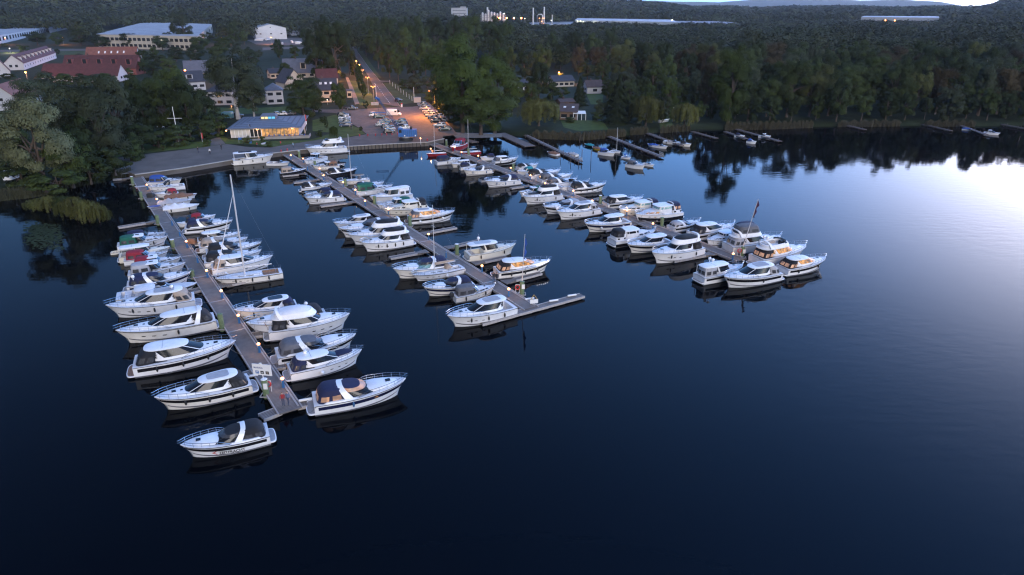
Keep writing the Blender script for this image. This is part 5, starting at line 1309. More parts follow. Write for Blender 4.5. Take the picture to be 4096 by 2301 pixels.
# the big tree and the green behind the car park
tree('F', 1165, 335, 88, 170, 'round', FB, 'huge bright green tree right of the car park', GR)
tree('F', 1245, 332, 130, 130, 'round', FB, 'right hand half crown leaning on the huge bright green tree', GR)
tree('F', 1130, 300, 170, 100, 'round', FM, 'tree at the left foot of the huge bright green tree', GR)
tree('F', 1210, 340, 215, 150, 'round', FM, 'lower dark crown beneath the huge bright green tree', GR)
for q, m_ in (((1090, 1180, 1035, 260), FB), ((900, 1060, 845, 230), FG), ((1030, 1010, 860, 180), FG), ((780, 1010, 900, 160), FM), ((1230, 1330, 1190, 220), FO), ((1340, 1400, 1230, 220), FO), ((1200, 1240, 1120, 160), FM), ((1450, 1420, 1200, 260), FM), ((1640, 1430, 1180, 280), FM)):
    tree('E1', *q, 'bush', m_, 'bushy shrub on the green slope between road and car park', GR)
E1T = [(330, 640, 235, 190), (420, 610, 185, 200), (470, 790, 330, 210), (600, 890, 400, 230), (620, 690, 195, 230), (700, 930, 560, 170), (790, 610, 178, 230), (810, 850, 310, 250), (950, 740, 185, 250), (1010, 860, 420, 220), (1130, 690, 195, 260), (1160, 900, 450, 220), (1340, 690, 165, 270), (1540, 690, 178, 260), (1740, 640, 185, 260), (1940, 640, 215, 220), (1850, 800, 300, 240), (540, 600, 215, 180), (880, 940, 640, 200)]
for i, q in enumerate(E1T): tree('E1', *q, 'round' if i % 3 else 'tall', (FD, FM, FD, FM)[i % 4], 'tall tree in the dense wood right of the road', GR)
# gardens on the right bank
for q, k, m_, lab in (((400, 1030, 640, 260), 'round', FD, 'rounded dark tree between the white bungalow and the lit lamp'), ((820, 1090, 790, 180), 'conifer', FC, 'conical dark yew beside the white garage wall'), ((1210, 1270, 770, 330), 'conifer', FC, 'broad dark conifer reaching down to the shore garden'), ((1350, 930, 620, 220), 'conifer', FR, 'brownish conifer behind the broad dark conifer'),
                      ((400, 1300, 1015, 430), 'willow', FW, 'broad weeping willow left of the brown bungalow'), ((1500, 1300, 975, 330), 'willow', FW, 'weeping willow right of the broad dark conifer'), ((1740, 1180, 795, 235), 'round', FB, 'bright round headed tree between two willows'), ((1900, 1300, 1060, 290), 'willow', FW, 'weeping willow with two white lamps'),
                      ((2350, 1270, 475, 420), 'round', FB, 'massive bright green tree right of the willow lamps'), ((2130, 1200, 640, 260), 'round', FR, 'bronze tinted tree left of the massive green tree'), ((1690, 960, 560, 240), 'round', FM, 'green tree behind the bright round headed tree'), ((1560, 880, 540, 220), 'round', FO, 'olive tree high behind the willow'),
                      ((640, 1010, 880, 150), 'bush', FM, 'shrub in front of the cream bungalow'), ((520, 1100, 1030, 110), 'bush', FD, 'shrub behind the brown bungalow'), ((1000, 1250, 1140, 160), 'bush', FD, 'dark hedge right of the brown bungalow veranda'), ((720, 1260, 1200, 130), 'bush', FD, 'dark shrub before the brown bungalow windows'), ((1180, 1270, 1130, 110), 'bush', FO, 'yellowish shrub under the broad dark conifer'), ((290, 1010, 930, 120), 'bush', FM, 'shrub in front of the low white bungalow'),
                      ((820, 410, 235, 75), 'conifer', FC, 'single dark spruce in front of the long lit hall'), ((1020, 330, 225, 60), 'conifer', FC, 'spruce by the lit hall among round trees'), ((650, 320, 250, 60), 'conifer', FC, 'spruce near the steel stacks'), ((620, 850, 752, 100), 'round', FO, 'tree glowing orange under the garden lamp'), ((900, 830, 640, 200), 'round', FD, 'dark tree behind the white garage'), ((1060, 860, 600, 190), 'tall', FD, 'tall thin dark tree right of the white garage')):
    tree('E2', *q, k, m_, lab, GS)
for i, q in enumerate([(250, 850, 530, 190), (450, 800, 450, 200), (620, 720, 440, 190), (780, 700, 330, 190), (960, 720, 340, 200), (1130, 700, 290, 190), (1320, 720, 390, 200), (100, 800, 480, 170), (530, 640, 330, 170), (700, 640, 350, 150), (1480, 760, 450, 180)]):
    tree('E2', *q, 'round', (FD, FM, FD)[i % 3], 'dark tree in the wood behind the shore gardens', GS)
# rows of the wooded right bank
rr_ = random.Random(5)
def shore_at(x):
    for (a, b) in zip(SHORE, SHORE[1:]):
        if a[0] <= x <= b[0]: return a[1] + (b[1] - a[1]) * (x - a[0]) / (b[0] - a[0])
for row, (d, x0, x1, st, h0, h1) in enumerate([(9, 2960, 4350, 84, 9, 17), (24, 2950, 4400, 78, 15, 22), (48, 2900, 4450, 80, 17, 23), (80, 2850, 4450, 84, 18, 24), (120, 2700, 4450, 84, 18, 24), (165, 2450, 4450, 88, 18, 23), (215, 2300, 4450, 92, 17, 22)]):
    x = x0 + rr_.uniform(0, 40)
    while x < x1:
        p = P(x, shore_at(x)); dr = Vector((p.x, p.y, 0)).normalized(); q = p + dr * (d + rr_.uniform(-5, 5))
        H = rr_.uniform(h0, h1); k = rr_.choice(['round', 'round', 'wide', 'tall']); W = H * rr_.uniform(.58, .85)
        m_ = rr_.choice([FD, FD, FM, FM, FG, FR, FO] if row else [FD, FD, FM])
        tree_at(q, W, H, k, m_, 'dark broadleaf tree in the wood along the right shore', GS)
        x += st * rr_.uniform(.8, 1.2)
HS = [CPt('E7', a, b, GZ) for a, b in ((270, 230), (830, 170), (1220, 270), (1000, 600), (860, 480))]
rf = random.Random(11)
for d, x0, x1, st in ((16, 2560, 2960, 44), (34, 2060, 2960, 52), (52, 2050, 2960, 56), (72, 2050, 2900, 60), (95, 2050, 2800, 62)):
    x = x0
    while x < x1:
        p = P(x, shore_at(x)); q = p + Vector((p.x, p.y, 0)).normalized() * (d + rf.uniform(-5, 5))
        if all((q - Vector((h.x, h.y, 0))).length > 13 and not (abs(atan2(q.x, q.y) - atan2(h.x, h.y)) < .011 and hypot(q.x, q.y) < hypot(h.x, h.y) + 5) for h in HS):
            H = rf.uniform(5, 9) if d < 60 else rf.uniform(9, 15)
            tree_at(q, H * rf.uniform(.7, 1.0), H, rf.choice(['round', 'bush', 'round']), rf.choice([FD, FM, FM, FG]), 'garden tree or tall shrub between the right bank bungalows', GS)
        x += st * rf.uniform(.8, 1.3)
for q in ((800, 520, 290, 70), (2380, 900, 560, 220)): tree('E3', *q, 'tall', FD, 'slim dark poplar standing out above the right shore wood', GS)
tree('E3', 1910, 1040, 740, 260, 'round', FG, 'rounded grey green tree alone at the right shore', GS)
tree('E3', 2180, 1000, 560, 240, 'round', FG, 'pale tree behind the lone rounded shore tree', GS)
# willow hanging over the water on the left and low scrub there
for i, (x, y, yt, w, m_) in enumerate([(320, 975, 868, 160, FO), (450, 985, 835, 190, FW), (590, 1040, 880, 150, FO), (690, 1065, 838, 200, FW), (800, 1090, 872, 190, FW), (890, 1095, 905, 150, FW), (955, 1075, 955, 90, FW), (560, 985, 830, 150, FD), (400, 950, 850, 140, FD)]):
    px = cr('D8', x, y); p = P(px[0], px[1], 0); W = w * .4491 * CAMH / ray(*px)[2] / FPX; H = ztop(px[0], cr('D8', x, yt)[1], hypot(p.x, p.y))
    T = tree_at(p, W * 1.15, H, 'willow', m_, 'low willow scrub hanging over the water beside the left pier', 'willow scrub over the left water'); T.location.z = -.25
# ------------------------------------------------------------------ reeds, lily pads (uncountable)
def reeds(name, segs, n, h0, h1, mat_):
    global RNG
    RNG = np.random.default_rng(3); Vs = []
    for (x0, y0, x1, y1, depth, share) in segs:
        a, b = P(x0, y0), P(x1, y1); m = int(n * share); t = RNG.uniform(0, 1, m); d = Vector((a.x + b.x, a.y + b.y, 0)).normalized()
        off = RNG.uniform(-depth * .3, depth * .7, m)
        x = a.x + (b.x - a.x) * t + d.x * off; y = a.y + (b.y - a.y) * t + d.y * off
        h = RNG.uniform(h0, h1, m) * (.65 + .35 * np.sin(t * 19) ** 2); an = RNG.uniform(0, pi, m); w = RNG.uniform(.05, .11, m)
        lx, ly = RNG.normal(0, .22, m), RNG.normal(0, .22, m); cx_, sx_ = np.cos(an) * w, np.sin(an) * w; z0 = np.full(m, -.3)
        Vs.append(np.stack([np.stack([x - cx_, y - sx_, z0], 1), np.stack([x + cx_, y + sx_, z0], 1), np.stack([x + cx_ * .4 + lx, y + sx_ * .4 + ly, h], 1), np.stack([x - cx_ * .4 + lx, y - sx_ * .4 + ly, h], 1)], 1))
    o = bpy.data.objects.new(name, quads_mesh(name, np.concatenate(Vs), mat_)); COL.objects.link(o)
    return tag(o, 'bed of brown green reeds along the water', 'reeds', None, 'stuff')
REED = M('reed_blades', (.052, .046, .024), .85, var=.4, scale=1.2)
REEDG = M('green_reed_blades', (.045, .048, .024), .85, var=.4, scale=1.2)
reeds('reeds', [(2130, 552, 2330, 560, 5, .16), (2330, 560, 2420, 552, 5, .09), (2425, 550, 2500, 545, 5, .07), (2520, 540, 2590, 536, 4, .05), (2900, 520, 3000, 518, 5, .12), (3000, 518, 3150, 514, 6, .2), (3150, 514, 3250, 510, 5, .1), (3350, 508, 3600, 505, 4, .1), (3700, 506, 3900, 507, 4, .06), (2640, 532, 2760, 524, 4, .05)], 26000, 1.4, 2.6, REED)
reeds('bank_reeds', [(-300, 815, 0, 800, 6, .3), (0, 800, 110, 790, 5, .2), (110, 790, 200, 772, 5, .2), (200, 765, 420, 727, 3, .2), (455, 718, 530, 700, 1.5, .1)], 12000, 1.0, 2.4, REEDG)
RNG = np.random.default_rng(9); mb = MB()
for i in range(900):
    t = RNG.uniform(0, 1); x = 200 + RNG.beta(2, 2) * 380; y = 1090 + RNG.beta(1.6, 2.2) * 260 + (x - 380) * .12
    p = CPt('D8', x, y); mb.disc((p.x, p.y, .012 + .0002 * (i % 40)), RNG.uniform(.10, .34), 7)
o = obj('lily_pads', mb, M('lily_leaf', (.030, .040, .018), .9, var=.35, scale=2, spec=.08), None, False); tag(o, 'scattered lily pads floating before the left willow scrub', 'lily pads', None, 'stuff')

# ------------------------------------------------------------------ the endless far forest, one mass
def far_forest():
    global RNG
    RNG = np.random.default_rng(21)
    Vn = []; cs = []
    def clear(x, y, r, pxx):
        if r < 880 and pxx < 1385: return True                     # village and halls
        if pxx < 1385 and r < 960 and pxx > -200 and RNG.uniform() < .3: return True
        if r < 480 and pxx > 2050: return True
        if 370 < pxx < 870 and r < 1345 or -200 < pxx < 285 and r < 1260 or 1000 < pxx < 1215 and r < 1015: return True
        if r < 560 and pxx <= 2100: return True
        for x0, x1, r0, r1 in ((2280, 2960, 1330, 1560), (1890, 2300, 1200, 1400), (3400, 3800, 1560, 1960), (1790, 1900, 1500, 1700)):
            if x0 < pxx < x1 and r0 < r < r1: return True
        return False
    r = 430.0
    while r < 5000:
        s = 8.0 + r * .0045 if r < 2200 else 18 + (r - 2200) * .006
        n = int(radians(92) * r / s)
        for i in range(n):
            az = radians(-46) + radians(92) * (i + RNG.uniform(-.45, .45)) / n; q = r + RNG.uniform(-.5, .5) * s
            x, y = q * sin(az), q * cos(az); pxx = CX + FPX * tan(az) / CP
            if clear(x, y, q, pxx): continue
            H = RNG.uniform(16, 22) * (1 + .32 * sin(x * .021 + 2 * sin(y * .013)) * cos(y * .017))
            if 2100 < pxx < 3000 and q < 1400: H = RNG.uniform(9.5, 14)
            if 1880 < pxx <= 2100 and q < 1250: H = RNG.uniform(14, 19)
            if 3000 <= pxx < 3850 and 800 < q < 1600: H = RNG.uniform(10, 15)
            cs.append((x, y, land(x, y), H, s, q))
        r += s * .92
    cs = np.array(cs)
    out = []; mi = []
    for lo, hi, nq, ls in ((0, 900, 95, .62), (900, 1700, 48, 1.0), (1700, 2800, 22, 1.8), (2800, 9999, 11, 3.0)):
        c = cs[(cs[:, 5] >= lo) & (cs[:, 5] < hi)]; m = len(c)
        if not m: continue
        u = unit(m * nq).reshape(m, nq, 3); u[:, :, 2] = np.abs(u[:, :, 2]) * 1.05 - .12
        rad = (c[:, 4] * RNG.uniform(.50, .72, m))[:, None]
        lump = 1 + .22 * np.sin(u[:, :, 0] * 5 + c[:, 0:1]) * np.sin(u[:, :, 1] * 5 + c[:, 1:2]) + RNG.normal(0, .08, (m, nq))
        hz = (c[:, 3] * RNG.uniform(.38, .6, m))[:, None]
        Pp = np.stack([c[:, 0:1] + u[:, :, 0] * rad * lump, c[:, 1:2] + u[:, :, 1] * rad * lump, c[:, 2:3] + c[:, 3:4] - hz + u[:, :, 2] * hz * lump], 2).reshape(-1, 3)
        Nn = u.reshape(-1, 3) + np.array([0, 0, .3]) + RNG.normal(0, .22, (m * nq, 3))
        k = np.repeat(c[:, 4] / 10, nq)
        out.append(leaf_quads(Pp, Nn, ls * RNG.uniform(.7, 1.4, m * nq) * k * 1.25, 1.5)); mi.append(np.repeat(RNG.integers(0, 4, m), nq))
    FF = [fol('forest_leaves_a', (.030, .036, .016), 0), fol('forest_leaves_b', (.040, .050, .019), 0), fol('forest_leaves_c', (.045, .050, .022), 0), fol('forest_leaves_d', (.024, .030, .017), 0)]
    o = bpy.data.objects.new('far_forest', quads_mesh('far_forest', np.concatenate(out), None, FF, np.concatenate(mi))); COL.objects.link(o)
    tag(o, 'endless dark forest canopy stretching to the horizon', 'forest', None, 'stuff')
    print('far forest crowns', len(cs), 'quads', len(np.concatenate(mi)))
far_forest()
# ------------------------------------------------------------------ buildings
PLW = M('white_render', (.42, .415, .42), .8, var=.08, scale=.3); PLC = M('cream_render', (.38, .34, .28), .8, var=.1, scale=.3); PLB = M('beige_render', (.48, .37, .27), .8, var=.1, scale=.3)
BRK = M('brown_cladding', (.13, .085, .06), .8, var=.2, scale=.5); GREYW = M('grey_cladding', (.34, .35, .37), .7, var=.12, scale=.2)
RRED = M('red_tiles', (.080, .026, .027), .8, var=.25, scale=.6, kind='tile', bscale=1.6); RORG = M('orange_tiles', (.19, .070, .048), .8, var=.25, scale=.6, kind='tile', bscale=1.6)
RDARK = M('dark_tiles', (.040, .042, .055), .75, var=.25, scale=.6, kind='tile', bscale=1.6); RBRN = M('brown_tiles', (.075, .05, .045), .8, var=.25, scale=.6, kind='tile', bscale=1.6)
RGREY = M('grey_roof', (.27, .28, .31), .8, var=.3, scale=.12); RBLUE = M('blue_grey_roof', (.125, .145, .19), .7, var=.12, scale=.4, kind='tile', bscale=1.2)
RSLATE = M('slate_roof', (.085, .095, .125), .7, var=.2, scale=.5)
WINM = M('window_glass', (.015, .018, .022), .12, var=.3, scale=1); WINL = M('lit_window', (.3, .2, .08), .4, emit=(1.0, .42, .10), estr=.15, kind='room', scale=.8)
WINW = M('curtained_window', (.42, .40, .36), .5, var=.2, scale=.8, emit=(.5, .46, .42), estr=.03)
WINY = M('lit_yellow_window', (.4, .35, .2), .4, emit=(1.0, .80, .34), estr=.22); WINB = M('lit_cyan_window', (.1, .35, .5), .4, emit=(.12, .62, 1.0), estr=.16)
def house(nm, label, c, a, b, depth, wall, ridge, wm, rm, perp=False, hip=False, flat=False, nx=4, floors=1, lit=(), dorm=0, cat='house', over=.5, sky=0, group='houses of the village', wh=1.3, ww=1.1):
    A, B_ = CPt(c, *a, GZ), CPt(c, *b, GZ); A.z = B_.z = 0
    L = (B_ - A).length; T = thing(nm, label, cat, (A.x, A.y, GZ), atan2(B_.y - A.y, B_.x - A.x), group)
    D_ = depth; mb = MB()
    mb.add([(0, 0, 0), (L, 0, 0), (L, D_, 0), (0, D_, 0), (0, 0, wall), (L, 0, wall), (L, D_, wall), (0, D_, wall)], [(0, 1, 5, 4), (1, 2, 6, 5), (2, 3, 7, 6), (3, 0, 4, 7)])
    if not hip and not flat:
        if perp: mb.add([(0, 0, wall), (L, 0, wall), (L / 2, 0, ridge), (0, D_, wall), (L, D_, wall), (L / 2, D_, ridge)], [(0, 1, 2), (4, 3, 5)])
        else: mb.add([(0, 0, wall), (0, D_, wall), (0, D_ / 2, ridge), (L, 0, wall), (L, D_, wall), (L, D_ / 2, ridge)], [(1, 0, 2), (3, 4, 5)])
    obj('wall', mb, wm, T, False)
    t = .22; mb = MB(); o = over
    def slab(p, q, r, s): 
        mb.add([p, q, r, s] + [(v[0], v[1], v[2] + t) for v in (p, q, r, s)], [(3, 2, 1, 0), (4, 5, 6, 7), (0, 1, 5, 4), (1, 2, 6, 5), (2, 3, 7, 6), (3, 0, 4, 7)])
    if flat:
        slab((-o, -o, wall), (L + o, -o, wall), (L + o, D_ + o, ridge), (-o, D_ + o, ridge))
    elif hip:
        k = min(L, D_) / 2
        r0, r1 = ((k, D_ / 2, ridge), (L - k, D_ / 2, ridge)) if L >= D_ else ((L / 2, k, ridge), (L / 2, D_ - k, ridge))
        e = [(-o, -o, wall - .1), (L + o, -o, wall - .1), (L + o, D_ + o, wall - .1), (-o, D_ + o, wall - .1)]
        mb.add(e + [r0, r1], ([(0, 1, 5, 4), (1, 2, 5), (2, 3, 4, 5), (3, 0, 4)] if L >= D_ else [(0, 1, 4), (1, 2, 5, 4), (2, 3, 5), (3, 0, 4, 5)]))
    elif perp:
        dz = (ridge - wall) / (L / 2) * o
        slab((-o, -o, wall - dz), (L / 2, -o, ridge), (L / 2, D_ + o, ridge), (-o, D_ + o, wall - dz)); slab((L / 2, -o, ridge + .002), (L + o, -o, wall - dz), (L + o, D_ + o, wall - dz), (L / 2, D_ + o, ridge + .002))
    else:
        dz = (ridge - wall) / (D_ / 2) * o
        slab((-o, -o, wall - dz), (L + o, -o, wall - dz), (L + o, D_ / 2, ridge), (-o, D_ / 2, ridge)); slab((-o, D_ / 2, ridge + .002), (L + o, D_ / 2, ridge + .002), (L + o, D_ + o, wall - dz), (-o, D_ + o, wall - dz))
    ro = obj('roof', mb, rm, T, False)
    k = 0
    for f in range(floors):
        for i in range(nx):
            x = L * (i + .5) / nx; z = wall * (f + .5) / floors - .1; w_ = min(ww, L / nx * .36); h_ = min(wh, wall / floors * .6)
            mb = MB(); mb.box(x - w_, x + w_, -.06, -.01, z - h_ / 2, z + h_ / 2); wo = obj('window', mb, WINL if k in lit else WINM, T, False)
            if L / nx > 2.2:
                mb = MB(); mb.box(x - w_ - .1, x + w_ + .1, -.11, -.062, z - h_ / 2 - .12, z - h_ / 2 - .01); obj('sill', mb, SIGNW, wo, False)
            k += 1
    if perp and ridge - wall > 2:
        mb = MB(); mb.box(L / 2 - .6, L / 2 + .6, -.06, -.01, wall + .3, wall + 1.4); obj('window', mb, WINM, T, False)
    if not perp and not flat and not hip:
        for y0, y1 in ((D_ * .3, D_ * .45), (D_ * .6, D_ * .75)):
            for x in (-.05, L + .01): mb = MB(); mb.box(x, x + .04, y0, y1, wall * .4, wall * .75); obj('window', mb, WINM, T, False)
        mb = MB(); mb.box(L * .3, L * .3 + .7, D_ * .5 - .35, D_ * .5 + .35, ridge - .6, ridge + 1.0); obj('chimney', mb, RBRN, ro, False)
    for i in range(dorm):
        x = L * (i + .5) / dorm; z0 = wall + (ridge - wall) * .25; y0 = D_ / 2 * .22; hh = (ridge - wall) * .48; w_ = min(1.6, L / dorm * .3)
        mb = MB(); mb.box(x - w_, x + w_, y0, D_ * .45, z0 - .3, z0 + hh); do = obj('dormer', mb, wm, T, False)
        mb = MB(); mb.box(x - w_ - .25, x + w_ + .25, y0 - .3, D_ * .46, z0 + hh + .003, z0 + hh + .25); obj('dormer_roof', mb, rm, do, False)
        mb = MB(); mb.box(x - w_ * .7, x + w_ * .7, y0 - .05, y0 - .01, z0 + .2, z0 + hh - .2); obj('dormer_window', mb, WINM, do, False)
    for i in range(sky):
        x = L * (.25 + .5 * i / max(1, sky - 1)); q0, q1 = .42, .62
        zz = lambda q: wall + (ridge - wall) * q + t + .03
        mb = MB(); mb.add([(x - .5, D_ / 2 * q0, zz(q0)), (x + .5, D_ / 2 * q0, zz(q0)), (x + .5, D_ / 2 * q1, zz(q1)), (x - .5, D_ / 2 * q1, zz(q1))], [(0, 1, 2, 3)]); obj('skylight', mb, SIGNW, ro, False)
    return T
house('row_house', 'long white row house with a brown roof full of dormers, far left', 'N', (99, 280), (227, 233), 11, 4.6, 9.6, PLW, RRED, nx=14, floors=1, dorm=9, cat='house', ww=.6)
house('gable_house', 'white gable house cut by the left picture edge above the street lamp', 'N', (-40, 312), (46, 308), 16, 3.4, 12, PLW, RRED, perp=True, nx=2)
house('row_house', 'long red roofed house with five pale dormers', 'D6', (845, 790), (1800, 790), 12, 4.4, 11.4, M('red_brick_wall', (.22, .07, .06), .85, var=.2), RRED, nx=8, dorm=5)
house('row_house', 'low long red roof directly behind the left trees', 'D6', (560, 880), (1560, 880), 11, 3.6, 9.4, PLW, RRED, nx=8)
house('roof_house', 'orange red roof with pale skylight strips behind the dormer house', 'D6', (1140, 650), (1800, 640), 16, 4, 11.5, PLW, RORG, nx=6, sky=5)
house('barn', 'big gable barn with orange tiled roof at the left edge', 'N', (-60, 446), (92, 440), 30, 3.6, 10.2, GREYW, RORG, perp=True, nx=2, cat='barn')
house('house', 'dark roofed house with white gable window left of the birch', 'D7', (370, 1010), (740, 985), 10, 4.6, 9.2, PLW, RDARK, nx=4, floors=1, perp=False, sky=0, dorm=1)
house('house', 'white two storey house with one glowing window behind the clubhouse', 'D7', (755, 1190), (1105, 1185), 10, 5.8, 9, PLW, RDARK, nx=3, floors=2, lit=(4,), hip=True)
house('house', 'white modern house with dark hip roof and balcony between birch and oak', 'D7', (1545, 1180), (1765, 1170), 10, 6.0, 8.6, PLW, RSLATE, nx=2, floors=2, hip=True)
house('annex', 'low white annex with roof terrace left of the modern house', 'D7', (1395, 1165), (1540, 1165), 7, 3.0, 3.1, PLW, RGREY, nx=1, flat=True, floors=1)
house('gable_house', 'house with steep dark gable roof above the modern white house', 'D7', (1790, 980), (2040, 960), 12, 3.5, 9.5, PLC, RDARK, perp=True, nx=2)
house('house', 'wide dark roof with a small dormer near the road', 'D7', (1760, 830), (2290, 820), 13, 3.2, 10.5, PLC, RSLATE, nx=5, dorm=1)
house('house', 'dark blue roof half hidden left of the birch crown', 'D7', (470, 830), (770, 820), 11, 3.2, 9.4, PLC, RSLATE, nx=4)
house('house', 'small orange lit house with pale front beyond the birch', 'D7', (1590, 840), (1780, 830), 8, 3.2, 5.4, PLB, RDARK, nx=3)
house('house', 'beige house with dark solar roof beside the road verge', 'E6', (70, 1185), (385, 1175), 10, 5.6, 10, PLB, RDARK, nx=3, floors=2, sky=3)
house('house', 'house with low red tiled roof behind the solar roof house', 'E6', (80, 900), (390, 890), 10, 3.2, 7.5, PLC, RRED, nx=3)
house('annex', 'tiny pale annex with one dark window by the sandy path', 'E6', (532, 1112), (603, 1110), 4, 3.2, 3.3, PLB, RDARK, nx=1, flat=True)
house('annex', 'white flat building right of the pale gabled hall', 'D7', (1845, 262), (1965, 258), 14, 9.5, 9.6, PLW, RGREY, nx=3, floors=2, flat=True, cat='building')
house('boat_hall', 'pale gabled boat hall on the storage yard', 'D7', (1395, 325), (1805, 318), 60, 13.5, 18, M('pale_metal_cladding', (.52, .53, .56), .6, var=.08, scale=.2), RGREY, perp=True, nx=3, cat='hall')
house('bungalow', 'low white bungalow with dark roof left of the rounded dark tree', 'E7', (172, 283), (370, 270), 8, 3.0, 5.2, PLW, RDARK, nx=3, group='garden houses of the right bank')
house('bungalow', 'cream bungalow with pale gable below the glowing garden lamp', 'E7', (692, 222), (955, 212), 9, 3.0, 5.4, PLC, RDARK, nx=4, group='garden houses of the right bank')
house('garage', 'long white garage wall with dark roof beside the conical yew', 'E7', (1122, 308), (1322, 303), 8, 3.4, 6.0, PLW, RBRN, nx=1, group='garden houses of the right bank', cat='garage')
bg_ = house('bungalow', 'brown shore bungalow with white glazed veranda', 'E7', (770, 640), (985, 645), 11, 3.1, 5.2, BRK, RBRN, nx=2, group='garden houses of the right bank', sky=2)
house('shed', 'small dark roofed shed behind the brown shore bungalow', 'E7', (785, 500), (955, 492), 6, 2.6, 3.6, BRK, RBRN, nx=1, group='garden houses of the right bank', cat='shed')
house('house', 'house with a sliver of red roof among the trees right of the wood', 'E2', (160, 500), (235, 540), 9, 4.5, 10, GREYW, RRED, nx=2, group='garden houses of the right bank')
# veranda of the brown bungalow
q0, q1 = CPt('E7', 940, 650, GZ), CPt('E7', 1106, 650, GZ); T = thing('veranda', 'white post veranda attached to the brown shore bungalow', 'veranda', (q0.x, q0.y, GZ), atan2(q1.y - q0.y, q1.x - q0.x)); L_ = (q1 - q0).length
mb = MB(); mb.add([(0, 0, 2.4), (L_, 0, 2.4), (L_, 3.5, 3.0), (0, 3.5, 3.0), (0, 0, 2.5), (L_, 0, 2.5), (L_, 3.5, 3.1), (0, 3.5, 3.1)], [(3, 2, 1, 0), (4, 5, 6, 7), (0, 1, 5, 4), (1, 2, 6, 5), (2, 3, 7, 6), (3, 0, 4, 7)]); obj('roof', mb, SIGNW, T, False)
for x in (0.1, L_ * .33, L_ * .66, L_ - .1): mb = MB(); mb.box(x - .08, x + .08, .05, .2, 0, 2.42); obj('post', mb, SIGNW, T, False)
q0 = CPt('E3', 55, 985, GZ); T = thing('garden_pavilion', 'small white topped pavilion at the foot of the massive green tree', 'pavilion', (q0.x, q0.y, GZ))
mb = MB(); mb.rings([[Vector((s * 2.2, t * 2.2, 2.2)) for s, t in ((1, 1), (-1, 1), (-1, -1), (1, -1))], [Vector((s * .1, t * .1, 3.1)) for s, t in ((1, 1), (-1, 1), (-1, -1), (1, -1))]], True, True); obj('roof', mb, SIGNW, T, False)
for s, t in ((1, 1), (-1, 1), (-1, -1), (1, -1)): mb = MB(); mb.box(s * 2 - .06, s * 2 + .06, t * 2 - .06, t * 2 + .06, 0, 2.25); obj('post', mb, SIGNW, T, False)
def hall(nm, label, c, pts, z, wm, rm, bands=(), cat='hall', base=GZ, group='factory halls'):
    ps = [CPt(c, x, y, z) for x, y in pts]; o = ps[0]; T = thing(nm, label, cat, (o.x, o.y, base), 0, group); h_ = z - base
    q = [(p.x - o.x, p.y - o.y) for p in ps]; n = len(q)
    mb = MB(); mb.rings([[Vector((x, y, 0)) for x, y in q], [Vector((x, y, h_)) for x, y in q]]); obj('wall', mb, wm, T, False)
    mb = MB(); mb.prism(q, h_ + .01, h_ + .5); ro = obj('roof', mb, rm, T, False)
    for e, k, z0, z1, m_, w_ in bands:
        a, b = Vector((*q[e], 0)), Vector((*q[(e + 1) % n], 0)); d = b - a; nr = Vector((d.y, -d.x, 0)).normalized()
        for i in range(k):
            u, v = a + d * ((i + .5 - w_ / 2) / k) + nr * .12, a + d * ((i + .5 + w_ / 2) / k) + nr * .12
            mb = MB(); mb.add([(u.x, u.y, z0 * h_), (v.x, v.y, z0 * h_), (v.x, v.y, z1 * h_), (u.x, u.y, z1 * h_)], [(0, 1, 2, 3)]); obj('window', mb, m_, T, False)
    return T
hall('factory_hall', 'large grey roofed hall with two rows of windows, upper left', 'N', [(385, 139), (790, 147), (847, 98), (581, 89)], 14, PLC, RGREY, ((0, 22, .60, .82, WINM, .7), (0, 22, .14, .36, WINM, .7), (1, 5, .5, .8, WINM, .2)))
hall('office_hall', 'long hall with white window strip at the left picture edge', 'N', [(-160, 172), (44, 134), (192, 109), (200, 106), (-160, 105)], 10, PLW, RGREY, ((1, 18, .35, .82, WINM, .45), (0, 12, .35, .82, WINM, .45)))
hall('factory_hall', 'low grey roof behind the white window strip hall', 'N', [(196, 117), (272, 106), (240, 104), (190, 107)], 9, GREYW, RGREY)
hall('long_hall', 'long lit industrial hall on the horizon right of the steel stacks', 'N', [(2299, 82), (2560, 87), (2712, 91), (2690, 80), (2310, 74)], 15.5, M('lit_wall', (.55, .56, .56), .7, var=.1, scale=.1), M('pale_hall_roof', (.40, .41, .47), .8, var=.25, scale=.06), ((0, 30, .45, .7, WINM, .6), (1, 16, .45, .7, WINM, .6)))
hall('long_hall', 'dim grey hall wing right of the long lit hall', 'N', [(2705, 96), (2960, 101), (2965, 93), (2850, 85), (2700, 85)], 10.5, GREYW, M('dim_hall_roof', (.22, .22, .26), .8, var=.2, scale=.1), ((0, 12, .4, .7, WINM, .6),))
hall('works_building', 'low works building behind the steel stacks', 'N', [(2118, 101), (2300, 98), (2300, 88), (2118, 90)], 9.5, PLC, RGREY, ((0, 10, .3, .6, WINM, .5),))
hall('far_hall', 'distant bluish hall in the forest on the right', 'N', [(3445, 69), (3757, 72), (3755, 63), (3470, 60)], 17, GREYW, M('bluish_hall_roof', (.30, .34, .46), .7, var=.15, scale=.1), ((0, 14, .2, .6, WINM, .6),))
T = thing('block_building', 'grey box shaped tower block on the forest horizon', 'building', PR(1842, 1600, GZ), 0, 'factory halls'); mb = MB(); mb.box(-17, 17, -10, 10, 0, 34); obj('wall', mb, GREYW, T, False); mb = MB(); mb.box(-17.4, 17.4, -10.4, 10.4, 34.01, 35); obj('roof', mb, RGREY, T, False); mb = MB(); mb.box(2, 14, -4, 4, 35.01, 37.5); obj('roof_plant', mb, METALG, T, False)
for i in range(5): mb = MB(); mb.box(-14, 14, -10.12, -10.02, 5 + i * 6, 6.2 + i * 6); obj('window_band', mb, RSLATE, T, False)
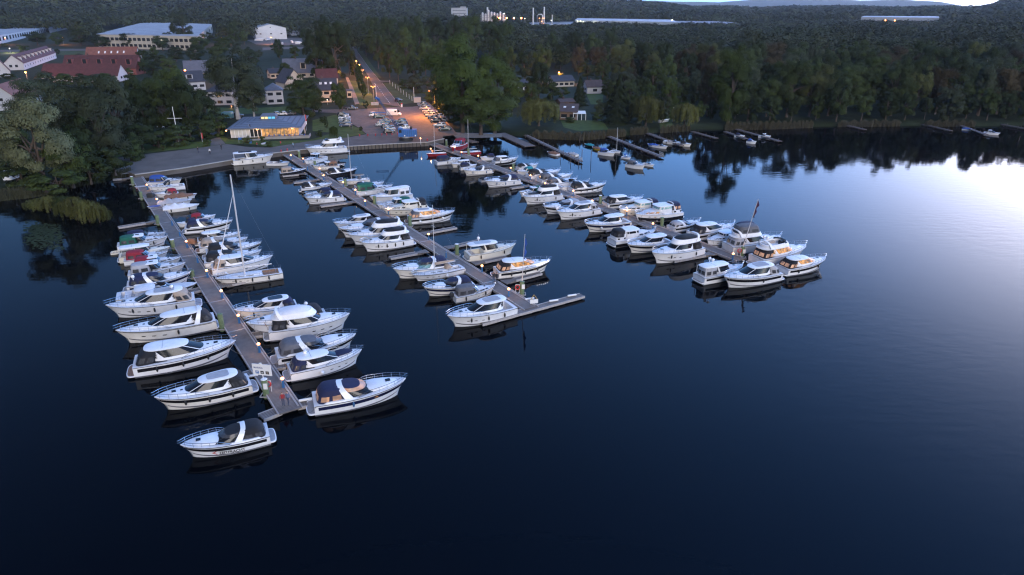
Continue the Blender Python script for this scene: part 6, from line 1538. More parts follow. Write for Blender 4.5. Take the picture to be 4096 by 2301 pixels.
SILV = M('silver_tank', (.55, .54, .54), .4, metal=.5, var=.1)
T = thing('tank_battery', 'row of tall silver tanks in a steel frame on the horizon', 'tanks', PR(1977, 1300, GZ), 0, 'factory plant')
for i, h_ in enumerate((27, 25, 31, 28, 27, 25.5, 28.5, 26)):
    mb = MB(); x = -20 + i * 5.2; mb.tube([(x, 0, 0), (x, 0, h_)], 1.8, 10); mb.ball((x, 0, h_), 1.8, n=10, m=6); obj('tank', mb, SILV, T)
mb = MB(); mb.tube([(-11.5, 4, 0), (-11.5, 4, 37)], 1.5, 10); obj('chimney', mb, SILV, T)
mb = MB()
for z in (14, 20, 24): mb.beam((-24, -2.4, z), (22, -2.4, z), .5, .6); 
for i in range(9): mb.beam((-23 + i * 5.5, -2.4, 0), (-23 + i * 5.5, -2.4, 25), .5, .5)
obj('steel_frame', mb, METALG, T, False)
for nm, x, yt, rr, lab in (('stack', 2131, 32, 1.1, 'left slim steel stack of the lit works'), ('stack', 2174, 28, 1.1, 'taller right steel stack of the lit works'), ('stack', 2206, 60, .8, 'short thin stack right of the lit works tower')):
    T = thing('steel_stack', lab, 'chimney', PR(x, 1250, GZ), 0, 'factory plant'); h_ = ztop(x, yt, 1250) - GZ; mb = MB(); mb.tube([(0, 0, 0), (0, 0, h_)], [rr * 1.15, rr], 10); obj('shaft', mb, SILV, T); mb = MB(); mb.tube([(0, 0, h_ - 2), (0, 0, h_ + .2)], rr * 1.12, 10); obj('rim', mb, SILV, T)
T = thing('process_tower', 'pipe tower dotted with orange lights between the steel stacks', 'tower', PR(2160, 1240, GZ), 0, 'factory plant')
mb = MB(); mb.tube([(-5.5, 0, 0), (-5.5, 0, 24), (-3, 0, 26), (2, 0, 26), (3.5, 0, 24), (3.5, 0, 10)], .8, 8); obj('pipe_loop', mb, SILV, T)
mb = MB()
for x in (-2, 2, 6): mb.beam((x, 0, 0), (x, 0, 20), .6, .6)
for z in (5, 10, 15, 20): mb.beam((-2, 0, z), (6, 0, z), .6, .6)
obj('steel_frame', mb, M('ochre_steel', (.35, .22, .10), .6, var=.2), T, False)
for x, z in ((-2, 20), (2, 15), (5.5, 11), (2, 6), (6, 20), (4, 20)): mb = MB(); mb.ball((x, -1, z), .75, n=8, m=6); obj('work_light', mb, BULB, T)
# ------------------------------------------------------------------ street lamps
STW = 2600
def street_lamp(c, x, y, h_, label, double=False, e=1.0, br=.26, base=None, m_=None, col=(1.0, .34, .07), arm=0.0, group='orange street lamps'):
    p = P(*cr(c, x, y), GZ + h_)
    if base: h_ = base
    T = thing('street_lamp', label, 'street lamp', (p.x + arm, p.y, GZ), 0, group)
    mb = MB(); mb.tube([(0, 0, 0), (0, 0, h_ - .1)], [.11, .07], 6)
    if arm: mb.tube([(0, 0, h_ - .9), (-arm, 0, h_ + .15)], .06, 5)
    obj('pole', mb, METALG, T)
    for s in ((-.75, .75) if double else (-arm,)):
        if double: mb = MB(); mb.tube([(0, 0, h_ - .2), (s, 0, h_ + .05)], .05, 5); obj('arm', mb, METALG, T)
        mb = MB(); mb.box(s - .35, s + .35, -.16, .16, h_ + .12, h_ + .24); obj('lamp_head', mb, METALG, T)
        mb = MB(); mb.ball((s, 0, h_), br, br, br * .7, 10, 7); obj('bulb', mb, m_ or BULBO, T)
    add_light('lamp_light', (-arm, -.25, h_ - .45), STW * e, col, T, .2)
    return T
for i, (x, y) in enumerate(((920, 937), (835, 797), (755, 687))): street_lamp('E6', x, y, 8, f'double headed orange street lamp on the road, {ORD[i]} from the car park', True, 1.0)
street_lamp('E6', 715, 608, 8, 'orange street lamp beyond the double headed lamps, nearer of two', e=1.4, m_=BULBF); street_lamp('E6', 665, 550, 8, 'farthest orange street lamp along the straight road', e=1.6, m_=BULBF)
street_lamp('E6', 1780, 1005, 10, 'tall lamp post lighting the right row of parked cars', e=4.0, arm=2.0)
street_lamp('E6', 375, 687, 6, 'orange lamp beside the blue sign left of the road')
for q, lab in (((65, 300), 'orange lamp at the left edge before the window strip hall'), ((820, 300), 'orange lamp beside three glowing tree trunks'), ((1540, 295), 'orange lamp in front of the large grey hall windows'), ((2245, 295), 'orange lamp at the right part of the large grey hall'), ((1285, 460), 'orange lamp above the orange red roof, right of two'), ((1140, 512), 'orange lamp above the orange red roof, left of two'), ((1035, 582), 'small orange lamp over the dormer house'), ((335, 755), 'orange lamp between the row house and the barn roof')):
    street_lamp('D6', *q, 7, lab, br=.42, m_=BULBF, e=1.5)
for q, lab in (((935, 297), 'orange lamp between grey hall and boat hall'), ((1590, 297), 'orange lamp before the boat hall yard'), ((2205, 292), 'orange lamp near the tall trees left of the road'), ((460, 730), 'orange lamp over the dark roofed house with white gable')): street_lamp('D7', *q, 7, lab, br=.42, m_=BULBF, e=1.5)
street_lamp('D6', 1865, 352, 6, 'glaring white floodlight at the large grey hall', br=.6, m_=BULBG, col=(1, .95, .75), e=2); street_lamp('D6', 125, 440, 4, 'white lamp in the bushes at the left edge', br=.45, m_=BULBW, col=(1, .9, .7))
street_lamp('E1', 2262, 515, 7, 'orange lamp in the wood right of the huge green tree', br=.4, m_=BULBF); street_lamp('E2', 608, 747, 5.5, 'garden lamp making a tree glow orange', e=3.2, br=.34, m_=BULBF); street_lamp('E2', 1815, 807, 4, 'tiny orange lamp behind the bright round headed tree', e=.03, br=.2)
street_lamp('E2', 1787, 1115, 5, 'left white lamp in front of the willow', m_=BULBW, col=(1, .95, .9), br=.24, e=.08, group='white shore lamps'); street_lamp('E2', 1947, 1137, 5, 'right white lamp in front of the willow', m_=BULBW, col=(1, .95, .9), br=.28, e=.1, group='white shore lamps')
street_lamp('D8', 918, 453, 1.2, 'small orange garden light under the olive trees', br=.2, e=.012, group='small lights'); street_lamp('D7', 800, 1183, 1.0, 'small orange light at the white house, left of two', br=.2, e=.012, group='small lights'); street_lamp('D7', 1070, 1200, 1.0, 'small orange light at the white house, right of two', br=.2, e=.012, group='small lights'); street_lamp('E6', 225, 1142, 2.2, 'white door lamp of the beige solar roof house', br=.22, e=.012, m_=BULBW, group='small lights'); street_lamp('E6', 333, 725, 3, 'blue sign light left of the road', br=.35, e=.01, m_=M('blue_lamp', (.1, .1, .9), .4, emit=(.03, .03, 1.0), estr=.6), group='small lights')
IND = [(1848, 207, 0), (1862, 207, 0), (1938, 207, 0), (2020, 207, 0), (2103, 208, 0), (1912, 156, 1), (1920, 226, 1), (2143, 213, 2), (2440, 235, 1)]
for i, (x, y, k) in enumerate(IND):
    px = cr('E1', x, y); r = 1280; z = ztop(*px, r); p = PR(px[0], r, GZ)
    T = thing('works_lamp', 'glowing works lamp among the silver tanks and stacks', 'lamp', p, 0, 'lamps of the factory plant'); hh = max(4, z - GZ)
    mb = MB(); mb.tube([(0, 0, 0), (0, 0, hh)], .25, 5); obj('pole', mb, METALG, T); mb = MB(); mb.ball((0, -.3, hh), 1.15 if k == 0 else .8, n=8, m=6); obj('bulb', mb, (BULBF, BULBW, BULBG)[k], T)
for i, (x, y, k) in enumerate([(788, 220, 2), (818, 222, 2), (848, 230, 2), (917, 235, 2), (951, 238, 2), (983, 245, 1), (1314, 252, 0), (1630, 266, 0), (1748, 210, 2), (1088, 294, 1), (2502, 230, 2)]):
    px = cr('E2', x, y); r = 1330 if x < 2000 else 1420; z = ztop(*px, r); p = PR(px[0], r, GZ)
    T = thing('yard_lamp', 'bright yard lamp along the front of the long lit hall', 'lamp', p, 0, 'yard lamps of the long hall'); hh = max(4, z - GZ)
    mb = MB(); mb.tube([(0, 0, 0), (0, 0, hh)], .25, 5); obj('pole', mb, METALG, T); mb = MB(); mb.ball((0, -.3, hh), 1.5 if k != 1 else .9, n=8, m=6); obj('bulb', mb, (BULBF, BULBW, BULBG)[k], T)
    if k != 1 and i < 8: add_light('lamp_light', (0, -2, hh), 500, (1, .95, .75) if k == 2 else (1, .6, .3), T, .5)
for x, y in ((1332, 175), (1411, 177), (1697, 197), (587, 226), (154, 193)):
    px = cr('E3', x, y); r = 1500; z = ztop(*px, r); p = PR(px[0], r, GZ); T = thing('far_lamp', 'tiny lamp in the forest by the distant bluish hall', 'lamp', p, 0, 'far lamps on the right'); hh = max(3, z - GZ)
    mb = MB(); mb.tube([(0, 0, 0), (0, 0, hh)], .2, 5); obj('pole', mb, METALG, T); mb = MB(); mb.ball((0, -.3, hh), .8, n=8, m=6); obj('bulb', mb, BULBF if x > 1000 else BULBW, T)

# ------------------------------------------------------------------ clubhouse
EZ = GZ + 3.1
FL, FR, BR, BL = CPt('E5', 452, 587, EZ), CPt('E5', 1740, 552, EZ), CPt('E5', 1738, 352, EZ), CPt('E5', 592, 382, EZ)
rz = atan2(FR.y - FL.y, FR.x - FL.x); T = thing('clubhouse', 'lit clubhouse with blue grey hip roof facing the quay', 'building', (FL.x, FL.y, GZ), rz)
R_ = Matrix.Rotation(-rz, 3, 'Z')
lf = lambda p: R_ @ (p - Vector((FL.x, FL.y, 0)))
e = [lf(p) for p in (FL, FR, BR, BL)]
for p in e: p.z = 3.1
LW = e[1].x; DP = (e[2].y + e[3].y) / 2
e[2].x = LW - .3; e[2].y = e[3].y = DP; e[3].x = max(e[3].x, .4)
inset = lambda p, d: Vector((p.x + (d if p.x < LW / 2 else -d), p.y + (d if p.y < DP / 2 else -d), p.z))
w = [inset(p, 1.0) for p in e]
mb = MB(); mb.rings([[Vector((p.x, p.y, 0)) for p in w], [Vector((p.x, p.y, 3.05)) for p in w]]); obj('wall', mb, PLW, T, False)
rd = 4.6; r0, r1 = Vector((LW * .40, DP * .5, rd)), Vector((LW * .58, DP * .5, rd))
mb = MB(); mb.add([*e, r0, r1], [(0, 1, 5, 4), (1, 2, 5), (2, 3, 4, 5), (3, 0, 4)]); mb.add([(p.x, p.y, p.z - .22) for p in e] + [tuple(p) for p in e], [(0, 1, 5, 4), (1, 2, 6, 5), (2, 3, 7, 6), (3, 0, 4, 7), (3, 2, 1, 0)]); ro = obj('roof', mb, RBLUE, T, False)
mb = MB(); mb.box(LW * .39, LW * .60, DP * .5 - 2.2, DP * .5 + 2.2, rd - .8, rd + .7); la = obj('roof_lantern', mb, RSLATE, T, False)
mb = MB(); mb.add([(LW * .38, DP * .5 - 2.6, rd + .705), (LW * .61, DP * .5 - 2.6, rd + .705), (LW * .61, DP * .5 + 2.6, rd + .705), (LW * .38, DP * .5 + 2.6, rd + .705), (LW * .41, DP * .5, rd + 1.5), (LW * .58, DP * .5, rd + 1.5)], [(0, 1, 5, 4), (1, 2, 5), (2, 3, 4, 5), (3, 0, 4)]); obj('lantern_roof', mb, RBLUE, la, False)
for i in range(4):
    x0 = LW * (.395 + .05 * i); mb = MB(); mb.box(x0, x0 + LW * .042, DP * .5 - 2.27, DP * .5 - 2.22, rd - .15, rd + .55); obj('lantern_window', mb, WINY if i < 2 else WINB, la, False)
npan = 18; x0, x1, yw = w[0].x, w[1].x, w[0].y
for i in range(npan):
    a = x0 + (x1 - x0) * i / npan; b_ = x0 + (x1 - x0) * (i + 1) / npan
    m_ = WINW if i in (0, 1, 2, 3, 4) else WINM if i in (5, 6, 7) else WINL
    mb = MB(); mb.box(a + .12, b_ - .12, yw - .06, yw - .01, .75 if i < 5 else .25, 2.6); wo = obj('window', mb, m_, T, False)
    mb = MB(); mb.box(a - .07, a + .07, yw - .12, yw - .065, 0, 3.0); obj('mullion', mb, SIGNW if i < 9 else BRK, T, False)
ye = e[0].y
mb = MB(); mb.box(LW * .42, LW * 1.10, -3.6, .95, 0, .32); obj('terrace', mb, M('terrace_boards', (.22, .14, .09), .7, var=.2, kind='plank', bscale=1.5), T, False)
mb = MB(); mb.box(LW * .50, LW * 1.11, -3.75, -3.60, .0, .85); mb.box(LW * 1.10 + .01, LW * 1.11, -3.59, 1.5, 0, .85); obj('terrace_parapet', mb, CONC, T, False)
mb = MB()
for i in range(3): mb.box(LW * .35, LW * .46, -4.4 - i * .4, -4.0 - i * .4, 0, .32 - i * .1)
obj('steps', mb, CONC, T, False)
for x in (LW * .40, LW * .87): mb = MB(); mb.ball((x, -.15, 2.72), .17, n=8, m=6); obj('eave_lamp', mb, BULB, T); add_light('lamp_light', (x, -.5, 2.4), 40, (1, .55, .22), T)
mb = MB(); mb.ball((-.1, -.1, 2.6), .26, n=8, m=6); obj('corner_lamp', mb, BULB, T); add_light('lamp_light', (-.5, -.5, 2.5), 50, (1, .6, .28), T)
add_light('lamp_light', (LW * .72, 3.2, 2.5), 60, (1, .55, .22), T)
def on_club(x, y): return Vector((FL.x, FL.y, GZ)) + Matrix.Rotation(rz, 3, 'Z') @ Vector((x, y, 0))
for i, (x, y, lab) in enumerate(((LW * .595, -1.6, 'closed orange parasol on the clubhouse terrace, left of three'), (LW * .815, -1.8, 'closed orange parasol on the clubhouse terrace, middle of three'), (LW * 1.045, -.6, 'closed pale parasol at the right end of the terrace'))):
    p = on_club(x, y); U = thing('parasol', lab, 'parasol', (p.x, p.y, GZ + .32)); mb = MB(); mb.tube([(0, 0, 0), (0, 0, 2.7)], .04, 6); obj('pole', mb, TEAK, U); mb = MB(); mb.tube([(0, 0, .7), (0, 0, 1.2), (0, 0, 2.1), (0, 0, 2.85)], [.12, .26, .20, .03], 9); obj('folded_canopy', mb, M('orange_canvas', (.50, .26, .10), .8, var=.15) if i < 2 else CAN['beige'], U)
rs_ = random.Random(4)
for i in range(7):
    p = on_club(LW * (.60 + .068 * i), -2.3 + .9 * (i % 2)); U = thing('terrace_table', 'small round table on the clubhouse terrace', 'table', (p.x, p.y, GZ + .32), 0, 'terrace tables'); mb = MB(); mb.tube([(0, 0, .70), (0, 0, .74)], .42, 12); obj('table_top', mb, GREYG, U); mb = MB(); mb.tube([(0, 0, 0), (0, 0, .70)], .05, 6); obj('leg', mb, METALG, U)
    for s in (1, -1):
        U = thing('terrace_chair', 'blue chair at a clubhouse terrace table', 'chair', (p.x + s * .72, p.y + .1, GZ + .32), rs_.uniform(-.4, .4) + (pi if s > 0 else 0), 'terrace chairs')
        mb = MB(); mb.box(-.22, .22, -.22, .22, .42, .46); obj('seat', mb, CAN['teal'] if i % 2 else CAN['blue'], U, False); mb = MB(); mb.box(-.24, -.20, -.22, .22, .46, .92); obj('backrest', mb, CAN['teal'] if i % 2 else CAN['blue'], U, False)
        for u, v in ((.2, .2), (-.2, .2), (-.2, -.2), (.2, -.2)): mb = MB(); mb.box(u - .02, u + .02, v - .02, v + .02, 0, .42); obj('leg', mb, METALG, U, False)
def banner(c, x, y0, y1, cols, lab):
    px = cr(c, x, y0); p = P(*px, GZ); h_ = ztop(px[0], cr(c, x, y1)[1], hypot(p.x, p.y)) - GZ; U = thing('banner_flag', lab, 'flag', (p.x, p.y, GZ)); mb = MB(); mb.tube([(0, 0, 0), (0, 0, h_)], .045, 6); obj('pole', mb, ALU, U)
    for i, m_ in enumerate(cols):
        z1 = h_ - .1 - i * h_ * .6 / len(cols); z0 = z1 - h_ * .6 / len(cols); mb = MB(); mb.box(.05, .42, -.02 + .01 * i, .02 + .01 * i, z0, z1); obj('banner', mb, m_, U, False)
banner('E5', 870, 720, 500, (CAN['navy'], CAN['navy']), 'navy banner flag in front of the clubhouse'); banner('E5', 1080, 690, 498, (CAN['white'], REDP, CAN['white'], CAN['navy']), 'white and red striped banner in front of the clubhouse'); banner('E5', 1828, 610, 335, (REDP, REDP, CAN['white']), 'tall red and white banner right of the clubhouse'); banner('D8', 1803, 375, 290, (REDP,), 'red pennant beside the gravel path')
p = CPt('E5', 705, 830, GZ); U = thing('info_board', 'blue information board on posts left of the clubhouse', 'board', (p.x, p.y, GZ)); mb = MB(); mb.box(-.7, .7, -.03, .03, 1.1, 1.8); obj('board', mb, BLUEP, U, False); mb = MB(); mb.box(-.62, -.55, -.02, .02, 0, 1.1); mb.box(.55, .62, -.02, .02, 0, 1.1); obj('posts', mb, METALG, U, False)
p = CPt('E5', 1130, 845, GZ); U = thing('upturned_boat', 'small grey boat on the lawn by the clubhouse steps', 'dinghy', (p.x, p.y, GZ), .6); mb = MB(); mb.rings([[Vector((x, sin(a) * .55 * k, .1 + max(0, cos(a)) * .45 * k)) for a in [-pi / 2 + pi * i / 8 for i in range(9)]] for x, k in ((-1.4, .7), (-.6, 1), (.4, .95), (1.3, .3))], True, True); obj('hull', mb, GREYG, U)
p = CPt('E5', 870, 830, GZ); U = thing('chalkboard', 'dark standing chalkboard beside the clubhouse steps', 'board', (p.x, p.y, GZ)); mb = MB(); mb.beam((0, -.25, 0), (0, 0, 1.3), .8, .04, (0, 1, 0)); obj('front_panel', mb, BLUEP, U, False); mb = MB(); mb.beam((0, .25, 0), (0, .03, 1.3), .8, .04, (0, 1, 0)); obj('rear_panel', mb, BLACKP, U, False)
# cross shaped signal mast, play huts, bollards
p = CPt('D8', 1597, 400, GZ); h_ = ztop(*cr('D8', 1543, 60), hypot(p.x, p.y)) - GZ
U = thing('signal_mast', 'white signal mast with cross yard on the grass strip', 'mast', (p.x, p.y, GZ)); mb = MB(); mb.tube([(0, 0, 0), (0, 0, h_)], [.16, .08], 8); obj('mast', mb, SIGNW, U); mb = MB(); mb.tube([(-2.3, 0, h_ * .70), (2.3, 0, h_ * .70)], .07, 6); obj('yard', mb, SIGNW, U); mb = MB(); mb.tube([(-1.0, 0, .9), (1.0, 0, .9)], .05, 6); obj('lower_yard', mb, SIGNW, U)
for c, x, y, s_, lab in (('D8', 1390, 385, 1.0, 'brown play hut with gable roof left of the signal mast'), ('D8', 1620, 365, .9, 'brown play hut right behind the signal mast')):
    p = CPt(c, x, y, GZ); U = thing('play_hut', lab, 'hut', (p.x, p.y, GZ), .1); mb = MB(); mb.box(-1.6 * s_, 1.6 * s_, -1.2, 1.2, 0, 1.7); mb.add([(-1.6 * s_, -1.2, 1.7), (1.6 * s_, -1.2, 1.7), (0, -1.2, 2.9), (-1.6 * s_, 1.2, 1.7), (1.6 * s_, 1.2, 1.7), (0, 1.2, 2.9)], [(0, 1, 2), (4, 3, 5)]); obj('wall', mb, M('brown_boards', (.16, .085, .05), .8, var=.2), U, False)
    mb = MB(); mb.beam((-1.9 * s_, 0, 1.5), (0, 0, 3.0), 2.9, .1); mb.beam((0.02, 0, 3.0), (1.9 * s_, 0, 1.5), 2.9, .1); obj('roof', mb, RBRN, U, False); mb = MB(); mb.box(-.4, .4, -1.26, -1.21, 0, 1.4); obj('door', mb, BLACKP, U, False)
p = CPt('D8', 1392, 405, GZ); U = thing('beach_tent', 'small red tent before the left play hut', 'tent', (p.x, p.y, GZ)); mb = MB(); mb.rings([RG(-1.2, 1.2, .9, 0, n=2), RG(-.9, .9, .7, .6, n=2), RG(-.2, .2, .15, 1.1, n=2)], False, True); obj('tent_cloth', mb, CAN['red'], U)
for i, (c, x, y) in enumerate([('D5', 695, 755), ('D5', 815, 752), ('D5', 930, 748), ('D5', 1022, 744), ('D5', 1093, 742), ('D5', 1255, 728), ('C8', 770, 404), ('C8', 847, 388), ('E5', 1385, 832), ('D5', 1170, 738), ('D5', 1690, 822)]):
    p = CPt(c, x, y, GZ + .08); U = thing('bollard', 'knee high red bollard on the quay promenade', 'bollard', (p.x, p.y, GZ + .08), 0, 'red bollards on the promenade'); mb = MB(); mb.tube([(0, 0, 0), (0, 0, .55)], .16, 9); obj('shaft', mb, REDP, U); mb = MB(); mb.tube([(0, 0, .55), (0, 0, .68)], .24, 10); obj('cap', mb, REDP, U)

# ------------------------------------------------------------------ blue harbour crane
pb = CPt('S', 465, 1165, GZ + .08); T = thing('harbour_crane', 'blue slewing crane with long lattice jib on the quay', 'crane', (pb.x, pb.y, GZ + .08), radians(4))
mb = MB(); mb.tube([(0, 0, 0), (0, 0, .9)], 2.3, 24); obj('base_ring', mb, BLACKP, T)
mb = MB(); mb.tube([(0, 0, .9), (0, 0, 1.3)], 1.5, 18); obj('slewing_ring', mb, METALG, T)
mb = MB(); mb.box(-.9, 3.6, -1.2, 1.2, 1.32, 3.5); obj('machine_house', mb, BLUEP, T, False)
mb = MB()
for i in range(7): x = -.7 + i * .68; mb.box(x - .05, x + .05, -1.27, -1.205, 1.4, 3.4)
obj('house_rib', mb, M('dark_blue_paint', (.010, .045, .13), .5, var=.15), T, False)
mb = MB(); mb.box(-2.3, -.95, -1.0, 1.0, 1.32, 3.9); ca = obj('cabin', mb, BLUEP, T, False)
mb = MB(); mb.box(-2.36, -2.31, -.8, .8, 2.5, 3.7); mb.box(-2.1, -1.2, -1.06, -1.01, 2.5, 3.6); obj('cabin_window', mb, GLASS, ca, False)
for x in (-.2, 3.2): mb = MB(); mb.box(x - .2, x + .2, -1.26, -1.21, 1.45, 1.85); obj('marker_plate', mb, SIGNW, T, False)
mb = MB(); mb.tube([(1.8, 0, 3.5), (1.8, 0, 4.3)], .35, 8); obj('exhaust', mb, BLACKP, T)
j0, j1 = Vector((-2.0, .3, 3.6)), Vector((-8.6, 3.5, 12.8)); mb = MB(); d = (j1 - j0); sd = Vector((.35, .45, .1))
ch = [(sd, .0), (-sd, .0)]
for s in (1, -1):
    for u in (.28, -.28): mb.beam(j0 + sd * s + Vector((0, 0, u)), j1 + sd * s * .35 + Vector((0, 0, u * .4)), .07, .07)
for i in range(14):
    q = i / 14; q2 = (i + 1) / 14; s = 1 if i % 2 else -1
    for u in (.28, -.28): mb.beam(j0 + d * q + sd * s * (1 - .65 * q) + Vector((0, 0, u * (1 - .6 * q))), j0 + d * q2 - sd * s * (1 - .65 * q2) + Vector((0, 0, u * (1 - .6 * q2))), .06, .06)
obj('jib', mb, MATS['dark_blue_paint'], T, False)
mb = MB(); mb.beam(j1 + Vector((.5, -.2, -.3)), j1 + Vector((-.7, .4, .3)), .5, .6); obj('jib_head', mb, BLUEP, T, False)
mb = MB(); mb.tube([j1, j1 + Vector((0, 0, -4.2))], .03, 4); obj('hoist_rope', mb, BLACKR, T)
hk = j1 + Vector((0, 0, -4.4)); mb = MB(); mb.beam(hk + Vector((-2, 0, 0)), hk + Vector((2, 0, 0)), .2, .25); mb.beam(hk + Vector((-2, -.9, -.1)), hk + Vector((-2, .9, -.1)), .15, .2); mb.beam(hk + Vector((2, -.9, -.1)), hk + Vector((2, .9, -.1)), .15, .2); obj('spreader_beam', mb, BLUEP, T, False)

# ------------------------------------------------------------------ cars
CARM = {}
def paint(name, col): return M(name + '_car_paint', col, .3, var=.06, scale=1, coat=.6)
PA = {'black': paint('black', (.012, .012, .014)), 'white': paint('white', (.65, .65, .66)), 'silver': paint('silver', (.33, .34, .36)), 'grey': paint('grey', (.11, .115, .125)), 'blue': paint('blue', (.02, .035, .08)), 'green': paint('green', (.02, .05, .045)), 'teal': paint('teal', (.05, .14, .17))}
TYRE = M('tyre_rubber', (.012, .012, .012), .8, var=.1); RIM = M('alloy_rim', (.45, .45, .46), .35, metal=.7, var=.1); HEADL = M('headlamp_glass', (.6, .6, .62), .1, var=.05); TAILL = M('tail_lamp', (.30, .01, .01), .3, var=.05)
CPROTO = {}
def car(c, x, y, kind, colr, deg, label, group='parked cars'):
    p = CPt(c, x, y, GZ + .09)
    if (kind, colr) in CPROTO:
        T = copy_tree(CPROTO[(kind, colr)]); T.location = p; T.rotation_euler = (0, 0, radians(deg)); return tag(T, label, 'van' if kind == 'van' else 'car', group)
    T = thing({'van': 'delivery_van', 'pickup': 'pickup_truck'}.get(kind, 'parked_car'), label, 'van' if kind == 'van' else 'car', p, radians(deg), group); CPROTO[(kind, colr)] = T
    L_, W_, H_ = {'hatch': (4.2, 1.78, 1.48), 'estate': (4.7, 1.84, 1.50), 'suv': (4.6, 1.9, 1.70), 'van': (5.9, 2.0, 2.6), 'pickup': (5.2, 1.9, 1.78)}[kind]
    m_ = PA[colr]; a, f = -L_ / 2, L_ / 2; w_ = W_ / 2; zb = .92 if kind != 'van' else 1.2
    if kind == 'van': r = [RG(a, f, w_, .28, n=7), RG(a, f, w_, .75, .7, n=7), RG(a, f - .1, w_, zb, .95, n=7), RG(a, f - .9, w_ * .98, 1.55, 1.25, n=7), RG(a + .03, f - 1.75, w_ * .93, 2.4, 2.35, n=7), RG(a + .2, f - 2.2, w_ * .8, 2.58, 2.52, n=7)]
    else: r = [RG(a + .05, f - .05, w_ * .97, .22, n=6), RG(a, f, w_, .5, n=5), RG(a + .02, f - .08, w_ * .99, zb - .06, zb - .22, n=5), RG(a + .08, f - .3, w_ * .93, zb, zb - .10, n=5)]
    obj('body', MB().rings(r, True, True), m_, T, True, 50)
    if kind != 'van':
        ca, cf = (a + .25, f - 1.15) if kind in ('hatch', 'estate', 'suv') else (a + 1.75, f - 1.3)
        g0, g1 = RG(ca, cf, w_ * .90, zb, zb - .06, 5), RG(ca + (.35 if kind != 'estate' else .22), cf - .85, w_ * .74, H_ - .09, n=5)
        obj('windows', MB().rings([g0, g1]), GLASS, T, True, 50)
        obj('roof', MB().rings([g1, RG(ca + .45, cf - .95, w_ * .68, H_, n=5)], False, True), m_, T, True, 50)
        for dd, w2 in ((90, 6), (270, 6), (50, 4), (310, 4), (128, 6), (232, 6)): mb = MB(); patch(mb, g0, g1, dd - w2 / 2, dd + w2 / 2, 0, 1, .012, 2); obj('pillar', mb, m_, T)
        if kind == 'pickup': mb = MB(); mb.box(a + .15, a + 1.65, -w_ * .8, w_ * .8, zb - .02, zb + .012); obj('load_bed', mb, BLACKR, T, False)
    else:
        for s in (1, -1):
            mb = MB(); y = s * w_ * .985; mb.box(.35, 1.15, min(y, y + .04 * s), max(y, y + .04 * s), 1.45, 2.05); obj('side_window', mb, GLASS, T, False)
            mb = MB(); mb.add([(1.5, s * w_ * 1.0, 1.35), (2.3, s * w_ * 1.0, 1.3), (1.75, s * w_ * .975, 2.05), (1.5, s * w_ * .97, 2.1)], [(0, 1, 2, 3)] if s < 0 else [(3, 2, 1, 0)]); obj('cab_window', mb, GLASS, T, False)
        mb = MB(); patch(mb, r[3], r[4], -38, 38, .05, .9, .02, 5); obj('windscreen', mb, GLASS, T)
    for sx in (a + .85, f - .85):
        for s in (1, -1):
            mb = MB(); mb.tube([(sx, s * (w_ - .2), .32), (sx, s * (w_ + .02), .32)], .32, 14); wo = obj('wheel', mb, TYRE, T)
            mb = MB(); mb.tube([(sx, s * (w_ + .02), .32), (sx, s * (w_ + .035), .32)], .2, 10); obj('rim', mb, RIM, wo)
    for s in (1, -1):
        mb = MB(); mb.ball((f - .18, s * w_ * .72, .64), .12, .2, .09, 8, 5); obj('headlight', mb, HEADL, T); mb = MB(); mb.ball((a + .08, s * w_ * .78, .78), .06, .16, .12, 8, 5); obj('tail_light', mb, TAILL, T)
    return T
ROW = [('grey', 'suv', 935, 158), ('black', 'estate', 975, 215), ('silver', 'estate', 1010, 275), ('silver', 'hatch', 1080, 350), ('grey', 'estate', 1150, 415), ('silver', 'suv', 1185, 480), ('blue', 'hatch', 1245, 545), ('black', 'estate', 1330, 630), ('white', 'estate', 1445, 765), ('green', 'estate', 1590, 880)]
for i, (cl, k, x, y) in enumerate(ROW): car('S', x, y, k, cl, 184 + (i % 3) * 2, f'{cl} car in the lamp lit right row, {ORD[i]} from its far end')
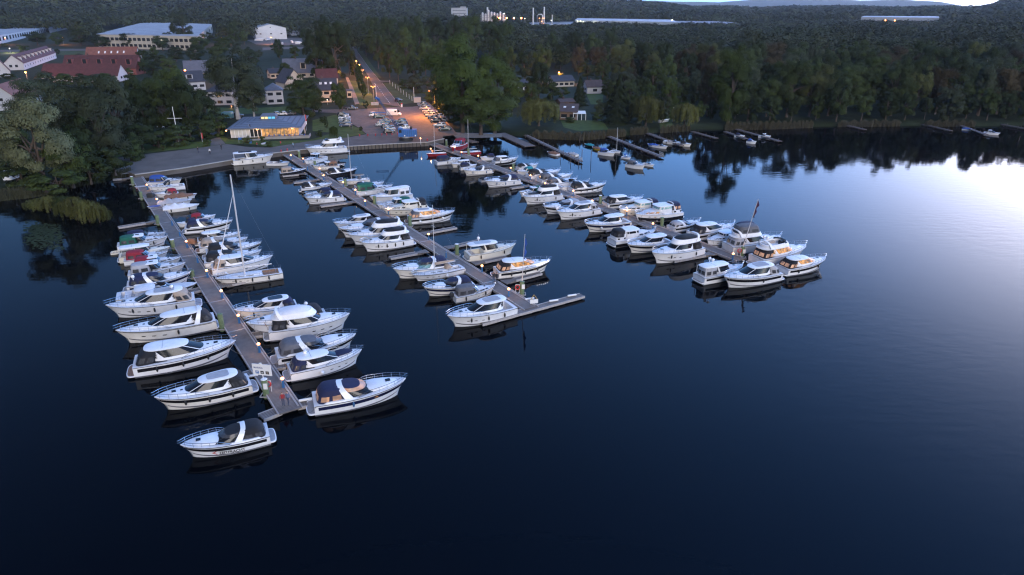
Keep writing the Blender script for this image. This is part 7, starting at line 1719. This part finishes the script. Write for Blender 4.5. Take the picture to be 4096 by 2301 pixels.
for c, x, y, k, cl, dg_, lab in (('S', 1345, 440, 'estate', 'black', 186, 'black car behind the lamp lit right row, nearest to the tall lamp'), ('S', 1400, 510, 'hatch', 'white', 186, 'white hatchback behind the lamp lit right row near the footpath'), ('S', 1480, 610, 'estate', 'grey', 186, 'grey car behind the lamp lit right row, lowest of three'), ('S', 300, 650, 'estate', 'green', 190, 'dark estate car farthest back in the centre of the car park'), ('S', 340, 725, 'estate', 'blue', 190, 'dark blue car behind the white hatchback in the centre'), ('S', 405, 840, 'hatch', 'white', 190, 'white hatchback in the centre of the car park'),
                              ('D5', 1110, 548, 'hatch', 'black', 14, 'black hatchback at the top of the left centre cluster'), ('D5', 1050, 575, 'estate', 'green', 12, 'dark green car in the left centre cluster'), ('D5', 1010, 603, 'hatch', 'silver', 12, 'silver fronted car at the left of the centre cluster'), ('D5', 1105, 632, 'estate', 'black', 12, 'black estate car in the middle of the centre cluster'), ('D5', 1135, 665, 'hatch', 'silver', 12, 'silver car with dark glass low in the centre cluster'), ('D5', 1130, 705, 'hatch', 'black', 10, 'black hatchback lowest in the centre cluster'),
                              ('D5', 915, 462, 'suv', 'white', 12, 'white suv left of the white van'), ('D5', 985, 485, 'estate', 'green', 10, 'dark green car in front of the white suv'), ('D5', 1200, 452, 'van', 'white', 2, 'tall white delivery van on the car park'),
                              ('D5', 450, 455, 'estate', 'black', 8, 'black car at the top of the left short row'), ('D5', 470, 500, 'estate', 'white', 188, 'white estate car in the left short row'), ('D5', 480, 535, 'estate', 'silver', 188, 'silver car in the left short row'), ('D5', 480, 570, 'suv', 'grey', 188, 'grey suv in the left short row'), ('D5', 490, 612, 'estate', 'blue', 188, 'dark blue car lowest in the left short row'),
                              ('D5', 580, 362, 'pickup', 'black', 6, 'black pickup on the lane beneath the village trees'), ('D5', 1265, 240, 'hatch', 'black', 60, 'small dark car on the verge right of the road'),
                              ('E5', 450, 405, 'van', 'teal', 185, 'dark teal van behind the clubhouse hedge'), ('E5', 650, 372, 'suv', 'black', 8, 'black suv behind the clubhouse roof'), ('E5', 1290, 350, 'hatch', 'silver', 185, 'silver car behind the clubhouse roof, left of three'), ('E5', 1415, 345, 'hatch', 'white', 185, 'white car behind the clubhouse roof, middle of three'), ('E5', 1545, 340, 'estate', 'grey', 185, 'grey car behind the clubhouse roof, right of three'),
                              ('D8', 1345, 240, 'hatch', 'white', 160, 'white car among the dark trees left of the signal mast'), ('D8', 1425, 245, 'suv', 'white', 150, 'larger white car among the dark trees near the signal mast'), ('D8', 1720, 200, 'estate', 'grey', 170, 'grey car in the shade right of the signal mast top')):
    car(c, x, y, k, cl, dg_, lab)
# caravans
def caravan(c, x, y, deg, label):
    p = CPt(c, x, y, GZ); T = thing('caravan', label, 'caravan', (p.x, p.y, GZ), radians(deg), 'caravans')
    r = [RG(-2.4, 2.4, 1.1, .45, n=6), RG(-2.5, 2.5, 1.12, 1.3, n=6), RG(-2.35, 2.25, 1.1, 2.4, n=6), RG(-2.0, 1.9, .95, 2.6, n=6)]
    obj('body', MB().rings(r, True, True), SIGNW, T, True, 45)
    for dd in (-24, 90, 270, 180): mb = MB(); patch(mb, r[1], r[2], dd - (20 if dd in (-24, 180) else 22) + (24 if dd == -24 else 0), dd + (20 if dd in (-24, 180) else 22) + (24 if dd == -24 else 0), .15, .75, .02, 5); obj('window', mb, GLASS, T)
    for s in (1, -1): mb = MB(); mb.tube([(0, s * .85, .32), (0, s * 1.08, .32)], .32, 12); obj('wheel', mb, TYRE, T)
    mb = MB(); mb.beam((2.4, 0, .5), (3.4, 0, .5), .15, .1); obj('drawbar', mb, METALG, T)
caravan('D8', 118, 712, -88, 'white caravan with dark window at the left edge by the water'); caravan('D8', 235, 590, 10, 'pale caravan half hidden behind the pale olive tree'); caravan('D8', 8, 388, 60, 'caravan cut off by the left picture edge')
# boats laid up on the yard
for i, (x, y, L_, cv_, lab) in enumerate(((1440, 345, 11, 'white', 'large boat under white cover in front of the boat hall'), (1560, 335, 9, 'lgrey', 'boat under grey cover before the boat hall door'), (1865, 370, 7, 'white', 'white boat on the storage yard, left of two'), (1950, 385, 8, 'white', 'white boat on the storage yard, right of two'), (1890, 275, 10, 'white', 'white boat stored beside the flat white building'), (1745, 395, 6, 'white', 'small white boat at the storage yard lamp'))):
    p = CPt('D7', x, y, GZ); h = Hull(L_, L_ * .3, 1.5, 2.1); T = thing('stored_boat', lab, 'boat', (p.x, p.y, GZ + .5), .2 + i, 'boats laid up ashore'); obj('hull', h.hull_mesh(), WHITE, T)
    rs = [[Vector((h.X(t), h.hw(t) * k * s_, h.D(t) + z)) for s_, k, z in ((1, 1.02, 0), (1, .5, .9 * sin(pi * (t * .9 + .1))), (-1, .5, .9 * sin(pi * (t * .9 + .1))), (-1, 1.02, 0))] for t in [.02 + .96 * j / 8 for j in range(9)]]
    obj('cover', MB().rings(rs, True, True, closed=False), CAN[cv_], T)
p = CPt('E7', 2115, 672, GZ); h = Hull(5, 1.8, .6, .8); T = thing('stored_boat', 'small white boat on the lit lawn between the willows', 'boat', (p.x, p.y, GZ + .2), .5, 'boats laid up ashore'); obj('hull', h.hull_mesh(), WHITE, T); obj('deck', h.deck_mesh(.5, .5), DECKM, T)
# shed boxes near car park
for c, x, y, w_, h_, lab in (('D5', 1545, 258, 3.2, 2.2, 'low grey container at the top of the lamp lit car row'), ('D5', 1905, 290, 2.6, 2.2, 'pale grey shed in the green beside the lamp post'), ('D5', 920, 297, 3.2, 1.0, 'low white wall sign by the clipped oval shrub')):
    p = CPt(c, x, y, GZ); T = thing('shed', lab, 'shed', (p.x, p.y, GZ), .1); mb = MB(); mb.box(-w_ / 2, w_ / 2, -.6, .6, 0, h_); obj('wall', mb, GREYW, T, False); mb = MB(); mb.box(-w_ / 2 - .1, w_ / 2 + .1, -.7, .7, h_ + .003, h_ + .12); obj('roof', mb, RGREY, T, False)
p = CPt('D5', 1315, 330, GZ); T = thing('ticket_post', 'pale post with red top at the car park entrance', 'post', (p.x, p.y, GZ)); mb = MB(); mb.box(-.3, .3, -.25, .25, 0, 1.3); obj('column', mb, SIGNW, T, False); mb = MB(); mb.box(-.3, .3, -.25, .25, 1.303, 1.8); obj('top', mb, REDP, T, False)
for c, x, y, y1, lab in (('E6', 1550, 1160, 950, 'bare pole on the green slope right of the road'), ('E6', 975, 1110, 900, 'white post at the kerb between road and verge')):
    px = cr(c, x, y); p = P(*px, GZ); h_ = ztop(px[0], cr(c, x, y1)[1], hypot(p.x, p.y)) - GZ; T = thing('pole', lab, 'pole', (p.x, p.y, GZ)); mb = MB(); mb.tube([(0, 0, 0), (0, 0, h_)], .09, 6); obj('shaft', mb, SIGNW, T); mb = MB(); mb.tube([(0, 0, h_), (0, 0, h_ + .15)], .12, 6); obj('cap', mb, METALG, T)
# fence along the slope
for i in range(9):
    a = (1180 + i * 42, 905 + i * 32); p = CPt('E6', *a, GZ); T = thing('fence_post', 'pale fence post on the slope right of the road', 'post', (p.x, p.y, GZ), 0, 'fence posts right of the road'); mb = MB(); mb.tube([(0, 0, 0), (0, 0, 2.0), (0, -.3, 2.3)], .06, 5); obj('shaft', mb, SIGNW, T)
# small dock boxes and white fender rolls on the fingers
for c, x, y, lab in (('C6', 2045, 870, 'white fender roll on the cross pontoon, left of two'), ('C6', 2255, 810, 'white fender roll on the cross pontoon, right of two'), ('C6', 1770, 850, 'white fender roll by the warning sign'), ('C2', 1340, 497, 'white fender roll on the wedge platform at the sign post'), ('E8', 1150, 1040, 'white fender roll at the stern of the lit navy canvas cruiser')):
    p = CPt(c, x, y, .55); T = thing('fender_roll', lab, 'fender', (p.x, p.y, .62), radians(20), 'white fender rolls'); mb = MB(); mb.tube([(-.75, 0, 0), (-.68, 0, 0), (.68, 0, 0), (.75, 0, 0)], [.09, .15, .15, .09], 10); obj('roll', mb, WBALL, T)
for c, x, y, lab, m_ in (('C4', 1185, 945, 'brown tarpaulined box on the left pier by a lamp', CAN['brown']), ('C4', 655, 350, 'dark bin standing on the left pier near the shore', BLACKP)):
    p = CPt(c, x, y, DECKZ); T = thing('dock_box', lab, 'box', (p.x, p.y, DECKZ)); mb = MB(); mb.rings([RG(-.8, .8, .5, 0, n=6), RG(-.8, .8, .5, .7, n=6), RG(-.6, .6, .35, .95, n=5)], True, True); obj('box', mb, m_, T); mb = MB(); mb.box(-.82, .82, -.02, .02, .3, .36); obj('strap', mb, BLACKR, T, False)

# ------------------------------------------------------------------ people
SKIN = M('skin', (.45, .27, .20), .6, var=.05); HAIRB = M('brown_hair', (.05, .03, .02), .7, var=.2); JEANS = M('blue_jeans', (.05, .06, .10), .8, var=.15); DARKC = M('dark_cloth', (.02, .02, .024), .8, var=.15); REDJ = M('red_jumper', (.30, .02, .025), .85, var=.12); BLUEJ = M('grey_blue_jacket', (.12, .15, .24), .85, var=.2); WHITEJ = M('white_shirt', (.55, .55, .55), .8, var=.08); TEALJ = M('pale_blue_jacket', (.25, .45, .52), .8, var=.1); SHOE = M('dark_shoes', (.02, .018, .016), .6, var=.1)
PCACHE = {}
def person_mesh(top, legs, stride, arms):
    V, E, R = [], [], []
    def v(p, r, par=None):
        V.append(p); R.append(r if isinstance(r, tuple) else (r, r))
        if par is not None: E.append((par, len(V) - 1))
        return len(V) - 1
    pel = v((0, 0, .95), (.155, .115)); ab = v((0, 0, 1.12), (.15, .105), pel); ch = v((0, -.005, 1.32), (.175, .12), ab); nk = v((0, .0, 1.47), (.075, .07), ch); hd = v((0, -.01, 1.58), (.072, .082), nk); h2 = v((0, -.012, 1.66), (.078, .095), hd); h3 = v((0, -.005, 1.73), (.06, .07), h2)
    v((0, -.112, 1.625), (.014, .014), hd)                                   # nose
    for s in (1, -1):
        v((s * .088, .005, 1.63), (.014, .022), h2)                          # ear
        sh = v((s * .19, 0, 1.41), .062, ch); sw = arms if s > 0 else -arms
        el = v((s * .255, sw * .5 + .02, 1.14), .046, sh); wr = v((s * .26, sw - .05, .90), .031, el); pm = v((s * .262, sw - .065, .83), (.022, .042), wr)
        for k, (dy, ln) in enumerate(((-.03, .070), (-.01, .080), (.012, .074), (.032, .060))):
            a = v((s * .262, sw - .065 + dy, .775), .0095, pm); b = v((s * .252, sw - .068 + dy, .775 - ln * .55), .0085, a); v((s * .238, sw - .066 + dy, .775 - ln), .007, b)
        t1 = v((s * .25, sw - .115, .825), .011, pm); v((s * .243, sw - .135, .785), .009, t1)
        st = stride if s > 0 else -stride
        hp = v((s * .095, 0, .88), .095, pel); kn = v((s * .10, -st * .5 - .02, .49), .062, hp); an = v((s * .10, -st * .7 + .03, .09), .040, kn); v((s * .11, -st * .7 - .11, .04), (.042, .035), an)
    me = bpy.data.meshes.new('body'); me.from_pydata(V, E, []); o = bpy.data.objects.new('body', me); COL.objects.link(o)
    sk = o.modifiers.new('skin', 'SKIN'); sk.use_smooth_shade = True
    for i, r in enumerate(R): me.skin_vertices[0].data[i].radius = r
    me.skin_vertices[0].data[0].use_root = True
    sb = o.modifiers.new('sub', 'SUBSURF'); sb.levels = 1
    dg = bpy.context.evaluated_depsgraph_get(); dg.update(); out = bpy.data.meshes.new_from_object(o.evaluated_get(dg)); bpy.data.objects.remove(o); out.name = 'body'
    out.materials.clear()
    for m_ in (SKIN, top, legs, SHOE): out.materials.append(m_)
    for f in out.polygons:
        c = f.center; k = 1
        if c.z > 1.50: k = 0
        elif c.z < .10: k = 3
        elif abs(c.x) > .20 and c.z < .90: k = 0
        elif c.z < .97 and abs(c.x) < .20: k = 2
        f.material_index = k; f.use_smooth = True
    return out
def person(c, x, y, z, deg, top, legs, label, stride=.0, arms=.04, hair=HAIRB, s=1.0, group=None):
    p = CPt(c, x, y, z); T = thing('person', label, 'person', (p.x, p.y, z), radians(deg), group)
    T.scale = (s, s, s)
    key = (top.name, legs.name, stride, arms)
    if key not in PCACHE: PCACHE[key] = person_mesh(top, legs, stride, arms)
    obj('body', PCACHE[key], None, T)
    mb = MB(); rs = []
    for j in range(6):
        ph = radians(-12 + 102 * j / 5); rs.append([(.088 * cos(ph) * cos(a), .014 + (.108 if sin(a) > 0 else .085 - .03 * (j < 2)) * cos(ph) * sin(a), 1.665 + .105 * sin(ph)) for a in [2 * pi * i / 14 for i in range(14)]])
    mb.rings(rs, False, True); obj('hair', mb, hair, T)
    mb = MB()
    for s_ in (1, -1): mb.ball((s_ * .03, -.100, 1.655), .011, n=6, m=5)
    obj('eyes', mb, BLACKP, T)
    mb = MB(); mb.box(-.025, .025, -.104, -.096, 1.572, 1.580); obj('mouth', mb, REDJ, T)
    return T
person('E8', 695, 1155, DECKZ, 14, REDJ, JEANS, 'person in red jumper and blue jeans at the end of the left pier', .10)
person('E8', 800, 1135, DECKZ, -25, BLUEJ, JEANS, 'person in grey blue jacket walking beside the red jumper', .22, .1)
person('C6', 1360, 655, DECKZ, 30, DARKC, JEANS, 'person in dark jacket on the middle pier, left of a pair', .04)
person('C6', 1395, 658, DECKZ, -20, DARKC, DARKC, 'person all in dark clothes on the middle pier, right of a pair', .02, .02)
person('E5', 175, 1020, GZ + .06, 20, WHITEJ, DARKC, 'person in white shirt walking on the promenade', .2, .1)
person('E5', 372, 945, GZ + .06, 200, DARKC, DARKC, 'person in dark clothes on the promenade left of the quay yacht', .25, .12)
person('E5', 1605, 910, GZ + .06, 100, TEALJ, JEANS, 'person in pale blue jacket on the promenade by the flybridge yacht', .1)
person('E5', 985, 890, GZ + .06, 60, REDJ, DARKC, 'small person in red on the promenade before the clubhouse', .1, s=.8)
person('D5', 572, 665, GZ + .08, 10, DARKC, DARKC, 'person in dark clothes beside the left short row of cars', .1)
person('D8', 1768, 470, GZ + .06, 150, DARKC, JEANS, 'person in dark jacket at the left part of the promenade', .2, .1)
person('D8', 1455, 378, GZ, 30, REDJ, DARKC, 'person in red by the left play hut', .05)
# ------------------------------------------------------------------ daylight at dusk, camera, render settings
SUN_AZ = radians(SUN_AZD)      # the after-glow: to the right of the view
W = bpy.data.worlds.new('World'); SC.world = W; W.use_nodes = True
nt = W.node_tree; N = nt.nodes; L = nt.links; bg = N['Background']
sky = N.new('ShaderNodeTexSky'); sky.sky_type = 'NISHITA'; sky.sun_disc = False
sky.sun_elevation = radians(SUN_EL); sky.sun_rotation = SUN_AZ; sky.altitude = 60; sky.air_density = 1.0; sky.dust_density = .6; sky.ozone_density = 2.0
hs = N.new('ShaderNodeHueSaturation'); hs.inputs['Saturation'].default_value = .75; L.new(sky.outputs['Color'], hs.inputs['Color'])
tn = N.new('ShaderNodeVectorMath'); tn.operation = 'MULTIPLY'; tn.inputs[1].default_value = SKY_TINT; L.new(hs.outputs['Color'], tn.inputs[0])
tcw = N.new('ShaderNodeTexCoord')
dt = N.new('ShaderNodeVectorMath'); dt.operation = 'DOT_PRODUCT'; dt.inputs[1].default_value = Vector((sin(radians(GLOW_AZ)), cos(radians(GLOW_AZ)), .10)).normalized(); L.new(tcw.outputs['Generated'], dt.inputs[0])
mx0 = N.new('ShaderNodeMath'); mx0.operation = 'MAXIMUM'; mx0.inputs[1].default_value = 0; L.new(dt.outputs['Value'], mx0.inputs[0])
pw = N.new('ShaderNodeMath'); pw.operation = 'POWER'; pw.inputs[1].default_value = GLOW_POW; L.new(mx0.outputs[0], pw.inputs[0])
gl = N.new('ShaderNodeVectorMath'); gl.operation = 'SCALE'; gl.inputs[0].default_value = [v * GLOW_STR for v in GLOW_COL]; L.new(pw.outputs[0], gl.inputs['Scale'])
pw2 = N.new('ShaderNodeMath'); pw2.operation = 'POWER'; pw2.inputs[1].default_value = GLOW2_POW; L.new(mx0.outputs[0], pw2.inputs[0])
g2 = N.new('ShaderNodeVectorMath'); g2.operation = 'SCALE'; g2.inputs[0].default_value = [v * GLOW2_STR for v in (1.22, 1.0, .84)]; L.new(pw2.outputs[0], g2.inputs['Scale'])
a2 = N.new('ShaderNodeVectorMath'); a2.operation = 'ADD'; L.new(gl.outputs['Vector'], a2.inputs[0]); L.new(g2.outputs['Vector'], a2.inputs[1])
ad = N.new('ShaderNodeVectorMath'); ad.operation = 'ADD'; L.new(tn.outputs['Vector'], ad.inputs[0]); L.new(a2.outputs['Vector'], ad.inputs[1])
L.new(ad.outputs['Vector'], bg.inputs['Color']); bg.inputs['Strength'].default_value = SKY_STR
sd = bpy.data.lights.new('sun', 'SUN'); sd.energy = FILL_E; sd.angle = radians(FILL_ANG); sd.color = (1.0, .91, .86)  # soft fill added in place of bright sky behind the camera, no real sun
so = bpy.data.objects.new('sun', sd); COL.objects.link(so)
LAZ = radians(LAMP_AZD)
dv = Vector((sin(LAZ) * cos(radians(FILL_EL)), cos(LAZ) * cos(radians(FILL_EL)), sin(radians(FILL_EL))))
so.rotation_euler = dv.to_track_quat('Z', 'Y').to_euler()
if HAZE:
    hm_ = bpy.data.materials.new('haze_air'); hm_.use_nodes = True; hn = hm_.node_tree.nodes; hn.clear()
    ho = hn.new('ShaderNodeOutputMaterial'); hv = hn.new('ShaderNodeVolumePrincipled'); hv.inputs['Color'].default_value = (.82, .86, .95, 1); hv.inputs['Density'].default_value = HAZE; hv.inputs['Anisotropy'].default_value = .2
    hm_.node_tree.links.new(hv.outputs['Volume'], ho.inputs['Volume'])
    hb_ = MB(); hb_.box(-12000, 12000, -800, 12000, -30, 260); ho_ = obj('haze', hb_, hm_, None, False); tag(ho_, 'thin evening haze over lake and forest', 'haze', None, 'stuff')
cd = bpy.data.cameras.new('camera'); cam = bpy.data.objects.new('camera', cd); COL.objects.link(cam)
cd.sensor_width = 36; cd.sensor_fit = 'HORIZONTAL'; cd.lens = 36 * FPX / 4096; cd.clip_start = .5; cd.clip_end = 30000
cam.location = (0, 0, CAMH); cam.rotation_euler = (pi / 2 - PITCH, 0, 0)
SC.camera = cam
SC.render.engine = 'CYCLES'
vs = SC.view_settings; vs.view_transform = 'Standard'; vs.look = 'None'; vs.exposure = EXPO; vs.gamma = 1; vs.use_curve_mapping = False
cy = SC.cycles; cy.use_denoising = DENOISE; SC.render.filter_size = 1.25; cy.filter_width = 1.25; cy.max_bounces = 6; cy.diffuse_bounces = 2; cy.glossy_bounces = 3; cy.transmission_bounces = 2; cy.transparent_max_bounces = 4; cy.volume_bounces = 0
cy.caustics_reflective = False; cy.caustics_refractive = False; cy.sample_clamp_indirect = 1.5; cy.sample_clamp_direct = 6; cy.denoising_prefilter = 'ACCURATE'
